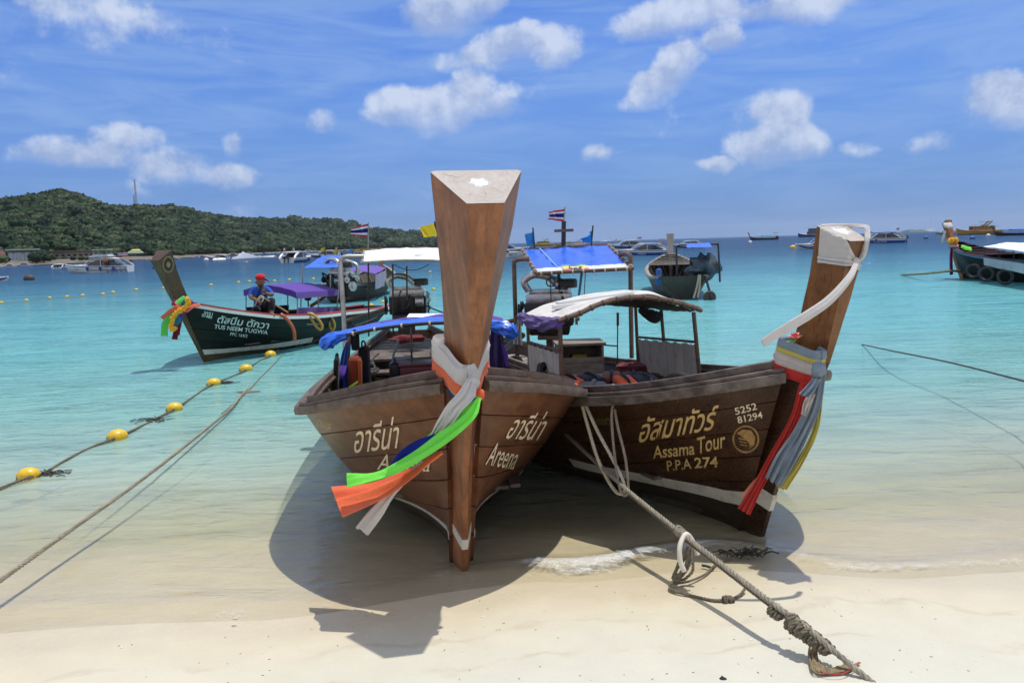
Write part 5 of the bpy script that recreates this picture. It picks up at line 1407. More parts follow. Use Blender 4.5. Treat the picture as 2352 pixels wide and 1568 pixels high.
thai_flag('national_flag', 'red white and blue striped flag flying above the cross post', at(1297.5, 480, 8.4), at(1295, 509, 8.4), at(1258, 487, 8.3), at(1260, 504, 8.35), at(1294.5, 525, 8.4), 1)
plain_flag('pennant', 'torn light blue flag at the corner of the sun roof nearest the tall post', M_BFLAG, at(1225, 531, 8.42), at(1227, 561, 8.42), at(1208, 539, 8.5), at(1209, 566, 8.5), at(1228, 570, 8.42), at(1224, 525, 8.42), 2)
plain_flag('pennant', 'light blue flag hanging limp at the outer corner of the blue sun roof', M_BFLAG, at(1361, 529, 8.32), at(1359, 558, 8.32), at(1343, 548, 8.25), at(1342, 556, 8.25), at(1358, 566, 8.32), at(1362, 520, 8.32), 4)
MB().tube(wpath((1338, 612, 7.3), (1329, 686, 7.3)), .012, 8).build('blue_prop', plain('blue_pipe', (.03, .13, .30), .4), B2, world=True, smooth=True)
MB().tube(sag(at(1345, 618, 7.25), at(1341, 690, 7.3), 0), .004, 5).tube(sag(at(1264, 630, 7.3), at(1266, 700, 7.3), 0), .005, 5).torus(at(1265, 648, 7.3), .04, .007, axis=(.2, 1, 0)).build('hanging_line', M_LINE, B2, world=True)['kind'] = 'stuff'
MB().tube(wpath((1283, 622, 7.45), (1286, 700, 7.45)), .016, 8).build('exhaust_stack', M_RUST, B2, world=True, smooth=True)
MB().tube(spline(wpath((1173, 838, 7.3), (1170, 828, 7.35), (1180, 820, 7.4), (1195, 824, 7.3), (1200, 845, 7.2)), 6), .016, 8).build('stern_hoop', M_RUST, B2, world=True, smooth=True)
# hull behind the engine: long shaft
MB().tube(wpath((1200, 770, 7.5), (1160, 800, 8.3)), .03, 8).build('propeller_shaft', plain('green_grey_pipe', (.05, .09, .09), .5), B2, world=True, smooth=True)
# ------------------------------------------------------------------ boats lying off the beach
def longtail(label, loc, psi, rows, S, mh, mrail, mstem, n_pl=5, nu=26, lean=0.0, rail=(.04, .05), floor=(-.6, -4.6, .2, 6), rib_us=(.25, .35, .45, .55, .65, .75, .85), mcap=None, mfloor=None, mrib=None, deck=None):
    b = thing('longtail_boat', label, 'longtail boat', loc, R(psi) - R(90), 'longtail boats')
    H = Hull(rows)
    loft_hull(H, b, mh, n_pl, nu=nu, t=.03, vsub=2).build('seam', M_SEAM, b, smooth=True)
    P = stem_post(S, lean)
    for i, p in enumerate(P[-1]): P[-1][i] = p + Vector((0, 0, .05)) * max(0, (P[-1][0].x - p.x) / .25)
    MB().loft(P).build('stem_post', mstem, b, smooth=True, angle=22)
    w, h = rail
    for side in (1, -1):
        sweep_rail(H, 0, 1, side, [(w, -h), (w, .0), (-.004, .0), (-.004, -h)], 30).build('rub_rail', mrail, b)
        sweep_rail(H, 0, 1, side, [(w * .5, .003), (w * .5, .03), (-.08, .03), (-.08, .003)], 30).build('rail_cap', mcap or mrail, b)
    transom(H, b, mh)
    ribs(H, b, mrib or M_FLOOR, rib_us)
    floor_boards(H, b, mfloor or M_FLOOR, *floor)
    return b, H, P
STEM = [(.015, -.06, 22, .09, .035, .16), (.13, .22, 22, .11, .035, .20), (.28, .60, 22, .13, .04, .22), (.40, .90, 20, .16, .05, .22), (.47, 1.10, 19, .18, .07, .225), (.54, 1.32, 18, .22, .10, .23), (.62, 1.58, 17, .28, .15, .24)]

# --- green-black boat with the man aboard
B3, H3, P3 = longtail('green-black longtail boat with red rail, white lettering and a man aboard', (-4.79, 12.17, 0), -18, [
    (0, -.05, .50, .06, .97, 1.2, 1), (-.2, -.08, .25, .25, .89, 1.25, 1), (-.45, -.12, .0, .42, .815, 1.15, 1), (-.9, -.18, -.5, .66, .70, .9, 1.1), (-1.3, -.22, -1.0, .78, .62, .7, 1.3),
    (-2.1, -.25, -2.0, .85, .54, .5, 1.5), (-3.0, -.25, -3.0, .80, .50, .46, 1.6), (-3.9, -.2, -4.0, .70, .450, .48, 1.5), (-4.8, -.1, -5.0, .55, .40, .5, 1.4), (-5.3, .05, -5.7, .36, .40, .5, 1.3)],
    [(.02, -.06, 28, .09, .035, .16), (.18, .22, 29, .11, .035, .20), (.39, .60, 29, .13, .04, .22), (.57, .92, 29, .16, .05, .22), (.68, 1.12, 28, .18, .07, .225), (.79, 1.34, 27, .21, .10, .23), (.91, 1.60, 25, .26, .15, .24)], M_GREENHULL, M_WHITEP, wood('dark_post', (.05, .024, .007), (.17, .085, .022), .35, (6, 6, .6), 2, streak=.4), 5, mcap=M_REDP, lean=-.01)
B3['nick'] = 'green-black boat'
W3 = mw(B3)
stripe(H3, .003, .55, lambda u: .12 - .02 * u * 6, lambda u: .205 - .06 * min(1, u * 3.2), .006).build('waterline_band', M_WHITEBAND, B3, smooth=True)
stripe(H3, .003, .7, lambda u: -.2, lambda u: .12 - .02 * min(1, u * 6), .005).build('bottom_paint', plain('brown_green_bottom', (.060, .045, .018), .5, var=.3), B3, smooth=True)
MB().loft([[p for p in P3[0]], [p for p in P3[1]]], cap=True)
BV3 = H3.bvh(W3)
M_WTXT = plain('white_lettering', (.72, .74, .73), .5, var=.05)
def Z3(x, y): return (344.5 + x * .21975, 562.7 + y * .21975)
text_on(BV3, 'ตัสนีม ตักวา', Z3(700, 812), Z3(1240, 880), 0, M_WTXT, B3, up_px=(3, -18), bold=.014, shear=.15)
text_on(BV3, 'TUS NEEM TUGWA', Z3(672, 872), Z3(1228, 936), 9.5, M_WTXT, B3, bold=.016, shear=.1)
text_on(BV3, 'PPC 164/2', Z3(836, 945), Z3(1016, 968), 7.5, M_WTXT, B3, bold=.012, shear=.1)
text_on(BV3, '5951', Z3(560, 722), Z3(652, 738), 7, M_WTXT, B3, bold=.012)
text_on(BV3, '01480', Z3(540, 748), Z3(645, 772), 7, M_WTXT, B3, bold=.012)
text_on(BV3, 'จำเนียรสุขใจ ๔๓๘๑', Z3(1640, 840), Z3(1812, 838), 5, M_WTXT, B3)
# seal on the post
pc = MB()
a_ = [at(*Z3(x, y), 11.55) for x, y in ((205, 240),)][0]
f0, f1 = P3[-1], P3[-2]
def postface(u, v, d):  # right side face (front-right to back-right), u 0..1 across, v 0..1 down
    p = Vector(f0[0]).lerp(Vector(f0[5]), u); q = Vector(f1[0]).lerp(Vector(f1[5]), u); n = (Vector(f0[5]) - Vector(f0[0])).cross(Vector(f1[0]) - Vector(f0[0])).normalized()
    if n.y < 0: n = -n
    return p.lerp(q, v) + n * d
for (r_, d, m) in ((.40, .003, M_GOLDDK), (.33, .005, M_BLACKPIPE), (.14, .007, M_GOLDDK)):
    MB().add([postface(.5 + r_ * math.cos(k * math.pi / 12), .48 + r_ * 1.0 * math.sin(k * math.pi / 12), d) for k in range(24)], [list(range(24))]).build('seal', m, B3)
# ribbons and garlands at its bow
bow3 = at(408, 712, 11.65)
def pixribbon(label, mat, segs, Y, r=.03, name='cloth_ribbon', k=4, grp='ribbons and garlands on the green-black boat', cat='ribbon'):
    o = thing(name, label, cat, at(*segs[0][0], Y) if len(segs[0][0]) == 2 else at(*segs[0][0]), 0, grp)
    for s_ in segs:
        P = [at(q[0], q[1], Y if len(q) == 2 else q[2]) for q in s_]
        mb = MB(); fabric_tube(mb, P, [r * .62, r * .78, r * .86, r * .95], [r * .3] * 2, k=k, amp=.15, twist=.8, n=16, res=6)
        mb.build('length', mat, o, world=True, smooth=True, angle=80)
    return o
pixribbon('lime green ribbon knotted on the bow post of the green-black boat, two ends hanging', cloth('lime_2', (.20, .75, .16), .8, .3), [[Z3(360, 545), Z3(310, 585), Z3(275, 620)], [Z3(265, 640), Z3(225, 730), Z3(160, 820), Z3(150, 950)], [Z3(275, 650), Z3(240, 730), Z3(215, 800), Z3(212, 850)]], 11.45, .055)
pixribbon('coral ribbon on the bow of the green-black boat with an end along its rail', cloth('coral', (.85, .22, .14), .8, .3), [[Z3(520, 625), Z3(450, 640), Z3(390, 672), Z3(320, 655), Z3(295, 630)], [Z3(300, 625), Z3(280, 655), Z3(220, 695), Z3(135, 770)]], 11.42, .05)
pixribbon('purple ribbon hanging from the bow of the green-black boat', M_PURPLE, [[Z3(335, 690), Z3(300, 760), Z3(265, 820), Z3(250, 855)]], 11.52, .06)
pixribbon('dark red ribbon end below the garlands of the green-black boat', cloth('crimson', (.22, .01, .02), .8, .2), [[Z3(310, 740), Z3(285, 840), Z3(258, 985)], [Z3(318, 760), Z3(295, 850), Z3(282, 940)]], 11.55, .045)
pixribbon('teal cloth wound round the bow post of the green-black boat', cloth('teal_cloth', (.04, .22, .34), .8, .2), [[Z3(370, 580), Z3(330, 615), Z3(290, 680)], [Z3(300, 700), Z3(280, 790), Z3(255, 820)]], 11.5, .065)
pixribbon('pink cloth wound round the bow of the green-black boat', cloth('magenta', (.65, .05, .22), .8, .2), [[Z3(245, 640), Z3(262, 600), Z3(300, 590)], [Z3(310, 705), Z3(350, 700), Z3(395, 680)]], 11.5, .045)
pixribbon('blue cloth band at the bow rail of the green-black boat', M_NAVY, [[Z3(420, 585), Z3(432, 620), Z3(415, 660), Z3(380, 690)]], 11.6, .045)
pixribbon('red cloth band at the bow rail of the green-black boat', M_REDCLOTH, [[Z3(405, 570), Z3(415, 610), Z3(398, 655), Z3(360, 680)]], 11.55, .045)
def garland(label, pts, Y, r, mat, n=40, grp='ribbons and garlands on the green-black boat'):
    o = thing('flower_garland', label, 'garland', at(pts[0][0], pts[0][1], Y), 0, grp)
    P = spline([at(u, v, Y) for u, v in pts], 12); mb = MB()
    for i in range(n):
        q = i / (n - 1) * (len(P) - 1); j = min(int(q), len(P) - 2); c = P[j].lerp(P[j + 1], q - j)
        for k in range(5): mb.ball(c + Vector((rnd.uniform(-1, 1), rnd.uniform(-1, 1), rnd.uniform(-1, 1))) * r * .6, r * .55, 6, 4)
    x = mb.build('blossoms', mat, o, world=True); x['kind'] = 'stuff'
    return o
M_MARI = plain('marigold', (.80, .40, .02), .8, var=.25, scale=60)
garland('yellow marigold garland wound round the bow of the green-black boat', [Z3(392, 560), Z3(398, 600), Z3(370, 650), Z3(320, 685), Z3(265, 715), Z3(240, 770), Z3(218, 850), Z3(235, 880), Z3(262, 870)], 11.38, .035, M_MARI, 60)

# canopies, curtains, hoses
def canopy(label, F, Bk, mat, poles, Yp, name='canopy', drop=.07, rib=3, bulge=.06, cat='canopy', mpole=None, grp=None):
    """cloth roof between a front edge and a back edge (world points), with a hanging hem and poles"""
    c = thing(name, label, cat, (F[0] + F[1]) / 2, 0, grp)
    f = patch4(F[0], F[1], Bk[1], Bk[0], bulge, .012, len(F))
    MB().slab(f, 20, 10, .008).build('roof_cloth', mat, c, world=True, smooth=True, angle=50)
    d = Vector((0, 0, -drop))
    if drop:
        n0 = Vector((0, -.006, 0))
        MB().slab(lambda a, b: f(a, 0) + d * b + n0, 20, 2, .005).build('hem', mat, c, world=True)
        MB().slab(lambda a, b: f(1, a) + d * b + Vector((.006, 0, 0)), 10, 2, .005).build('hem', mat, c, world=True)
        MB().slab(lambda a, b: f(0, a) + d * b - Vector((.006, 0, 0)), 10, 2, .005).build('hem', mat, c, world=True)
    for (p, q) in poles: MB().cyl(p, q, .012, 7).build('canopy_pole', mpole or M_GALV, c, world=True)
    return c
FR = [at(*Z3(980, 470), 14.3), at(*Z3(1530, 495), 13.55)]; BK = [at(*Z3(1300, 420), 16.4), at(*Z3(1975, 470), 15.9)]
canopy('purple canvas canopy on thin poles over the green-black boat', [FR[0], FR[1]], [BK[0], BK[1]], M_PURPLE,
       [(at(*Z3(1003, 520), 14.3), at(*Z3(1003, 720), 14.3)), (at(*Z3(1540, 515), 13.6), at(*Z3(1542, 760), 13.6)), (at(*Z3(1438, 480), 15.2), at(*Z3(1440, 640), 15.2)), (at(*Z3(1760, 500), 14.8), at(*Z3(1760, 700), 14.8)), (at(*Z3(1962, 500), 15.8), at(*Z3(1955, 700), 15.8)), (at(*Z3(1580, 490), 15.4), at(*Z3(1576, 650), 15.4))], 14, bulge=.10, drop=.11)
def sheet_between(name, label, cat, q, mat, Ys, grp=None, wav=.02, n=20, text=None):
    o = thing(name, label, cat, at(q[3][0], q[3][1], Ys[3]), 0, grp)
    A = [at(p[0], p[1], y) for p, y in zip(q, Ys)]
    nn = (A[1] - A[0]).cross(A[3] - A[0]).normalized()
    MB().slab(lambda a, b: A[0].lerp(A[1], a).lerp(A[3].lerp(A[2], a), b) + nn * wav * math.sin(a * 14 + b) * b, n, 5, .006).build('cloth', mat, o, world=True, smooth=True)
    return o, A, nn
M_PURP2 = cloth('printed_purple', (.085, .03, .24), .8, .05, var=.5)
o, A, nn = sheet_between('side_cloth', 'purple printed side cloth tied along the rail of the green-black boat', 'cloth', [Z3(1540, 655), Z3(1955, 642), Z3(1950, 740), Z3(1542, 770)], M_PURP2, [13.6, 15.7, 15.7, 13.6])
vs, fs = text_mesh('SCB', 0, 2, .01); 
if nn.y > 0: nn = -nn
x1 = max(v.x for v in vs)
MB().add([A[0].lerp(A[1], .74 + .10 * v.x / x1) + (A[3] - A[0]).lerp(A[2] - A[1], .7) * (.72 - .35 * v.y) + nn * .03 for v in vs], fs).build('lettering', M_WTXT, o, world=True)
sheet_between('side_cloth', 'dark purple cloth hung on the far rail behind the seated man', 'cloth', [Z3(998, 650), Z3(1450, 625), Z3(1455, 720), Z3(1000, 715)], cloth('black_purple', (.03, .018, .06), .8, 0), [14.4, 15.5, 15.5, 14.4])
def hose(label, pts, Y, r, mat, grp='hose fenders hung over the rail of the green-black boat'):
    o = thing('hose_fender', label, 'hose', at(pts[0][0], pts[0][1], Y), 0, grp)
    MB().tube(spline([at(p[0], p[1], Y if len(p) == 2 else p[2]) for p in pts], 8), r, 9).build('tube', mat, o, world=True, smooth=True)
    return o
hose('long brown hose hanging from the rail of the green-black boat', [Z3(1365, 722), Z3(1400, 745), Z3(1465, 815), Z3(1505, 900), Z3(1512, 1000)], 12.75, .030, M_HOSEB)
hose('amber hose loop hung over the rail below the lettered purple cloth', [Z3(1650, 715), Z3(1700, 725), Z3(1770, 790), Z3(1800, 855), Z3(1780, 882), Z3(1735, 850), Z3(1690, 780), Z3(1645, 722)], 13.45, .026, M_HOSEY)
hose('amber hose loop nearest the stern of the green-black boat', [Z3(1880, 735), Z3(1915, 790), Z3(1928, 850), Z3(1905, 890), Z3(1880, 850), Z3(1870, 780), Z3(1872, 735)], 14.2, .026, M_HOSEY)
hose('black hose over the stern quarter of the green-black boat', [Z3(1965, 670), Z3(1995, 700), Z3(2020, 770), Z3(2030, 840)], 14.8, .028, M_RUBBER)
hose('second black hose over the stern quarter, nearer the rudder end', [Z3(2045, 710), Z3(2085, 740), Z3(2105, 800), Z3(2098, 840)], 15.0, .028, M_RUBBER)
# stern: sun roof, engine, teal deck
canopy('blue sun roof with lashed edges over the engine of the green-black boat', [at(*Z3(1612, 238), 15.6), at(*Z3(1950, 236), 15.2)], [at(*Z3(1800, 112), 18.0), at(*Z3(2110, 102), 17.6)], M_BLUETARP,
       [(at(*Z3(1597, 190), 15.8), at(*Z3(1592, 560), 15.8)), (at(*Z3(1885, 240), 15.4), at(*Z3(1885, 440), 15.4)), (at(*Z3(1970, 200), 15.3), at(*Z3(1970, 560), 15.3))], 15, 'sun_roof', drop=0, bulge=0.0, cat='sun roof', mpole=M_GALV)
engine(B3, at(*Z3(2000, 400), 16.2), R(70), 1.0)
MB().tube(wpath((*Z3(1680, 640), 16), (*Z3(1860, 520), 16.3)), .035, 8).build('tiller_arm', M_HOSEB, B3, world=True, smooth=True)
for k in range(5):
    x0 = -4.7 - .2 * k; u_ = H3.u_at_x(x0); h = H3.row(u_)[3] - .07
    MB().box((x0, 0, H3.row(u_)[4] - .07), (.19, 2 * h, .02)).build('deck_board', M_TEALP, B3)
bl3 = thing('black_paddle', 'round black paddle standing by the purple side cloth', 'paddle', at(*Z3(1656, 645), 15.0), 0)
MB().lathe((0, 0, .22), [(0, -.11), (.06, -.09), (.085, 0), (.06, .09), (0, .11)], 14).cyl((0, 0, 0), (0, 0, .14), .014, 8).build('blade', M_BLACKPIPE, bl3, smooth=True)
thai_flag('national_flag', 'striped national flag blown back from a pole behind the blue sun roof', at(*((1100 + 1087 / 2.904) / 1.7415, (760 + 390 / 2.904) / 1.7415), 17), at(843, 578 - 45 + 12, 17), at(808, 524, 16.8), at(807, 541, 16.8), at(845, 590, 17), 3, .012)
def zz2(x, y): return (631.6 + x * .19773, 436.4 + y * .19773)
plain_flag('pennant', 'yellow flag with a gold crest flying beside the bare post', M_YFLAG, at(*zz2(1862, 385), 9.8), at(*zz2(1890, 530), 9.8), at(*zz2(1682, 430), 9.7), at(*zz2(1720, 553), 9.7), at(1012, 590, 9.8), at(*zz2(1855, 375), 9.8), 5, .010)
plain_flag('pennant', 'limp yellow flag on a black pole at the back of the blue sun roof', M_YFLAG, at(*zz2(583, 655), 17.5), at(*zz2(580, 715), 17.5), at(*zz2(545, 690), 17.4), at(*zz2(515, 712), 17.4), at(*zz2(578, 760), 17.5), at(*zz2(594, 594), 17.5), 6, .012)
plain_flag('pennant', 'small yellow triangular flag on the edge of the blue sun roof', M_YFLAG, at(*zz2(726, 680), 17.4), at(*zz2(720, 745), 17.4), at(*zz2(680, 712), 17.3), at(*zz2(672, 735), 17.3), at(*zz2(718, 755), 17.4), None, 7, .010)
plain_flag('pennant', 'light blue flag under a striped pole at the corner of the sun roof', M_BFLAG, at(*zz2(895, 670), 17.2), at(*zz2(905, 735), 17.2), at(*zz2(880, 700), 17.1), at(*zz2(876, 738), 17.1), at(*zz2(905, 760), 17.2), at(*zz2(878, 580), 17.2), 8, .014)

# --- the man on the green-black boat
def person(name, label, joints, radii, edges, mats, group=None, loc=(0, 0, 0)):
    """one continuous body grown over a skeleton"""
    me = bpy.data.meshes.new('body')
    keys = list(joints); idx = {k: i for i, k in enumerate(keys)}
    me.from_pydata([tuple(joints[k]) for k in keys], [(idx[a], idx[b]) for a, b in edges], [])
    o = bpy.data.objects.new('body', me); COL.objects.link(o)
    sk = o.modifiers.new('skin', 'SKIN'); sk.use_smooth_shade = True; sk.branch_smoothing = .3
    for k, i in idx.items(): me.skin_vertices[0].data[i].radius = radii[k] if isinstance(radii[k], tuple) else (radii[k], radii[k])
    me.skin_vertices[0].data[0].use_root = True
    sb = o.modifiers.new('sub', 'SUBSURF'); sb.levels = 2; sb.render_levels = 2
    dg = bpy.context.evaluated_depsgraph_get(); m2 = bpy.data.meshes.new_from_object(o.evaluated_get(dg))
    bpy.data.objects.remove(o); bpy.data.meshes.remove(me)
    return m2
mn = thing('person', 'man in blue shirt, dark trousers and red cap holding a rope on the boat', 'person', (0, 0, 0), 0)
mY = 12.95
def M(x, y, dy=0.0): return at(*Z3(x, y), mY + dy)
base_ = M(1150, 745); mn.location = base_
J = {'pelvis': M(1150, 690, .10), 'waist': M(1148, 610, .06), 'chest': M(1150, 510, .0), 'neck': M(1153, 432, -.04), 'head0': M(1152, 405, -.07), 'head1': M(1152, 345, -.06),
     'shl': M(1082, 450, .02), 'ell': M(1048, 540, -.05), 'wrl': M(1110, 575, -.25), 'hal': M(1150, 600, -.32),
     'shr': M(1222, 450, .02), 'elr': M(1280, 520, -.05), 'wrr': M(1225, 512, -.22), 'har': M(1205, 498, -.26),
     'hipl': M(1115, 690, .08), 'knl': M(1110, 660, -.30), 'anl': M(1100, 760, -.16), 'tol': M(1092, 775, -.30),
     'hipr': M(1190, 690, .08), 'knr': M(1278, 565, -.15), 'anr': M(1268, 720, -.20), 'tor': M(1290, 742, -.34)}
for k in J: J[k] = J[k] - base_
Rr = {'pelvis': (.125, .11), 'waist': (.12, .09), 'chest': (.15, .105), 'neck': .052, 'head0': .068, 'head1': .078, 'shl': .062, 'ell': .044, 'wrl': .030, 'hal': (.038, .02), 'shr': .062, 'elr': .044, 'wrr': .030, 'har': (.038, .02),
      'hipl': .09, 'knl': .065, 'anl': .042, 'tol': .034, 'hipr': .09, 'knr': .065, 'anr': .042, 'tor': .034}
E_ = [('pelvis', 'waist'), ('waist', 'chest'), ('chest', 'neck'), ('neck', 'head0'), ('head0', 'head1'), ('chest', 'shl'), ('shl', 'ell'), ('ell', 'wrl'), ('wrl', 'hal'), ('chest', 'shr'), ('shr', 'elr'), ('elr', 'wrr'), ('wrr', 'har'),
      ('pelvis', 'hipl'), ('hipl', 'knl'), ('knl', 'anl'), ('anl', 'tol'), ('pelvis', 'hipr'), ('hipr', 'knr'), ('knr', 'anr'), ('anr', 'tor')]
m2 = person('body', '', J, Rr, E_, None)
M_SHIRT = cloth('blue_shirt', (.015, .085, .42), .8, .0, var=.1); M_TROU = cloth('dark_trousers', (.012, .013, .022), .85, 0)
m2.materials.clear()
for mm in (M_SKIN, M_SHIRT, M_TROU): m2.materials.append(mm)
segs = [(a, b) for a, b in E_]
def near(p):
    best = (9, None, 0)
    for a, b in segs:
        A_, B_ = J[a], J[b]; d = B_ - A_; t = max(0, min(1, (p - A_).dot(d) / max(1e-9, d.length_squared))); dist = (p - A_ - d * t).length
        if dist < best[0]: best = (dist, (a, b), t)
    return best
for poly in m2.polygons:
    dd_, sg, t = near(Vector(poly.center)); mi = 0
    if sg in (('pelvis', 'waist'), ('waist', 'chest'), ('chest', 'shl'), ('chest', 'shr')): mi = 1
    elif sg == ('chest', 'neck'): mi = 1 if t < .8 else 0
    elif sg in (('shl', 'ell'), ('shr', 'elr')): mi = 1
    elif sg in (('ell', 'wrl'), ('elr', 'wrr')): mi = 1 if t < .12 else 0
    elif sg[0] in ('pelvis', 'hipl', 'hipr'): mi = 2
    elif sg in (('knl', 'anl'), ('knr', 'anr')): mi = 2 if t < .75 else 0
    if sg == ('pelvis', 'waist') and t < .25: mi = 2
    poly.material_index = mi; poly.use_smooth = True
bo = bpy.data.objects.new('body', m2); COL.objects.link(bo); bo.parent = mn; KIDS.setdefault(mn, []).append(bo)
hd = J['head0'].lerp(J['head1'], .6)
cap = MB(); cap.ball(hd + Vector((0, .012, .05)), .084, 16, 9, (.98, 1.1, .74)); cap.slab(lambda a, b: hd + Vector((.02, .10, .03)) + Vector(((a - .5) * .15, .075 * b, -.035 * b - .03 * (2 * a - 1) ** 2)), 8, 4, .008)
cap.build('cap', cloth('red_cap', (.52, .015, .025), .8, 0), mn, smooth=True)
fc = hd + Vector((0, -.085, -.055))
MB().ball(fc + Vector((0, -.012, -.0)), .016, 8, 6, (.8, .9, 1.2)).build('nose', M_SKIN, mn, smooth=True)
for sx in (-1, 1):
    MB().ball(hd + Vector((.030 * sx, -.070, -.028)), .009, 8, 6, (1.2, .6, .8)).build('eye', M_BLACKPIPE, mn, smooth=True)
    MB().ball(hd + Vector((.074 * sx, .0, -.035)), .017, 8, 6, (.5, .8, 1.2)).build('ear', M_SKIN, mn, smooth=True)
MB().ball(hd + Vector((0, -.080, -.085)), .016, 8, 5, (1.4, .5, .4)).build('mouth', plain('lips', (.10, .035, .03), .5), mn, smooth=True)
MB().tube(spline([J['shr'] + Vector((-.06, -.07, .05)), J['chest'] + Vector((.0, -.125, -.02)), J['waist'] + Vector((-.04, -.125, 0)), J['pelvis'] + Vector((-.06, -.14, .0))], 6), .010, 6).build('bag_strap', M_DARKCLOTH, mn, smooth=True)
MB().box(J['pelvis'] + Vector((-.06, -.17, -.02)), (.11, .05, .13), bev=.015).build('hip_bag', M_DARKCLOTH, mn, smooth=True)
for (h_, w_, sgn) in (('hal', 'wrl', 1), ('har', 'wrr', -1)):
    d = (J[h_] - J[w_]).normalized(); sd = d.cross(Vector((0, 1, .3))).normalized(); up = sd.cross(d)
    for k in range(4):
        p0 = J[h_] + d * .005 + sd * (.026 - .017 * k); ln = (.045, .055, .052, .042)[k]
        MB().tube([p0, p0 + d * ln * .55 + up * .004, p0 + d * ln * .85 - up * .022 * sgn, p0 + d * ln * .7 - up * .042 * sgn], [.0095, .009, .008, .006], 6).build('finger', M_SKIN, mn, smooth=True)
    p0 = J[h_] - d * .02 + sd * .03; MB().tube([p0, p0 + sd * .022 + d * .02, p0 + sd * .022 + d * .045], [.011, .010, .008], 6).build('thumb', M_SKIN, mn, smooth=True)
ro3 = thing('hand_rope', 'coiled rope and bamboo pole in the hands of the man on the green-black boat', 'rope', M(1150, 545, -.3), 0)
mb = MB(); rope(mb, spline(wpath((*Z3(1080, 715), mY - .2), (*Z3(1095, 640), mY - .28), (*Z3(1130, 560), mY - .33), (*Z3(1165, 530), mY - .34), (*Z3(1185, 560), mY - .34), (*Z3(1160, 600), mY - .33), (*Z3(1135, 570), mY - .33), (*Z3(1170, 545), mY - .34)), 5), .012)
mb.build('strand', M_ROPELIGHT, ro3, world=True, smooth=True)
MB().tube(wpath((*Z3(1165, 535), mY - .33), (*Z3(1440, 705), mY + .15)), .016, 8).build('pole', plain('bamboo', (.40, .28, .12), .5), ro3, world=True, smooth=True)

# --- grey boat with purple canopy behind the green-black one
GROWS = [(0, -.05, .40, .05, .98, 1.2, 1), (-.25, -.08, .15, .28, .90, 1.2, 1), (-.6, -.12, -.2, .52, .80, 1.0, 1.05), (-1.1, -.18, -.8, .76, .68, .75, 1.2), (-2, -.22, -1.8, .88, .58, .5, 1.5), (-3, -.22, -3.0, .88, .53, .45, 1.6), (-4.2, -.2, -4.4, .80, .52, .45, 1.6), (-5.3, -.12, -5.6, .64, .55, .5, 1.5), (-6, .05, -6.4, .44, .60, .5, 1.4)]
B4, H4, P4 = longtail('weathered grey longtail boat with a purple canopy, moored behind the blue sun roof', (-5.05, 30.6, 0), 176, GROWS, STEM, M_GREYP, M_GREYWOOD, M_POST, 4, floor=(-1.0, -5.6, .12, 6), mfloor=M_GREYWOOD, mrib=M_GREYWOOD)
for k in range(6): MB().box((-1.4 - .72 * k, 0, .36), (.16, 1.5, .035)).build('thwart', M_GREYWOOD, B4)
canopy('purple canopy with a clear side sheet on the weathered grey boat', [at(*zz2(800, 945), 24.6), at(*zz2(1165, 975), 25.0)], [at(*zz2(960, 878), 28.5), at(*zz2(1290, 905), 28.8)], cloth('lilac_canvas', (.15, .08, .42), .8, .1),
       [(at(*zz2(1090, 880), 25), at(*zz2(1090, 1160), 25)), (at(*zz2(1165, 980), 25), at(*zz2(1168, 1150), 25)), (at(*zz2(1288, 915), 28.6), at(*zz2(1290, 1090), 28))], 26, drop=0, bulge=.05)
sheet_between('side_sheet', 'clear and purple side sheet of the weathered grey boat', 'sheet', [zz2(1170, 985), zz2(1290, 930), zz2(1290, 1100), zz2(1172, 1155)], cloth('grey_plastic_sheet', (.22, .24, .36), .4, .2), [25, 28.4, 28, 25])
# --- grey empty boat seen over its stern
B5, H5, P5 = longtail('empty grey longtail boat with a blue stern roof and tarpaulined engine', (5.85, 28.6, 0), 171, [
    (0, -.05, .40, .05, 1.16, 1.2, 1), (-.25, -.08, .15, .30, 1.08, 1.2, 1), (-.6, -.12, -.2, .56, .96, 1.0, 1.05), (-1.1, -.18, -.8, .80, .82, .75, 1.2), (-2, -.22, -1.8, .92, .70, .5, 1.5), (-3, -.22, -3.0, .92, .63, .45, 1.6), (-4.2, -.2, -4.4, .88, .58, .45, 1.6), (-5.5, -.12, -5.8, .80, .60, .5, 1.5), (-6.6, .0, -6.9, .66, .66, .55, 1.4)],
    [(a, b * 1.12, c, d, e, f) for a, b, c, d, e, f in STEM], M_GREYP, M_GREYWOOD, wood('pale_post', (.20, .16, .13), (.42, .36, .31), .7, (6, 6, .6), 2, grey=(.45, .42, .4), grey_amt=.5), 4, floor=(-1.0, -6.2, .12, 6), mfloor=M_GREYWOOD, mrib=M_GREYWOOD, rib_us=(.2, .27, .34, .41, .48, .55, .62, .69, .76, .83, .9))
for k in range(9):
    x0 = .30 - .17 * k; u_ = H5.u_at_x(x0 - .08); h = H5.row(u_)[3] - .03
    if h > .03: MB().box((x0 - .08, 0, H5.row(u_)[4] + .035), (.165, 2 * h, .02)).build('foredeck_board', M_GREYWOOD, B5)
def zc3(x, y): return (1091 + x * .26858, 459.4 + y * .26858)
MB().box((0, 0, .10), (.30, .28, .40)).box((0, 0, -.2), (.12, .12, .3)).build('engine', M_IRON, B5)
B5e = KIDS[B5][-1]; B5e.location = (-6.1, -.40, .85)
tp = thing('engine_tarp', 'crumpled dark tarpaulin over the engine of the empty grey boat', 'tarpaulin', at(*zc3(1965, 660), 22.2), 0)
MB().ball((0, 0, .28), .42, 22, 14, (1.0, .8, .8), jit=.6, seed=9).build('tarp', plain('dark_tarp', (.045, .065, .085), .45, var=.5, scale=5, bump=.6, bscale=8), tp, smooth=True, angle=70)
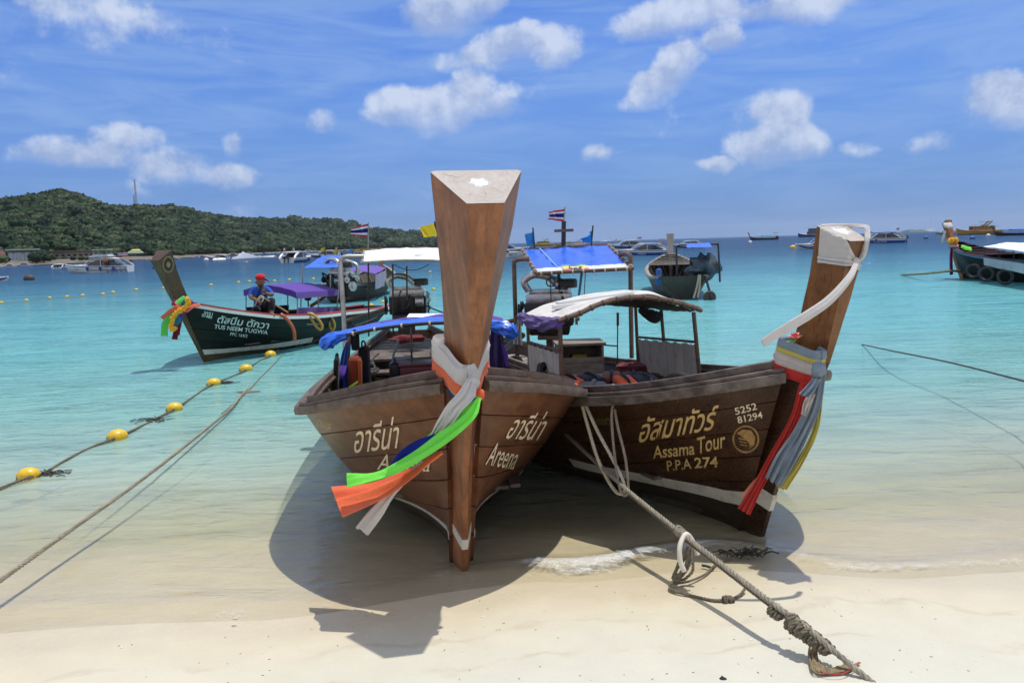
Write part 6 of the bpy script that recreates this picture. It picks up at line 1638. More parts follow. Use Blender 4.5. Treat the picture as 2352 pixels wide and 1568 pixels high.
canopy('small blue roof on bent black poles at the stern of the empty grey boat', [at(*zc3(1815, 407), 21.8), at(*zc3(2030, 403), 21.8)], [at(*zc3(1785, 372), 24), at(*zc3(2005, 366), 24)], M_BLUETARP, [], 22, 'sun_roof', drop=0, bulge=0, cat='sun roof')
for pts in (((1728, 640), (1722, 420), (1728, 395), (1750, 385), (1810, 380)), ((2095, 700), (2080, 395), (2070, 380), (2020, 376))):
    MB().tube(spline([at(*zc3(*p), 21.9) for p in pts], 5), .028, 7).build('frame_pipe', M_BLACKPIPE, B5, world=True, smooth=True)
fd = thing('blue_fender', 'blue barrel fender hanging beside the empty grey boat', 'fender', at(*zc3(1573, 735), 22), 0)
MB().lathe((0, 0, 0), [(0, 0), (.07, .02), (.09, .06), (.09, .42), (.07, .47), (.03, .49), (0, .49)], 14).build('barrel', M_BLUEP, fd, smooth=True)
for (a, b) in (((1915, 640), (1870, 840)), ((1925, 640), (1905, 835))):
    MB().tube(spline(wpath((*zc3(*a), 21.7), (*zc3((a[0] + b[0]) / 2 + 6, (a[1] + b[1]) / 2), 21.6), (*zc3(*b), 21.5)), 5), .03, 7).build('hanging_hose', M_ROPE, B5, world=True, smooth=True)
MB().tube(wpath((*zc3(1970, 650), 21.7), (*zc3(2025, 850), 21.4)), .035, 8).build('propeller_shaft', M_BLACKPIPE, B5, world=True, smooth=True)
MB().lathe(at(*zc3(2010, 830), 21.45), [(0, 0), (.16, 0), (.18, .04), (0, .06)], 14, 'Y').build('propeller', M_GREYP, B5, world=True)
MB().tube(wpath((*zc3(1998, 450), 22.5), (*zc3(1998, 540), 22.5)), .05, 8).build('exhaust_stack', M_RUST, B5, world=True, smooth=True)
# --- dark green boat with the white canopy at the edge of the view
B6, H6, P6 = longtail('dark green longtail boat with a white canopy and tyres along its side', (16.1, 28.0, 0), 197, [
    (0, -.05, .45, .06, 1.35, 1.2, 1), (-.3, -.08, .15, .36, 1.22, 1.2, 1), (-.7, -.12, -.3, .66, 1.06, 1.0, 1.05), (-1.3, -.18, -1.0, .92, .90, .75, 1.2), (-2.4, -.22, -2.2, 1.06, .76, .5, 1.5), (-3.6, -.22, -3.6, 1.08, .68, .45, 1.6), (-5, -.2, -5.2, 1.0, .64, .45, 1.6), (-6.4, -.12, -6.8, .84, .64, .5, 1.5), (-7.6, .0, -8.0, .62, .68, .55, 1.4)],
    [(a * 1.4, b * 1.24, c + 4, d * 1.05, e * 1.05, f) for a, b, c, d, e, f in STEM], M_GREENHULL, plain('blue_trim', (.05, .17, .28), .5), M_POST, 4, mcap=plain('maroon_deck', (.09, .025, .03), .5), floor=(-1.2, -7.2, .3, 7), mfloor=M_GREYWOOD)
for k in range(7):
    x0 = .40 - .28 * k; u_ = H6.u_at_x(x0 - .14); h = H6.row(u_)[3] - .04
    if h > .03: MB().box((x0 - .14, 0, H6.row(u_)[4] + .03), (.272, 2 * h, .02)).build('foredeck_board', plain('maroon_board', (.085, .028, .035), .5, var=.2), B6)
def z7(x, y): return (1952.4 + x * .16994, 488.1 + y * .16994)
canopy('long white canopy on thin dark posts over the dark green boat', [at(*z7(1800, 462), 25.6), at(*z7(2700, 590), 20.5)], [at(*z7(2110, 402), 27.0), at(*z7(2900, 470), 22.0)], M_CANVASCLEAN,
       [(at(*z7(1812, 465), 25.6), at(*z7(1812, 600), 25.6)), (at(*z7(2005, 495), 24.6), at(*z7(2005, 630), 24.6)), (at(*z7(2215, 515), 23.5), at(*z7(2212, 660), 23.5)), (at(*z7(2500, 560), 22), at(*z7(2500, 700), 22))], 24, drop=.0, bulge=.03, mpole=M_BLACKPIPE)
sheet_between('side_sheet', 'white plastic side sheet under the long white canopy', 'sheet', [z7(1808, 612), z7(2700, 740), z7(2700, 900), z7(1805, 710)], plain('white_plastic_sheet', (.42, .44, .46), .4, var=.25, scale=1.5), [25.2, 20.8, 20.8, 25.2])
for k, (x, y, Y) in enumerate(((1668, 790, 25.6), (1846, 830, 24.7), (2098, 870, 23.6))):
    tyre('tyre_fender', at(*z7(x, y), Y), (-.85, -.5, 0), .20, .042, ('black tyre fender nearest the bow of the dark green boat', 'middle one of three black tyre fenders on the dark green boat', 'black tyre fender hanging closest to the picture edge on the dark green boat')[k], 'tyre fenders on the dark green boat')
pixribbon('white cloth tied flat on the top of the dark green boat post', M_WHITECLOTH, [[z7(1268, 172), z7(1320, 170), z7(1376, 172)]], 27.8, .14, grp=None)
pixribbon('white ribbon streaming from the post of the dark green boat', M_WHITECLOTH, [[z7(1285, 250), z7(1262, 330), z7(1248, 405)]], 27.8, .11, grp='ribbons on the dark green boat')
pixribbon('pink and white cloth wound at the foot of the dark green boat post', cloth('pale_pink', (.70, .38, .38), .8, .2), [[z7(1345, 445), z7(1400, 435), z7(1455, 445)]], 27.7, .13, grp='ribbons on the dark green boat')
pixribbon('orange and green garland cloth above the pink one on the dark green boat', cloth('orange_green', (.80, .28, .10), .8, .2, var=.6), [[z7(1345, 408), z7(1395, 398), z7(1445, 408)]], 27.7, .11, grp='ribbons on the dark green boat')
garland('yellow flower garland on the post of the dark green boat', [z7(1340, 385), z7(1365, 375), z7(1400, 372), z7(1445, 368)], 27.6, .09, M_MARI, 16, grp='ribbons on the dark green boat')
pixribbon('red and purple ribbon hanging straight down from the dark green bow', cloth('plum', (.30, .02, .10), .8, .2), [[z7(1385, 450), z7(1366, 560), z7(1366, 700), z7(1368, 840)]], 27.75, .12, grp='ribbons on the dark green boat')
pixribbon('lime ribbon lying on the foredeck of the dark green boat', M_GREEN, [[z7(1510, 460), z7(1570, 478), z7(1635, 498)]], 26.9, .11, grp='ribbons on the dark green boat')
# ------------------------------------------------------------------ ropes on the beach
def rope_thing(label, pts, r, mat, n=6, cat='rope', name='mooring_rope', strands=3, pitch=None, grp=None):
    o = thing(name, label, cat, Vector(pts[0]), 0, grp); mb = MB(); rope(mb, spline(pts, n), r, strands, pitch); mb.build('strand', mat, o, world=True, smooth=True); return o
def knot(mb, c, r, ax, R0):
    """a lumpy hitch: interlocked turns round the standing line"""
    ax = Vector(ax).normalized(); x = ax.orthogonal().normalized(); y = ax.cross(x); c = Vector(c)
    for k in range(5):
        off = ax * ((k - 2) * r * 1.7); t = .45 * math.sin(k * 2.1)
        pts = [c + off + (x * math.cos(a) + y * math.sin(a)) * R0 * (1 + .15 * math.sin(2 * a + k)) + ax * t * R0 * math.sin(a + k) for a in [2 * math.pi * i / 16 for i in range(16)]]
        pts.append(pts[0]); rope(mb, pts, r, 3, None, 5)
main = [at(u, v, Y) for u, v, Y in ((2060, 1615, 2.62), (2005, 1568, 2.70), (1910, 1490, 2.80), (1853, 1440, 2.90), (1775, 1385, 3.05), (1668, 1303, 3.37), (1568, 1226, 3.70), (1440, 1124, 4.25), (1330, 1025, 4.9), (1270, 968, 5.5))]
rope_thing('thick grey mooring rope running from the boats across the sand, knotted near its end', main, .0125, M_ROPE, pitch=.075)
second = [p + Vector((.012, -.012, -.026)) for p in main[3:8]]
rope_thing('darker second rope lying along the thick grey mooring rope', second, .0085, M_ROPEDARK)
kt = thing('rope_knots', 'dark lumpy knots tied on the mooring rope above the sand', 'knots', main[3], 0)
for (u, v, Y, r, R0) in ((1781, 1408, 3.03, .0075, .017), (1832, 1440, 2.93, .011, .027), (1862, 1462, 2.89, .010, .024), (1886, 1480, 2.85, .010, .023)):
    mb = MB(); knot(mb, at(u, v, Y), r, main[2] - main[4], R0); mb.build('knot', M_ROPEDARK, kt, world=True, smooth=True)
def sg(u, v, h=.006):
    z = .03
    for _ in range(6): p = gr(u, v, z); z = sand_z(p.x, p.y) + h
    return gr(u, v, z)
fz = thing('frayed_rope', 'frayed brown rope ends hanging from the knots onto the sand', 'rope', at(1890, 1540, 2.85), 0)
mb = MB()
for k in range(34):
    j = lambda s_: rnd.uniform(-s_, s_)
    mb.tube(spline([at(1872 + j(12), 1478 + j(6), 2.86), at(1868 + j(12), 1505 + j(6), 2.86), sg(1878 + j(14), 1533 + j(6), .02), sg(1905 + j(14), 1541 + j(5), .012), sg(1935 + j(14), 1535 + j(6), .016), sg(1955 + j(22), 1527 + j(9), .010)], 4), rnd.uniform(.0018, .0035), 5)
mb.build('strands', plain('frayed_brown', (.26, .20, .11), .95, var=.3, scale=40), fz, world=True)['kind'] = 'stuff'
MB().tube(spline([sg(*q, .02) for q in ((1880, 1535), (1895, 1545), (1935, 1546), (1965, 1530), (1972, 1520))], 5), .002, 5).build('red_thread', plain('red_thread', (.45, .03, .03), .7), fz, world=True)
hs = thing('white_hose_sleeve', 'white hose sleeve bent over the mooring rope like a horseshoe', 'hose', at(1570, 1250, 3.66), 0)
MB().tube(spline(wpath((1572, 1312, 3.60), (1563, 1290, 3.61), (1561, 1258, 3.63), (1568, 1236, 3.66), (1577, 1226, 3.68), (1588, 1238, 3.70), (1598, 1258, 3.69), (1602, 1274, 3.68)), 6), .0125, 10).build('tube', plain('chalk_white_hose', (.68, .64, .55), .6, var=.06, scale=20, dirt=(.35, .3, .22), dirt_amt=.3), hs, world=True, smooth=True)
kt2 = thing('small_knot', 'small pale knot on the mooring rope next to the white hose sleeve', 'knot', at(1560, 1222, 3.74), 0)
mb = MB(); knot(mb, at(1562, 1221, 3.74), .007, main[5] - main[6], .018); mb.build('turns', M_ROPE, kt2, world=True, smooth=True)
dr = thing('tangled_rope', 'dark tangled rope hanging under the white hose sleeve and looping over the sand', 'rope', gr(1570, 1350, .02), 0)
mb = MB()
rope(mb, spline(wpath((1580, 1255, 3.66), (1570, 1285, 3.64), (1552, 1310, 3.63), (1545, 1330, 3.62), (1560, 1318, 3.61), (1575, 1298, 3.62), (1580, 1275, 3.64)), 6), .0075)
rope(mb, spline(wpath((1588, 1258, 3.66), (1585, 1290, 3.63), (1568, 1320, 3.62), (1550, 1333, 3.61), (1556, 1300, 3.62), (1572, 1270, 3.65)), 6), .0085)
rope(mb, spline(wpath((1592, 1290, 3.63), (1590, 1312, 3.62), (1572, 1330, 3.61)), 6) + spline([gr(1572, 1330, .05), gr(1545, 1336, .035), gr(1539, 1350, .03), gr(1560, 1360, .028), gr(1600, 1370, .025), gr(1640, 1378, .03), gr(1675, 1377, .03), gr(1700, 1365, .03), gr(1712, 1350, .04)], 6), .0075)
rope(mb, spline([gr(1545, 1340, .03), gr(1580, 1335, .028), gr(1620, 1318, .018), gr(1650, 1290, .01), gr(1680, 1280, .008)], 6), .006)
mb.build('strand', M_ROPEDARK, dr, world=True, smooth=True)
sb = MB(); knot(sb, gr(1672, 1376, .035), .006, (1, .2, 0), .014); sb.build('knot', M_ROPEDARK, dr, world=True, smooth=True)
sw = thing('weed_clump', 'dark clump of seaweed and old net washing in front of the dark boat', 'seaweed', gr(1712, 1276, .01), 0)
mb = MB()
for k in range(60):
    a = rnd.uniform(0, 6.28); r0 = rnd.uniform(0, .10); c = Vector((r0 * math.cos(a) * 1.3, r0 * math.sin(a) * .45, .004)); d = Vector((rnd.uniform(-1, 1), rnd.uniform(-.5, .5), rnd.uniform(0, .5)))
    mb.tube(spline([c, c + d * .04 + Vector((0, 0, .012)), c + d * .08 + Vector((rnd.uniform(-.02, .02), 0, -.004))], 3), rnd.uniform(.0015, .005), 4)
mb.build('fronds', plain('wet_weed', (.035, .032, .022), .5, var=.4, scale=30), sw)['kind'] = 'stuff'
fs_ = thing('rope_scrap', 'short green-black scrap of rope lying on the wet sand', 'rope', gr(1625, 1302, .01), 0)
mb = MB(); rope(mb, spline([gr(1612, 1298, .014), gr(1622, 1299, .016), gr(1640, 1306, .012)], 6), .007); mb.build('strand', plain('green_black_rope', (.04, .05, .03), .9), fs_, world=True, smooth=True)
# doubled lines hanging from the rails
rope_thing('pale rope hanging in a long loop from the rail of the teak boat', wpath((1270, 880, 5.05), (1300, 879, 4.9), (1318, 884, 4.82), (1330, 905, 4.76), (1345, 960, 4.7), (1370, 1045, 4.6), (1395, 1100, 4.5), (1418, 1131, 4.42), (1434, 1128, 4.38), (1430, 1100, 4.4), (1405, 1050, 4.5), (1370, 985, 4.62), (1345, 930, 4.72), (1326, 895, 4.82)), .0105, M_ROPELIGHT)
rope_thing('brownish rope looped over the rail of the dark boat and hanging down', wpath((1500, 904, 4.55), (1462, 906, 4.56), (1430, 911, 4.58), (1412, 922, 4.58), (1405, 950, 4.55), (1408, 1010, 4.5), (1416, 1080, 4.44), (1425, 1125, 4.38), (1436, 1138, 4.35), (1443, 1120, 4.36), (1436, 1050, 4.42), (1420, 985, 4.5), (1412, 940, 4.56)), .0085, plain('brown_grey_rope', (.30, .24, .19), .9, var=.2, scale=30))
ck_ = thing('rope_coil', 'end of the pale rope coiled on the rail of the dark boat', 'rope', at(1460, 903, 4.58), 0)
mb = MB(); rope(mb, spline(wpath((1450, 905, 4.60), (1466, 900, 4.62), (1490, 901, 4.6), (1520, 899, 4.58), (1500, 904, 4.56), (1470, 907, 4.56), (1455, 902, 4.6), (1472, 898, 4.63)), 5), .008); mb.build('strand', M_ROPELIGHT, ck_, world=True, smooth=True)
# left-hand rope and buoy line
rope_thing('long grey rope stretched from the sand into the water past the yellow buoys', [gr(-70, 1385, .14), gr(0, 1333, .13), gr(96, 1264, .125), gr(192, 1196, .115), gr(288, 1129, .10), gr(385, 1056, .085), gr(481, 979, .06), gr(531, 937, .035), gr(558, 904, .008), gr(588, 877, -.02), gr(620, 846, -.05)], .0135, M_ROPE)
bl = [(-60, 1150, 0), (0, 1122, .01), (66, 1096, .02), (100, 1087, .0), (160, 1052, .0), (215, 1025, .0), (270, 1004, .02), (330, 976, .0), (365, 958, .005), (401, 939, .02), (440, 914, .0), (470, 893, .005), (491, 881, .02), (530, 866, .0), (565, 849, .02), (595, 829, .0), (621, 816, .02), (655, 793, .0)]
rope_thing('dirty rope linking the line of yellow buoys along the shallow water', [gr(u, v, z + .004) for u, v, z in bl], .013, M_ROPEDARK, name='buoy_rope')
def buoy(loc, r, label, grp, squash=.82, mat=None, ang=0.0, eye=True):
    t = thing('buoy', label, 'buoy', loc, ang, grp)
    MB().ball((0, 0, r * .30), r, 18, 12, (1.12, .92, squash)).build('float', mat or M_YELLOW, t, smooth=True)
    if eye: MB().torus((-r * 1.0, 0, r * .12), r * .26, r * .12, axis=(1, 0, 0), n=14, m=6).build('eyelet', M_ROPEDARK, t, smooth=True)
    return t
nb = [(66, 1097, .074, 'yellow buoy closest to the beach, rope knotted through its end'), (270, 1008, .083, 'second yellow buoy out from the beach, with clean upper side'), (401, 942, .078, 'yellow buoy just beyond the drifting clump of weed on the rope'),
      (491, 884, .080, 'weathered yellow buoy halfway along the rope to the green-black boat'), (565, 851, .085, 'yellow buoy with weed trailing behind it, second from the green-black boat'), (621, 818, .085, 'yellow buoy right beside the green-black boat hull')]
for u, v, r, lb in nb: buoy(gr(u, v, 0), r, lb, 'yellow buoys on the rope in the shallows', ang=R(rnd.uniform(20, 50)))
for (u, v, lb, s_) in ((108, 1089, 'dark weed clinging to the rope beside the closest yellow buoy', 1.0), (345, 966, 'drifting clump of dark weed caught on the buoy rope', 1.3), (517, 880, 'thin weed trailing from the weathered yellow buoy', .8)):
    o = thing('weed_clump', lb, 'seaweed', gr(u, v, .006), 0); mb = MB()
    for k in range(75):
        a = rnd.uniform(0, 6.28); r0 = rnd.uniform(0, .11) * s_; c = Vector((r0 * math.cos(a) * 1.5, r0 * math.sin(a), .0)); d = Vector((rnd.uniform(-1, 1.4), rnd.uniform(-.5, 1), rnd.uniform(0, .3)))
        mb.tube(spline([c, c + d * .03 + Vector((0, 0, .006)), c + d * .055], 3), rnd.uniform(.002, .0045), 4)
    mb.build('fronds', plain('brown_weed', (.040, .034, .026), .5, var=.4, scale=30), o)['kind'] = 'stuff'
sm = thing('sunken_rope', 'thin dark rope with weed under the surface between the buoys and the teak boat', 'rope', gr(568, 900, .004), 0)
MB().tube(spline([gr(510, 950, .003), gr(568, 900, .004), gr(600, 865, .004), (gr(650, 815, .004))], 5), .009, 6).build('line', M_ROPEDARK, sm, world=True)
MB().ball((0, 0, 0), .09, 12, 7, (1.6, .7, .12), jit=.7, seed=3).build('weed', M_ROPEDARK, sm)
# far buoy lines
far = [(3, 695), (61, 689.5), (114, 684), (154, 681), (190, 678), (237, 675), (260, 671), (313, 665), (376, 661), (485, 654), (548, 648), (573, 646), (631, 645), (665, 642), (720, 640), (932, 627), (988, 624), (853, 701), (880, 693), (973, 667), (996, 664), (566, 601.5)]
for i, (u, v) in enumerate(far):
    p = gr(u, v + 1.5, 0); buoy(p, .0012 * p.y + .035, 'small yellow float of the distant buoy line off the beach', 'small floats of the distant buoy lines', .8, ang=rnd.random(), eye=False)
def line_w(lb, pts, r, mat): 
    o = thing('buoy_line', lb, 'rope', pts[0], 0); MB().tube(spline(pts, 4), r, 5).build('line', mat, o, world=True); return o
line_w('dark line linking the distant yellow floats', [gr(u, v + 2, .0) for u, v in far[:9]], .016, M_ROPEDARK)
line_w('thin dark rope under tension off the dark boat, dipping into the water', [gr(1980, 791, .0), at(2050, 806, 9.5), at(2180, 832, 8.0), at(2352, 875, 6.4), at(2480, 908, 5.6), Vector((5.6, 4.3, .35)), Vector((6.6, 3.4, .03))], .009, M_LINE)
line_w('mooring line from the dark green boat out to the water', [gr(2070, 631.5, .0), at(2130, 628, 27), at(2185, 622, 27.4), at(2215, 626, 27.6)], .04, plain('olive_line', (.20, .20, .10), .8))
for (u, v, m, lb, r) in ((1723, 557.5, M_WHITEP, 'white mooring buoy near the small far longtail boat', .45), (2270, 542, M_WHITEP, 'white mooring buoy below the yellow dive boat', .5), (2127, 548, M_BLUEP, 'blue buoy below the sailing yacht', .5), (2234, 549, M_BLUEP, 'blue buoy under the yellow dive boat', .5), (1821, 570, M_YELLOW, 'orange yellow buoy off the bow of the white and blue speedboat', .35), (474, 598.5, M_WHITEP, 'white can buoy near the speeding boat', .45), (357, 617, M_BLUEP, 'blue drum buoy beside the post of the green-black boat', .35), (67, 643.5, M_GREYP, 'grey half-sunk float in the open water', .35)):
    buoy(gr(u, v, 0), r, lb, None, .9, m, eye=False)

# small things on the sand
lf = thing('dark_leaf', 'single black heart-shaped leaf lying on the dry sand', 'leaf', gr(1660, 1558, .062), 0)
MB().slab(lambda a, b: Vector(((b - .5) * .030 * math.sin(math.pi * min(1, .12 + a)) ** .7 * (1.15 - .5 * a), (a - .5) * .030, .004 * math.sin(b * 3.1) + .002)), 8, 8, .0008).build('blade', plain('black_leaf', (.006, .006, .005), .6), lf)
sh = MB()
for k in range(170):
    x = rnd.uniform(-1.9, 1.9); y = rnd.uniform(2.75, 3.7)
    if y > shore_y(x) - .05: continue
    z = sand_z(x, y); s_ = rnd.uniform(.0015, .0042) * (1.8 if rnd.random() < .06 else 1)
    sh.ball((x, y, z + s_ * .2), s_, 6, 4, (1.3, .9, .45))
sh.build('shell_bits', plain('shell_white', (.70, .64, .55), .6, var=.35, scale=300))['kind'] = 'stuff'
sh = MB()
for k in range(120):
    x = rnd.uniform(-1.9, 1.9); y = rnd.uniform(2.75, 3.7)
    if y > shore_y(x) - .05: continue
    z = sand_z(x, y); s_ = rnd.uniform(.001, .0028); a = rnd.random() * 3
    sh.bar((x, y, z + s_ * .3), (x + math.cos(a) * s_ * 4, y + math.sin(a) * s_ * 4, z + s_ * .3), s_, s_ * .5)
sh.build('beach_litter', plain('brown_litter', (.16, .12, .07), .8, var=.4, scale=300))['kind'] = 'stuff'
pc_ = thing('coral_pebble', 'small pale coral pebble on the wet sand near the flying ribbon shadow', 'pebble', gr(541, 1421, .035), 0)
MB().ball((0, 0, .003), .010, 10, 6, (1.4, .8, .5), jit=.4).build('stone', plain('coral', (.55, .48, .33), .7), pc_, smooth=True)
# ------------------------------------------------------------------ boats at anchor
def hull_rows(L, B, D, fl=1.0):
    return [(.0, L / 2, 0, D * 1.25, D * 1.0), (.06, L / 2 - .06 * L, .30, D * 1.20, D * .65), (.2, L / 2 - .2 * L, .68, D * 1.10, D * .2), (.4, L / 2 - .4 * L, .93, D * 1.0, 0), (.7, L / 2 - .7 * L, 1.0, D * .95, -.05), (1, -L / 2, .94, D * .92, -.05)]
def boat_hull(L, B, D, draft=.25, n=5):
    """loft rings of a planing hull: keel - chine - rail, port to starboard"""
    rings = []
    for (t, x, b, zr, zc) in hull_rows(L, B, D):
        hb = b * B / 2 + .02
        kz = -draft if t > .1 else lerp(D * .95, -draft, t / .1 * 1.0)
        if t == 0: kz = D * .9
        rings.append([Vector((x, 0, kz)), Vector((x, -hb * .78, zc)), Vector((x, -hb, zr * .72)), Vector((x, -hb, zr)), Vector((x, 0, zr + .02)), Vector((x, hb, zr)), Vector((x, hb, zr * .72)), Vector((x, hb * .78, zc))])
    return rings
def speedboat(label, loc, psi, L, B=None, mh=None, mband=None, roof=True, motors=2, roofmat=None, fly=False, text=None, tmat=None, fenders=0, nose=0.0, flags=0, grp='speedboats at anchor', arch=True, wedge=None, glass=True, rod=False, checks=False):
    B = B or L * .25; D = L * .105
    b = thing('speedboat', label, 'speedboat', loc, R(psi) - R(90), grp)
    if nose: b.rotation_euler = (0, -nose, R(psi) - R(90))
    mh = mh or M_WHITEP
    rg = boat_hull(L, B, D)
    MB().loft(rg).build('hull', mh, b, smooth=True, angle=35)
    def side(u, z, s_, off=.012):
        # point on the side of the hull at length fraction u (0 bow) and height fraction z between chine and rail
        rows = hull_rows(L, B, D); i = 0
        while i < len(rows) - 2 and rows[i + 1][0] < u: i += 1
        f = (u - rows[i][0]) / (rows[i + 1][0] - rows[i][0]); q = [lerp(rows[i][k], rows[i + 1][k], f) for k in range(5)]
        hb = q[2] * B / 2 + .02; zc, zm, zr = q[4], q[3] * .72, q[3]; zz = lerp(zc, zr, z)
        y = lerp(hb * .78, hb, min(1, (zz - zc) / max(1e-6, zm - zc)))
        return Vector((q[1], s_ * (y + off), zz))
    for s_ in (-1, 1):
        if mband: MB().slab(lambda a, c: side(lerp(.03, .995, a), lerp(.05, .58, c), s_, .010), 24, 2, .004 * s_).build('painted_band', mband, b)
        MB().slab(lambda a, c: side(lerp(.02, .995, a), lerp(.80, .88, c), s_, .03), 24, 1, .03 * s_).build('rubbing_strake', M_BLACKPIPE if mband is not M_NAVYP else M_WHITEP, b)
        if checks:
            ck = MB()
            for k in range(9):
                for j in range(3):
                    if (k + j) % 2 == 0: ck.slab(lambda a, c: side(.68 + .034 * (k + a), .12 + .14 * (j + c) + .01 * k, s_, .014), 1, 1, .003 * s_)
            ck.build('chequered_stripe', M_BLUEP, b)['kind'] = 'stuff'
        if text:
            for (body, u0, u1, z0, zh) in text:
                vs, fs = text_mesh(body, 0, 2, .012); x1 = max(v.x for v in vs); y0 = min(v.y for v in vs); y1 = max(v.y for v in vs)
                P = []
                for v in vs:
                    f = v.x / x1; f = f if s_ > 0 else f
                    u = lerp(u0, u1, f) if s_ > 0 else lerp(u1, u0, f)
                    P.append(side(u, z0 + zh * (v.y - y0) / (y1 - y0), s_, .022))
                MB().add(P, fs).build('lettering', tmat or M_NAVYP, b)
    # cabin: dark glass, wheelhouse roof, raked arch
    h0 = D * .98; ch = L * .085
    if glass:
        cab = []
        for (x, w_, z) in ((L * .16, .30, 0), (L * .05, .40, .62), (-.02 * L, .43, 1), (-.24 * L, .44, 1), (-.40 * L, .42, .05)):
            cab.append([Vector((x, -w_ * B, h0 - .02)), Vector((x, -w_ * B * .82, h0 + ch * z + .02)), Vector((x, w_ * B * .82, h0 + ch * z + .02)), Vector((x, w_ * B, h0 - .02))])
        MB().loft(cab).build('cabin_glass', M_GLASS, b, smooth=True, angle=30)
        MB().box((L * .26, 0, D * 1.13), (L * .22, B * .5, .06 * D + .04), bev=.03).box((L * .24, 0, D * 1.2), (L * .07, B * .2, .05)).build('foredeck_hatch', M_GREYP if False else mh, b, smooth=True)
    if roof:
        rt = roofmat or mh
        MB().slab(lambda a, c: Vector((lerp(.07, -.36, a) * L, (c - .5) * B * .92, h0 + ch + .10 + .05 * L * .3 * math.sin(c * 3.14) * .3 + .012 * L * math.sin(a * 3.14))), 10, 8, .06).build('roof', rt, b, smooth=True)
        for s_ in (-1, 1):
            MB().tube([(L * .06, s_ * B * .42, h0 + ch + .08), (L * .20, s_ * B * .36, h0)], L * .006, 6).tube([(-L * .1, s_ * B * .43, h0 + ch + .08), (-L * .1, s_ * B * .44, h0)], L * .005, 6).build('roof_post', mh, b)
            if arch: MB().tube(spline([(-L * .30, s_ * B * .44, h0 + ch + .10), (-L * .40, s_ * B * .46, h0 + ch * .75), (-L * .47, s_ * B * .47, h0 + ch * .2), (-L * .50, s_ * B * .47, h0 - .1)], 5), [(.02 * L, .008 * L)] * 16, 6).build('raked_arch', mh, b, smooth=True)
    if fly:
        MB().box((-L * .10, 0, h0 + ch * 1.30), (L * .28, B * .7, ch * .30), bev=.05).build('upper_cabin', mh, b, smooth=True); MB().box((-L * .08, 0, h0 + ch * 1.42), (L * .24, B * .72, ch * .14)).build('upper_glass', M_GLASS, b)
        MB().slab(lambda a, c: Vector((lerp(.08, -.24, a) * L, (c - .5) * B * .8, h0 + ch * 1.62 + .03 * math.sin(c * 3.1))), 4, 4, .05).build('upper_roof', mh, b)
        fr = MB()
        for x in (.0, -.2):
            for y in (-.3, .3): fr.cyl((x * L + .02 * L, y * B, h0 + ch * 1.6), (x * L, y * B, h0 + ch * 2.9), .03)
        fr.build('fly_frame', M_GALV, b)['kind'] = 'stuff'
        MB().box((-.09 * L, 0, h0 + ch * 2.9), (.24 * L, B * .66, .05)).build('fly_canopy', M_WHITEP, b); MB().box((-.09 * L, 0, h0 + ch * 1.9), (.24 * L, B * .7, ch * .35)).build('fly_rail', plain('pale_rail', (.5, .55, .6), .5), b)
    for k in range(motors):
        y = (k - (motors - 1) / 2) * B * .24; x = -L / 2 - .04 * L; s_ = L * .055
        MB().box((x, y, D * 1.05), (s_ * 1.15, s_ * .75, s_ * 1.0), taper=.8, bev=s_ * .2).box((x + .1 * s_, y, D * .3), (s_ * .4, s_ * .25, s_ * 1.9), rot=(0, .12, 0)).build('outboard_motor', M_IRON if mh is M_WHITEP else M_GREYP, b, smooth=True)
    for k in range(fenders):
        for s_ in (-1, 1): MB().tube([side(.40 + .2 * k, .95, s_, .10), side(.40 + .2 * k, .9, s_, .12), side(.40 + .2 * k, .35, s_, .14), side(.40 + .2 * k, .3, s_, .13)], [.03, .10, .10, .03], 8).build('fender', M_BLUEP, b, smooth=True)
    for k in range(flags):
        y = (k - (flags - 1) / 2) * B * .6
        MB().cyl((-L * .33, y, h0 + ch), (-L * .36, y, h0 + ch * 2.3), .02, 5).build('flagpole', M_GALV, b)
        for j, m in enumerate((0, 1, 2, 1, 0)): MB().box((-L * .36 - .24, y, h0 + ch * 2.25 - j * .075), (.44, .012, .074)).build('flag_stripe', M_FLAGS[m], b)
    if rod: MB().cyl((-L * .05, B * .3, h0 + ch), (-L * .22, B * .45, h0 + ch * 2.4), .02, 5).build('rod', M_GALV, b)
    return b
def place(u0, u1, v):
    """centre point on the water and the width in metres of something spanning u0..u1 at waterline v"""
    p = gr((u0 + u1) / 2, v, 0); return p, abs(u1 - u0) / FPX * p.y
p_, w_ = place(150, 303, 626)
nit = speedboat('white speedboat with blue chequered stripe, red lettering and an upper deck', p_, -90, w_ * .97, mband=None, fly=True, motors=0, fenders=3, text=[('Nitcha Pachok', .43, .68, .30, .26), ('โชคชัย ๑', .18, .27, .34, .22)], tmat=plain('maroon_text', (.22, .02, .06), .5), checks=True, rod=True, flags=2)
MB().box((.1, -.8, .9), (.1, .1, .1)); 
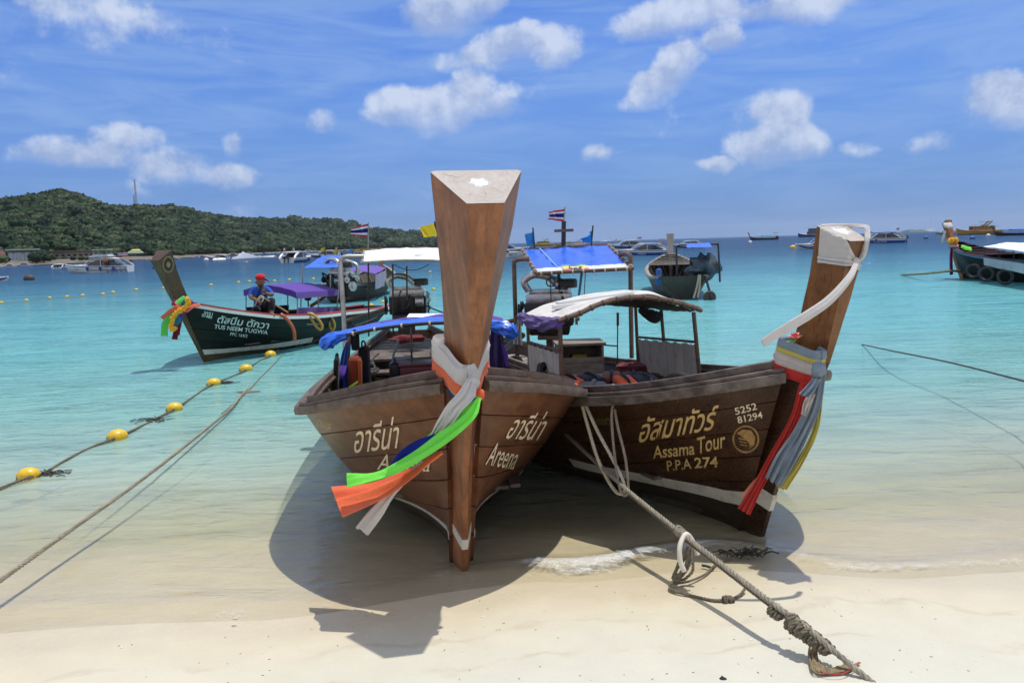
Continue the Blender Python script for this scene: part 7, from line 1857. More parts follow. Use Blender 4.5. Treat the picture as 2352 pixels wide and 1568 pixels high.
def tiny_person(label, loc, rz, shirt, trousers, pose=0, s=1.0, hat=None):
    t = thing('person', label, 'person', loc, rz)
    J = {'pe': (0, 0, .92), 'wa': (0, 0, 1.1), 'ch': (0, .0, 1.35), 'ne': (0, 0, 1.5), 'h0': (0, 0, 1.58), 'h1': (0, 0, 1.70), 'sl': (-.19, 0, 1.42), 'el': (-.30, .05, 1.16), 'hl': (-.34 - .1 * pose, -.05, .92), 'sr': (.19, 0, 1.42), 'er': (.30, .05, 1.16), 'hr': (.36 + .1 * pose, -.05, .95),
         'hpl': (-.1, 0, .88), 'kl': (-.12, -.03, .48), 'al': (-.13, .03, .08), 'tl': (-.14, -.12, .03), 'hpr': (.1, 0, .88), 'kr': (.13, -.03, .48), 'ar': (.14, .03, .08), 'tr': (.16, -.12, .03)}
    rad = {'pe': .13, 'wa': .12, 'ch': .15, 'ne': .05, 'h0': .085, 'h1': .09, 'sl': .06, 'el': .045, 'hl': .035, 'sr': .06, 'er': .045, 'hr': .035, 'hpl': .09, 'kl': .065, 'al': .042, 'tl': .035, 'hpr': .09, 'kr': .065, 'ar': .042, 'tr': .035}
    E = [('pe', 'wa'), ('wa', 'ch'), ('ch', 'ne'), ('ne', 'h0'), ('h0', 'h1'), ('ch', 'sl'), ('sl', 'el'), ('el', 'hl'), ('ch', 'sr'), ('sr', 'er'), ('er', 'hr'), ('pe', 'hpl'), ('hpl', 'kl'), ('kl', 'al'), ('al', 'tl'), ('pe', 'hpr'), ('hpr', 'kr'), ('kr', 'ar'), ('ar', 'tr')]
    m = person('body', '', J, rad, E, None); m.materials.clear()
    for q in (M_SKIN, shirt, trousers): m.materials.append(q)
    for f in m.polygons:
        z = f.center.z; f.use_smooth = True; f.material_index = 0 if z > 1.47 or z < .42 or abs(f.center.x) > .27 else (1 if z > .98 else 2)
    o = bpy.data.objects.new('body', m); COL.objects.link(o); o.parent = t; KIDS.setdefault(t, []).append(o)
    if hat: MB().ball((0, 0, 1.72), .1, 10, 6, (1, 1.1, .6)).build('cap', hat, t, smooth=True)
    t.scale = (s, s, s); return t
tiny_person('person standing on the stern platform of the white chequered speedboat', gr(299, 622.5, 0) + Vector((.1, 0, .18)), R(20), M_DARKCLOTH, cloth('pale_shorts', (.3, .3, .32), .8, 0), 1, .62)
tiny_person('person in orange vest on the side deck of the white chequered speedboat', p_ + Vector((w_ * .19, -w_ * .14, w_ * .075)), R(0), M_LIFEO, M_DARKCLOTH, 0, .55)
def bt(label, u0, u1, v, psi, **k):
    p, w = place(u0, u1, v); f = max(.3, abs(math.sin(R(psi)))); return speedboat(label, p, psi, w / f * k.pop('ls', 1), **k)
bt('white speedboat showing its stern and two white outboards beside the chequered boat', 131, 154, 617, 180, B=1.5, mband=None, ls=.55, motors=2)
bt('speedboat cut by the picture edge, white above dark blue', -70, 21, 648, 90, mband=M_BLUEP, motors=0, roof=True)
bt('white speedboat racing in front of the hill with a long wake', 472, 528, 596.5, -90, mband=M_NAVYP, nose=R(5), motors=1)
bt('small dark-sided speedboat behind the wake', 629, 646, 591, -90, mband=M_NAVYP, roof=False, motors=1)
bt('white and blue speedboat seen over its open stern with two outboards', 666, 708, 602.5, 168, B=2.2, mband=M_BLUEP, ls=.8, fenders=1, flags=2)
bt('dark blue speedboat with long black windows behind the blue sun roof', 706, 782, 592, -90, mband=M_NAVYP, mh=M_WHITEP, fenders=3, flags=1)
bt('dark hulled work boat with a cabin behind the white sun roof', 797, 838, 588.5, -84, mband=M_NAVYP, motors=0, fly=False)
bt('black and white speedboat half hidden by the tall bare post', 1100, 1208, 592, 90, mband=None, text=[('MSE od', .2, .36, .35, .3)], motors=0, tmat=M_BLACKPIPE)
bt('white speedboat with a blue canvas roof beyond the black and white one', 1120, 1216, 581, 90, mband=M_NAVYP, roofmat=M_BLUETARP, motors=0)
bt('white and blue speedboat behind the lettered one, carrying three little flags', 1393, 1478, 571, -90, mband=M_BLUEP, flags=3, fenders=2, motors=2)
bt('white speedboat with wide blue lettered band and black outboards', 1411, 1532, 587, -88, mband=M_BLUEP, text=[('PAREDA', .42, .58, .20, .26), ('F 19', .86, .94, .18, .22)], tmat=M_WHITEP, motors=2, flags=2)
bt('white speedboat beyond the empty grey boat, bow towards the tall post', 1539, 1614, 570, -90, mband=M_BLUEP, motors=3)
bt('blue and white speedboat whose stern is hidden by the cloth-wrapped post', 1826, 1930, 572, -90, mband=M_BLUEP, text=[('ศุภลักษณ์', .22, .38, .2, .3), ('ARB', .46, .6, .18, .32)], tmat=M_WHITEP, fenders=2)
bt('dark blue roofed speedboat with red and yellow band to the right of the wrapped post', 1960, 2074, 559, -90, mband=M_BLUEP, roofmat=M_NAVYP, text=[('AFFAN TOUR', .36, .62, .2, .3)], tmat=M_WHITEP, motors=3, fenders=1, flags=1)
bt('pale speedboat far out behind the wrapped post', 1990, 2014, 537, 90, mband=None, motors=0)
bt('small white speedboat near the sailing yacht', 2146, 2192, 538, -90, mband=M_GREYP, motors=1, fly=False)
bt('distant white speedboat throwing spray under the horizon', 1917 + 0, 1930, 534.5, -90, mband=None, motors=0)
bt('tiny white motorboat on the horizon behind the far longtail boat', 1735, 1752, 541.5, -90, mband=None, motors=0)
bt('small white cabin boat with a radio mast near the lettered speedboat', 1404, 1424, 554.5, 178, B=2.2, mband=None, fly=True, motors=0, ls=.55)
shore = [(13, 40, 613, 'white speedboat drawn up at the beach below the white sheeting'), (44, 77, 611, 'green and white speedboat at the beach below the white sheeting'), (-8, 9, 614, 'white boat on the beach nearest the picture edge'), (327, 341, 598, 'small white boat moored off the yellow-roofed restaurant')]
for u0, u1, v, lb in shore: bt(lb, u0, u1, v, 90, mband=None if u0 < 300 else M_TEALP, motors=0)
for k, (u0, u1, v) in enumerate(((345, 361, 596.5), (396, 415, 596), (398, 412, 592.5), (442, 458, 591.5), (458, 474, 590.5), (526, 551, 587), (556, 581, 585.5), (591, 603, 585), (600, 617, 583.5), (618, 628, 583), (628, 641, 581.8), (641, 660, 583), (660, 672, 580.8), (700, 724, 578.5), (786, 800, 577), (842, 858, 577), (905, 918, 573.5), (930, 944, 572))):
    bt('small white boat in the row moored along the far shore', u0, u1, v, 90 if k % 3 else -90, mband=(None, M_BLUEP, M_GREYP)[k % 3], motors=0, roof=k % 4 != 0, grp='small boats moored along the far shore')

def dive_boat(label, u0, u1, v, psi=-90, mat=None, m2=None, arch=True, decks=1, roofmat=None, grp='wooden tour boats at anchor', L=None, top=None):
    p, w = place(u0, u1, v); L = L or w / max(.3, abs(math.sin(R(psi)))); B = L * .24; D = L * .085; mat = mat or M_YELP
    b = thing('tour_boat', label, 'tour boat', p, R(psi) - R(90), grp)
    rings = []
    for (t, hb, z) in ((.5, .03, 1.75), (.42, .35, 1.35), (.28, .75, 1.05), (0, .98, .9), (-.35, .95, .95), (-.5, .8, 1.05)):
        rings.append([Vector((t * L, 0, -.3 if t < .45 else D * .6)), Vector((t * L * .98, -hb * B / 2 * .8, D * .2)), Vector((t * L, -hb * B / 2, D * z)), Vector((t * L, hb * B / 2, D * z)), Vector((t * L * .98, hb * B / 2 * .8, D * .2))])
    MB().loft(rings).build('hull', mat, b, smooth=True, angle=40)
    for s_ in (-1, 1): MB().tube([r_[2 if s_ < 0 else 3] + Vector((0, 0, .03)) for r_ in rings], L * .006, 5).build('rail', m2 or M_OCHRE, b)
    z = D * .95; ch = L * .10
    for k in range(decks):
        l0, l1 = (.17 - .04 * k) * L, (-.34 + .04 * k) * L
        MB().box(((l0 + l1) / 2, 0, z + ch / 2), (l0 - l1, B * .74, ch), taper=.95, bev=.04).build('cabin', mat, b)
        n = 6
        for j in range(n):
            for s_ in (-1, 1): MB().box((lerp(l0, l1, (j + .7) / (n + .4)), s_ * B * .368, z + ch * .58), ((l0 - l1) / n * .62, .03, ch * .36)).build('window', M_GLASS, b)
        MB().box((l0 + .005 * L, 0, z + ch * .6), (.03, B * .5, ch * .34)).build('windscreen', M_GLASS, b)
        z += ch
        MB().box(((l0 + l1) / 2 - .02 * L, 0, z + .04), (l0 - l1 + .10 * L, B * .84, .07)).build('roof', roofmat or mat, b)
        z += .07
    if arch:
        for s_ in (-1, 1): MB().tube(spline([(-.10 * L, s_ * B * .3, z), (-.16 * L, s_ * B * .3, z + .02 * L), (-.235 * L, s_ * B * .28, z + .08 * L), (-.27 * L, s_ * B * .26, z + .10 * L)], 4), [(.022 * L, .012 * L)] * 13, 6).build('raked_arch', m2 or mat, b, smooth=True)
        MB().box((-.26 * L, 0, z + .1 * L), (.05 * L, B * .6, .012 * L)).build('arch_top', m2 or mat, b)
        MB().box((-.14 * L, 0, z + .095 * L), (.22 * L, B * .6, .006 * L)).build('top_awning', top or M_TEALP, b)
    rl = MB()
    for k in range(7): rl.cyl((lerp(.1, -.4, k / 6) * L, -B * .36, z), (lerp(.1, -.4, k / 6) * L, -B * .36, z + .04 * L), L * .002, 4)
    rl.bar((.1 * L, -B * .36, z + .04 * L), (-.4 * L, -B * .36, z + .04 * L), L * .003); rl.build('deck_rail', M_GALV, b)['kind'] = 'stuff'
    MB().cyl((-.05 * L, 0, z), (-.05 * L, 0, z + .12 * L), L * .003, 5).build('mast', M_GALV, b)
    return b
dive_boat('large yellow wooden tour boat with a raked arch near the picture edge', 2196, 2297, 538.5, -90, M_OCHRE, M_OCHRE)
dive_boat('bright yellow tour boat seen past the torn light blue flag', 1215, 1271, 565, -90, M_YELP, M_YELP)
dive_boat('yellow and red tour boat behind the dark cross post', 1275, 1318, 564, -90, M_YELP, M_REDP, arch=False)
dive_boat('white double-decked ferry boat next to the cross post', 1298, 1346, 564, -90, M_WHITEP, M_YELP, arch=True, decks=1, roofmat=M_WHITEP)
dive_boat('yellow tour boat partly behind the pale post of the empty grey boat', 1533, 1553, 554, 185, M_YELP, M_OCHRE, L=8)
dive_boat('yellow and red tour boat moored under the hill behind the white sun roof', 812, 860, 579, -90, M_YELP, M_REDP)
dive_boat('old grey-green fishing boat beside the tall bare post', 966, 1016, 575, -90, plain('grey_green_hull', (.16, .18, .10), .6, var=.2), M_GREYP, arch=False, roofmat=M_GREYP)
dive_boat('dark little ferry beyond the speedboats right of the empty grey boat', 1578, 1600, 549, 178, M_NAVYP, M_WHITEP, L=7, roofmat=M_WHITEP)
dive_boat('navy and white passenger ship far out beside the wrapped post', 1833, 1900, 544, -90, M_NAVYP, M_WHITEP, arch=False, decks=2, roofmat=M_WHITEP)
dive_boat('small dark boat with a cabin in front of the hill', 828, 852, 577, -92, M_NAVYP, M_WHITEP, arch=False)
def far_longtail(label, u0, u1, v, flip, can):
    p, w = place(u0, u1, v); L = w; b = thing('longtail_boat', label, 'longtail boat', p, R(180) if flip else 0, 'longtail boats')
    rings = []
    for (t, hb, zk, z) in ((.5, .02, .5, 1.15), (.42, .3, 0, .85), (.25, .75, -.15, .6), (0, 1, -.2, .5), (-.3, .9, -.15, .5), (-.5, .5, .1, .6)):
        rings.append([Vector((t * L, 0, zk * L * .1)), Vector((t * L, -hb * L * .085, z * L * .12)), Vector((t * L, -hb * L * .07, z * L * .12)), Vector((t * L, hb * L * .07, z * L * .12)), Vector((t * L, hb * L * .085, z * L * .12))])
    MB().loft(rings).build('hull', M_DARKHULL, b, smooth=True, angle=40)
    MB().bar((.47 * L, 0, .09 * L), (.56 * L, 0, .27 * L), L * .02, L * .03).build('stem_post', M_RAIL, b)
    MB().slab(lambda a, c: Vector((lerp(.08, -.26, a) * L, (c - .5) * L * .15, .14 * L + .015 * L * math.sin(c * 3.1))), 4, 6, .01 * L).build('canopy', can, b)
    pl = MB()
    for x in (.07, -.1, -.25):
        for y in (-.07, .07): pl.cyl((x * L, y * L, .05 * L), (x * L, y * L, .14 * L), L * .003, 4)
    pl.build('canopy_poles', M_BLACKPIPE, b)['kind'] = 'stuff'
    MB().box((-.44 * L, 0, .10 * L), (.08 * L, .05 * L, .06 * L)).build('engine', M_IRON, b); MB().cyl((-.45 * L, 0, .10 * L), (-.85 * L, 0, .02 * L), L * .004, 5).build('propeller_shaft', M_BLACKPIPE, b)
    MB().box((-.40 * L, 0, .23 * L), (.16 * L, .12 * L, .008 * L)).cyl((-.36 * L, 0, .08 * L), (-.36 * L, 0, .23 * L), L * .003, 4).build('stern_roof', M_DARKCLOTH, b)
    return b
far_longtail('small longtail boat with a green canopy alone on the open water', 1722, 1788, 551, True, M_TEALP)
far_longtail('dark longtail boat with a blue roof by the picture edge, under the yellow tour boat', 2282, 2372, 541, True, M_BLUETARP)
yt = thing('sailing_yacht', 'white sailing yacht with a bare mast near the horizon', 'yacht', gr(2135, 531.5, 0), 0)
Yy = gr(2135, 531.5, 0).y; k_ = Yy / FPX
MB().loft([[Vector((x * k_, 0, -1)), Vector((x * k_, -b * k_, h * k_)), Vector((x * k_, b * k_, h * k_))] for x, b, h in ((-17, .5, 4.5), (-8, 3, 4), (4, 3.4, 3.6), (12, 2.5, 3.6))]).build('hull', M_WHITEP, yt); MB().box((0, 0, 5 * k_), (10 * k_, 4 * k_, 2.2 * k_)).build('cabin', M_WHITEP, yt)
MB().cyl((2 * k_, 0, 3 * k_), (2.6 * k_, 0, 33 * k_), .42 * k_, 6).build('mast', M_GALV, yt); MB().tube([(2.6 * k_, 0, 32 * k_), (-16 * k_, 0, 4 * k_)], .18 * k_, 4).build('forestay', M_LINE, yt); MB().cyl((2 * k_, 0, 6.5 * k_), (12 * k_, 0, 6.5 * k_), .5 * k_, 5).build('boom', M_WHITEP, yt)
# wakes
M_WAKE = plain('wake_foam', (.80, .82, .83), .9, var=.1, bump=.8, bscale=2)
def wake(label, pts, w, h, seed=0):
    o = thing('wake', label, 'wake', pts[0], 0); P = spline(pts, 10); o['kind'] = 'stuff'
    rings = []
    for i, p in enumerate(P):
        t = i / (len(P) - 1); ww = w * (.35 + .65 * t) * (1 - .5 * t); hh = h * (.3 + 1.2 * math.exp(-((t - .45) / .12) ** 2)) * (1 + .5 * noise.noise(Vector((i * .7, seed, 0))))
        rings.append([p + Vector((0, (k / 6 - .5) * ww, max(.0, hh * math.sin(k / 6 * math.pi) * (1 + .6 * noise.noise(Vector((i * .9, k * 1.7, seed))))) + .01)) for k in range(7)])
    MB().loft(rings, closed=False).build('foam', M_WAKE, o, world=True, smooth=True)['kind'] = 'stuff'; return o
pw = gr(520, 596, 0)
wake('white foam wake trailing behind the racing speedboat', [gr(490, 597, 0), gr(530, 595.5, 0), gr(570, 592.8, 0), gr(610, 590.5, 0), gr(632, 589.5, 0)], 3.0, .9, 1)
wake('white spray trail behind the small dark-sided speedboat', [gr(648, 589.5, 0), gr(662, 588, 0), gr(680, 586, 0)], 3.0, .5, 2)
wake('white spray streak near the horizon beside the yacht', [gr(2105, 531, 0), gr(2118, 530.6, 0), gr(2130, 530.4, 0)], 8, 1.2, 3)
wake('white spray streak on the horizon beyond the lettered speedboat', [gr(1378, 554.5, 0), gr(1392, 554, 0), gr(1406, 553.4, 0)], 6, 1.2, 4)
# ------------------------------------------------------------------ wooded hill, shore and buildings
def hor(u): return 592.4 - .0287 * u
SH = [(-1100, 20), (0, 19), (117, 17), (293, 12.6), (410, 11), (500, 8.5), (600, 7.2), (689, 6.4), (800, 5.2), (896, 4.2), (1000, 3.4), (1110, 2.8)]
RG0 = [(-1100, 520), (-700, 470), (-400, 440), (-150, 452), (0, 462), (70, 457), (110, 449), (150, 438), (190, 445), (245, 471), (300, 477), (340, 474), (400, 474), (450, 487), (520, 499), (560, 506), (640, 505), (700, 508), (760, 507), (800, 517), (850, 527), (900, 534), (960, 543), (1010, 553), (1060, 561), (1110, 562)]
RG = [(a, b + 15 - 7 * max(0, min(1, (a - 300) / 600))) for a, b in RG0]
shf = tabf(SH); rgf = tabf(RG)
def hill_pt(u, t):
    """t: 0 at the water, 1 on the ridge, beyond 1 down the far side"""
    d = shf(u); v0 = hor(u) + d
    p0 = gr(u, v0, 0); Y0 = p0.y
    Y1 = Y0 * 1.75 + 70
    zr = at(u, rgf(u), Y1).z
    Y = lerp(Y0, Y1, t); X = at(u, v0, Y).x
    if t <= 1:
        z = zr * (t ** 1.15 * .55 + .45 * (3 * t * t - 2 * t ** 3)) + 0.6
        z += zr * .10 * noise.noise(Vector((X * .012, Y * .012, 1))) * math.sin(min(1, t) * math.pi)
    else: z = zr * max(0, 1 - (t - 1) * 1.4) + .3
    if t <= 0: z = -1.5
    return Vector((X, Y, z))
us = np.linspace(-1100, 1110, 150); ts = [-.03, 0.0] + list(np.linspace(.04, 1, 22)) + [1.2, 1.5, 1.8]
V = [tuple(hill_pt(u, t)) for u in us for t in ts]; nt = len(ts)
F = [(i * nt + j, (i + 1) * nt + j, (i + 1) * nt + j + 1, i * nt + j + 1) for i in range(len(us) - 1) for j in range(nt - 1)]
me = bpy.data.meshes.new('hill'); me.from_pydata(V, [], F); me.materials.append(plain('hill_soil', (.035, .045, .022), .9, var=.3, scale=.1)); hill = bpy.data.objects.new('hill', me); COL.objects.link(hill); hill['kind'] = 'structure'
def foliage_mat(name, stops, scale):
    m, T, b, out = new_mat(name); oi = T.node('ShaderNodeObjectInfo'); co = objco(T)
    p = T.node('ShaderNodeNewGeometry').outputs['Position']
    n = T.noise(co, scale, 3, 0.6); big = T.noise(p, 0.028, 4, 0.6)
    f = T.math('ADD', T.math('MULTIPLY', oi.outputs['Random'], .62), T.math('ADD', T.math('MULTIPLY', n, .25), T.math('MULTIPLY', big, .45)))
    T.put(b.inputs['Base Color'], T.ramp(f, stops)); b.inputs['Roughness'].default_value = .7; b.inputs['Specular IOR Level'].default_value = .25
    return m
M_FOL = foliage_mat('forest_foliage', [(.2, (.005, .016, .008)), (.42, (.011, .030, .012)), (.6, (.021, .050, .018)), (.78, (.036, .070, .024)), (.95, (.075, .095, .040))], 2.2)
M_FOL2 = foliage_mat('shore_foliage', [(.2, (.009, .022, .009)), (.5, (.018, .042, .013)), (.8, (.038, .070, .02)), (1, (.06, .09, .028))], 1.5)
M_BARK = plain('bark', (.09, .07, .05), .9, var=.25, scale=5)
def crown_mesh(name, seed, lobes=7, leaves=150, mat=None, flat=.75):
    r_ = random.Random(seed); mb = MB()
    for k in range(lobes):
        a = r_.uniform(0, 6.28); rr_ = r_.uniform(.0, .55); c = Vector((rr_ * math.cos(a), rr_ * math.sin(a), r_.uniform(.0, .55) * flat)); s_ = r_.uniform(.30, .50)
        mb.ball(c, s_, 9, 6, (1, 1, .8), jit=.9, seed=seed * 7 + k)
        for j in range(leaves // lobes):
            d = Vector((r_.gauss(0, 1), r_.gauss(0, 1), r_.gauss(.25, 1))).normalized(); q = c + Vector((d.x * s_, d.y * s_, d.z * s_ * .8)) * r_.uniform(.85, 1.22)
            t = Vector((r_.gauss(0, 1), r_.gauss(0, 1), r_.gauss(0, .6))).normalized(); w = d.cross(t); w = w.normalized() if w.length > .01 else d.orthogonal(); l = r_.uniform(.06, .12)
            t2 = (t - d * t.dot(d) * .6).normalized()
            mb.add([q - t2 * l, q + w * l * .45, q + t2 * l, q - w * l * .45], [(0, 1, 2, 3)])
    me = bpy.data.meshes.new(name); me.from_pydata([tuple(p) for p in mb.v], [], mb.f); me.materials.append(mat or M_FOL)
    me.polygons.foreach_set('use_smooth', [len(p.vertices) != 4 or True for p in me.polygons]); me.update()
    return me
protos = bpy.data.collections.new('crown_kinds')
for k in range(5):
    o = bpy.data.objects.new('crown_kind', crown_mesh('crown_kind', 11 + k, 6 + k % 3, 130, None, (.7, .9, .6, .8, 1.0)[k])); protos.objects.link(o)
pts = []; scl = []
def add_pts(n, u0, u1, t0, t1, pw=1.0):
    for _ in range(n):
        u = rnd.uniform(u0, u1); t = t0 + (t1 - t0) * rnd.random() ** pw
        p = hill_pt(u, t)
        if p.z < .5: continue
        if t < .9 and any(a < u < b and p.y < gr((a + b) / 2, v, 0).y + 14 for a, b, v in ((10, 100, 609), (95, 225, 603.5), (272, 346, 595.5), (-30, 20, 609))): continue
        s_ = (0.8 + .0052 * p.y) * rnd.uniform(.65, 1.35) * (1.55 if rnd.random() < .08 and t < .9 else 1)
        pts.append((p.x, p.y, p.z + s_ * .25)); scl.append(s_)
add_pts(8200, -60, 1110, .015, 1.05, .85); add_pts(1500, -60, 1110, .93, 1.06); add_pts(1900, -1100, -60, .02, 1.05); add_pts(900, -60, 1110, .005, .10)
me = bpy.data.meshes.new('forest'); me.from_pydata(pts, [], [])
a = me.attributes.new('s', 'FLOAT', 'POINT'); a.data.foreach_set('value', scl)
forest = bpy.data.objects.new('forest', me); COL.objects.link(forest); forest['kind'] = 'stuff'
ng = bpy.data.node_groups.new('forest_scatter', 'GeometryNodeTree')
ng.interface.new_socket('Geometry', in_out='INPUT', socket_type='NodeSocketGeometry'); ng.interface.new_socket('Geometry', in_out='OUTPUT', socket_type='NodeSocketGeometry')
gi = ng.nodes.new('NodeGroupInput'); go = ng.nodes.new('NodeGroupOutput'); ip = ng.nodes.new('GeometryNodeInstanceOnPoints'); ci = ng.nodes.new('GeometryNodeCollectionInfo'); na = ng.nodes.new('GeometryNodeInputNamedAttribute'); rv = ng.nodes.new('FunctionNodeRandomValue')
ci.inputs[0].default_value = protos; ci.inputs['Separate Children'].default_value = True; ci.inputs['Reset Children'].default_value = True
ip.inputs['Pick Instance'].default_value = True
na.data_type = 'FLOAT'; na.inputs[0].default_value = 's'
rv.data_type = 'FLOAT_VECTOR'; rv.inputs[0].default_value = (0, 0, 0); rv.inputs[1].default_value = (.25, .25, 6.28)
L_ = ng.links.new
L_(gi.outputs[0], ip.inputs['Points']); L_(ci.outputs[0], ip.inputs['Instance']); L_(na.outputs[0], ip.inputs['Scale']); L_(rv.outputs[0], ip.inputs['Rotation']); L_(ip.outputs[0], go.inputs[0])
md = forest.modifiers.new('scatter', 'NODES'); md.node_group = ng

# trees along the shore that stand apart from the wood
shared = [crown_mesh('shore_crown', 40 + k, 9, 420, M_FOL2, (.8, .95, .7)[k]) for k in range(3)]
tm = MB(); tm.tube([(0, 0, -.6), (.02, .01, .0), (.0, .03, .35)], [.07, .055, .04], 7)
for a in (0.4, 2.3, 4.4): tm.tube([(0, .02, .1), (.2 * math.cos(a), .2 * math.sin(a), .28), (.36 * math.cos(a), .36 * math.sin(a), .36)], [.035, .024, .012], 5)
tme = bpy.data.meshes.new('shore_trunk'); tme.from_pydata([tuple(p) for p in tm.v], [], tm.f); tme.materials.append(M_BARK)
def shore_tree(u, v, hpx, label, k, wide=1.0, grp='leafy trees along the shore under the hill'):
    p = gr(u, v, 0); s_ = hpx / FPX * p.y / 1.35
    t = thing('tree', label, 'tree', (p.x, p.y, s_ * .55 + .4), rnd.random() * 6, grp); t.scale = (s_ * wide, s_ * wide, s_)
    for n, me_ in (('crown', shared[k % 3]), ('trunk', tme)):
        o = bpy.data.objects.new(n, me_); COL.objects.link(o); o.parent = t; KIDS.setdefault(t, []).append(o)
    return t
for k, (u, v, h) in enumerate(((76, 609, 22), (84, 609, 25), (92, 608, 27), (101, 608, 28), (109, 607, 24), (118, 606, 19), (5, 612, 18), (14, 611, 17), (131, 605, 13), (148, 604, 11), (166, 604, 12), (189, 603.5, 13), (203, 603, 10), (222, 594, 26), (236, 594, 34), (250, 594, 30), (262, 593, 26), (276, 593, 22), (349, 594, 22), (358, 590, 28), (372, 590, 24), (386, 589, 20), (420, 588, 18), (432, 588, 22), (446, 587, 20), (470, 585, 16), (490, 585, 18), (508, 584, 15))):
    shore_tree(u, v, h, 'broad leafy tree at the water\'s edge below the hill', k, 1.1)
# rocks and beach strip under the wood
bs = MB()
for i in range(60):
    u = -80 + i * 20; q0 = gr(u, hor(u) + shf(u) + .7, .12); q1 = gr(u, hor(u) + shf(u) - 1.2, .12); q1.z = 1.0
    bs.v += [q0, q1]
    if i: b0 = len(bs.v) - 4; bs.f.append([b0, b0 + 2, b0 + 3, b0 + 1]); bs.m.append(0)
ob = bs.build('shore_strip', plain('shore_sand', (.15, .125, .09), .9, var=.5, scale=.5, dirt=(.05, .05, .035), dirt_amt=.7)); ob['kind'] = 'structure'
def building(name, label, u0, u1, vb, vt, depth=5.0, cat='building', wall=None):
    p, w = place(u0, u1, vb); h = (vb - vt) / FPX * p.y
    b = thing(name, label, cat, (p.x, p.y, 0.3), -math.atan2(p.x, p.y)); return b, w, h
M_BCREAM = plain('building_cream', (.42, .38, .31), .85, var=.1, scale=.6, dirt=(.2, .18, .15), dirt_amt=.4); M_BROOF = plain('brown_roof', (.17, .11, .09), .8, var=.15, scale=.8); M_BDARK = plain('dark_opening', (.025, .025, .024), .6)
b, w, h = building('building', 'building wrapped in white sheeting at the foot of the hill', 26, 87, 609, 578)
MB().box((0, 3, h / 2), (w, 5, h)).build('wall', M_BCREAM, b); MB().box((-.01 * w, 2.6, h + .1), (w * 1.12, 6.2, .3)).build('roof', plain('pale_roof', (.50, .48, .44), .8), b)
MB().slab(lambda a, c: Vector(((a - .5) * w * .98 + .02 * w, .3 + .10 * math.sin(a * 50) + .05 * math.sin(a * 21 + c * 5), lerp(.2, h * .86, c))), 90, 4, .05).build('sheeting', plain('white_sheeting', (.50, .56, .60), .6, var=.2, scale=.8), b, smooth=True)
MB().slab(lambda a, c: Vector(((a - .5) * w * .98 + .02 * w, .2 + .1 * math.sin(a * 40), lerp(h * .85, h * .96, c) + .2 * math.sin(a * 23))), 60, 2, .05).build('green_net', plain('green_net', (.03, .22, .15), .8), b, smooth=True)
b, w, h = building('building', 'small house with a maroon roof at the picture edge', -10, 15, 609, 588)
MB().box((0, 2, h * .45), (w, 4, h * .9)).build('wall', plain('pink_wall', (.48, .40, .36), .85), b); MB().box((0, 2, h * 1.1), (w * 1.1, 5, h * .5), taper=.5).build('roof', plain('maroon_roof', (.14, .02, .03), .7), b)
for k in range(3): MB().box((lerp(-.3, .35, k / 2) * w, -.03, h * .55), (w * .18, .1, h * .3)).build('window', M_BDARK, b)
b, w, h = building('building', 'long two-storey hotel with arched openings behind the shore trees', 108, 212, 603.5, 581)
MB().box((0, 3, h / 2), (w, 5, h)).build('wall', M_BCREAM, b); MB().box((0, 2.4, h + .15), (w * 1.03, 6.6, .3)).build('roof', M_BROOF, b)
n = 9
for k in range(n):
    x = lerp(-.45, .45, k / (n - 1)) * w; ar = w / n * .32
    MB().add([Vector((x + ar * q[0], .44, h * .60 + ar * q[1])) for q in [(-1, -.9), (1, -.9), (1, .2), (.7, .75), (0, 1), (-.7, .75), (-1, .2)]] + [Vector((x + ar * q[0], .9, h * .60 + ar * q[1])) for q in [(-1, -.9), (1, -.9), (1, .2), (.7, .75), (0, 1), (-.7, .75), (-1, .2)]], [tuple(range(7)), tuple(range(7, 14))]).build('arch', M_BDARK, b)
    MB().box((x, .3, h * .47), (w / n * .8, .2, h * .12)).build('balcony', plain('pale_balcony', (.5, .47, .42), .8), b)
MB().box((0, -.2, h * .33), (w * .98, 2.2, .16)).build('shop_awning', plain('awning_grey', (.33, .30, .27), .8, var=.3, scale=.5), b); MB().box((0, .35, h * .16), (w * .96, .2, h * .3)).build('shop_front', M_BDARK, b)
b, w, h = building('building', 'waterside restaurant with a yellow and green roof and lilac wall', 282, 336, 595.5, 580)
MB().box((-.06 * w, 2, h * .3), (w * .55, 4, h * .6)).build('wall', plain('lilac_wall', (.36, .34, .58), .8), b); MB().box((.28 * w, 2, h * .3), (w * .4, 4, h * .6)).build('wall', plain('dark_grey_wall', (.10, .10, .10), .8), b)  # second wall block in plain dark grey
for k in range(2): MB().box((-.18 * w + .15 * w * k, -.05, h * .32), (w * .09, .1, h * .28)).build('window', M_BDARK, b)
MB().box((0, 1.6, h * .72), (w * 1.04, 6, .25)).build('verandah_roof', plain('dark_roof', (.06, .08, .07), .8), b); MB().box((.06 * w, 2, h * .95), (w * .66, 5, h * .34), taper=.7).build('roof', plain('pale_green_roof', (.24, .36, .24), .7), b); MB().box((.08 * w, 2, h * 1.22), (w * .44, 4, h * .25), taper=.6).build('roof_top', plain('yellow_roof', (.50, .46, .12), .7), b)
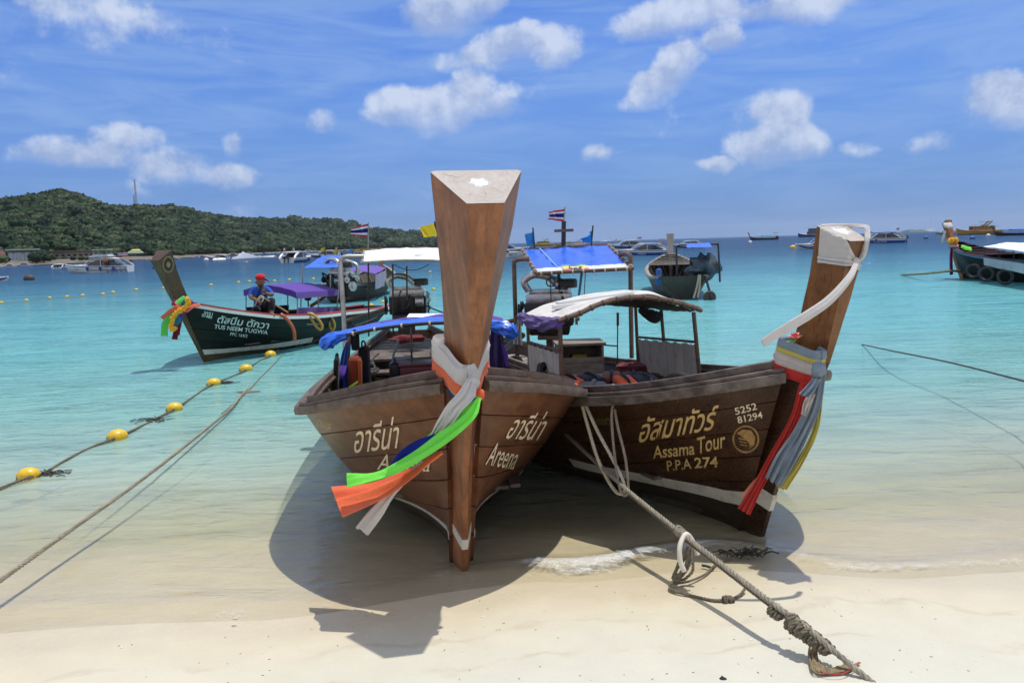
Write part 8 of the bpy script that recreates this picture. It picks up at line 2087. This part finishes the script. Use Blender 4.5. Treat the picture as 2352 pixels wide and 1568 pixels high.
def hill_house(label, u, v, wpx, hpx, wall, roof, tt):
    Y = hill_pt(u, tt).y; p = at(u, v, Y * .96); k = p.y / FPX
    b = thing('house', label, 'house', (p.x, p.y, p.z - hpx * k), -math.atan2(p.x, p.y))
    MB().box((0, 0, hpx * k * .35), (wpx * k, wpx * k * .6, hpx * k * .7)).build('wall', wall, b); MB().box((0, 0, hpx * k * .85), (wpx * k * 1.1, wpx * k * .75, hpx * k * .36), taper=.55).build('roof', roof, b)
    for j in range(3): MB().box((lerp(-.3, .3, j / 2) * wpx * k, -wpx * k * .302, hpx * k * .4), (wpx * k * .14, .05, hpx * k * .3)).build('window', M_BDARK, b)
hill_house('brown-roofed house among the trees low on the hill', 421, 563, 27, 10, M_BCREAM, M_BROOF, .22)
hill_house('long flat white-roofed house high in the trees', 442, 526, 24, 4, M_BCREAM, M_WHITEP, .62)
hill_house('small cream house by the water behind the racing speedboat', 540, 585, 6, 9, M_BCREAM, M_BROOF, .03)
hill_house('teal-roofed house in the trees near the tall bare post', 968, 556, 12, 4, M_BCREAM, M_TEALP, .2)
# masts on the ridge
def lattice(label, u, v0, v1, wpx, Y):
    a = at(u, v0, Y); b = at(u, v1, Y); k = Y / FPX; w = wpx * k; H = b.z - a.z + 6
    t = thing('radio_mast', label, 'radio mast', (a.x, a.y, a.z - 6), 0)
    cor = [Vector((w / 2 * math.cos(q), w / 2 * math.sin(q), 0)) for q in (0, 2.09, 4.19)]
    for c in cor: MB().cyl(c, Vector((c.x * .6, c.y * .6, H)), .10, 5).build('leg', M_GALV, t)
    br = MB(); n = 16
    for i in range(n):
        for j in range(3):
            p = cor[j] * (1 - .4 * i / n) + Vector((0, 0, H * i / n)); q = cor[(j + 1) % 3] * (1 - .4 * (i + 1) / n) + Vector((0, 0, H * (i + 1) / n)); br.cyl(p, q, .055, 4)
    br.build('bracing', M_GALV, t)['kind'] = 'stuff'
    for z in (.80, .93): MB().box((0, 0, H * z), (w * .8, w * .4, H * .03)).build('antenna', M_WHITEP, t)
    return t
Ym = hill_pt(314, 1).y * 1.01
lattice('tall lattice radio mast standing on the ridge of the hill', 314, 474, 412, 5, Ym); lattice('short radio mast beside the tall one on the ridge', 309, 474, 449, 3, Ym)
# island on the horizon
ip_ = gr(2106, hor(2106) + 1.1 - .0, 0); Yi = 3600.0; ki = Yi / FPX
iv = []; isl = MB()
base = at(2106, hor(2106), Yi)
def isle(a, c):
    x = (a - .5) * 46 * ki; prof = (math.sin(a * 3.14) ** .5) * (6.5 + 2.0 * math.sin(a * 7 + 1) + 1.2 * noise.noise(Vector((a * 9, 0, 0)))) * ki
    return Vector((base.x + x, Yi + (c - .3) * 120, -2 + (prof + 2) * math.sin(min(1, c * 1.0) * 3.14) ** .7))
isl.grid(isle, 40, 10); io = isl.build('island', plain('island_green', (.05, .075, .04), .9, var=.3, scale=.02), smooth=True); io['kind'] = 'structure'

# ------------------------------------------------------------------ sea air
hz = MB(); X_, Yb, Zb, Zt = 9600, 9600, -7.5, 150.0
hz.box((0, 0, (Zb + Zt) / 2), (2 * X_, 2 * Yb, Zt - Zb))
mh_ = bpy.data.materials.new('sea_haze'); mh_.use_nodes = True; Th = NT(mh_.node_tree); Th.n.clear()
oh = Th.node('ShaderNodeOutputMaterial'); pv = Th.node('ShaderNodeVolumePrincipled'); pv.inputs['Color'].default_value = (.70, .84, 1.0, 1); pv.inputs['Density'].default_value = 0.00008; pv.inputs['Anisotropy'].default_value = 0.2
Th.l.new(pv.outputs[0], oh.inputs['Volume'])
haze = hz.build('haze', mh_); haze['kind'] = 'stuff'
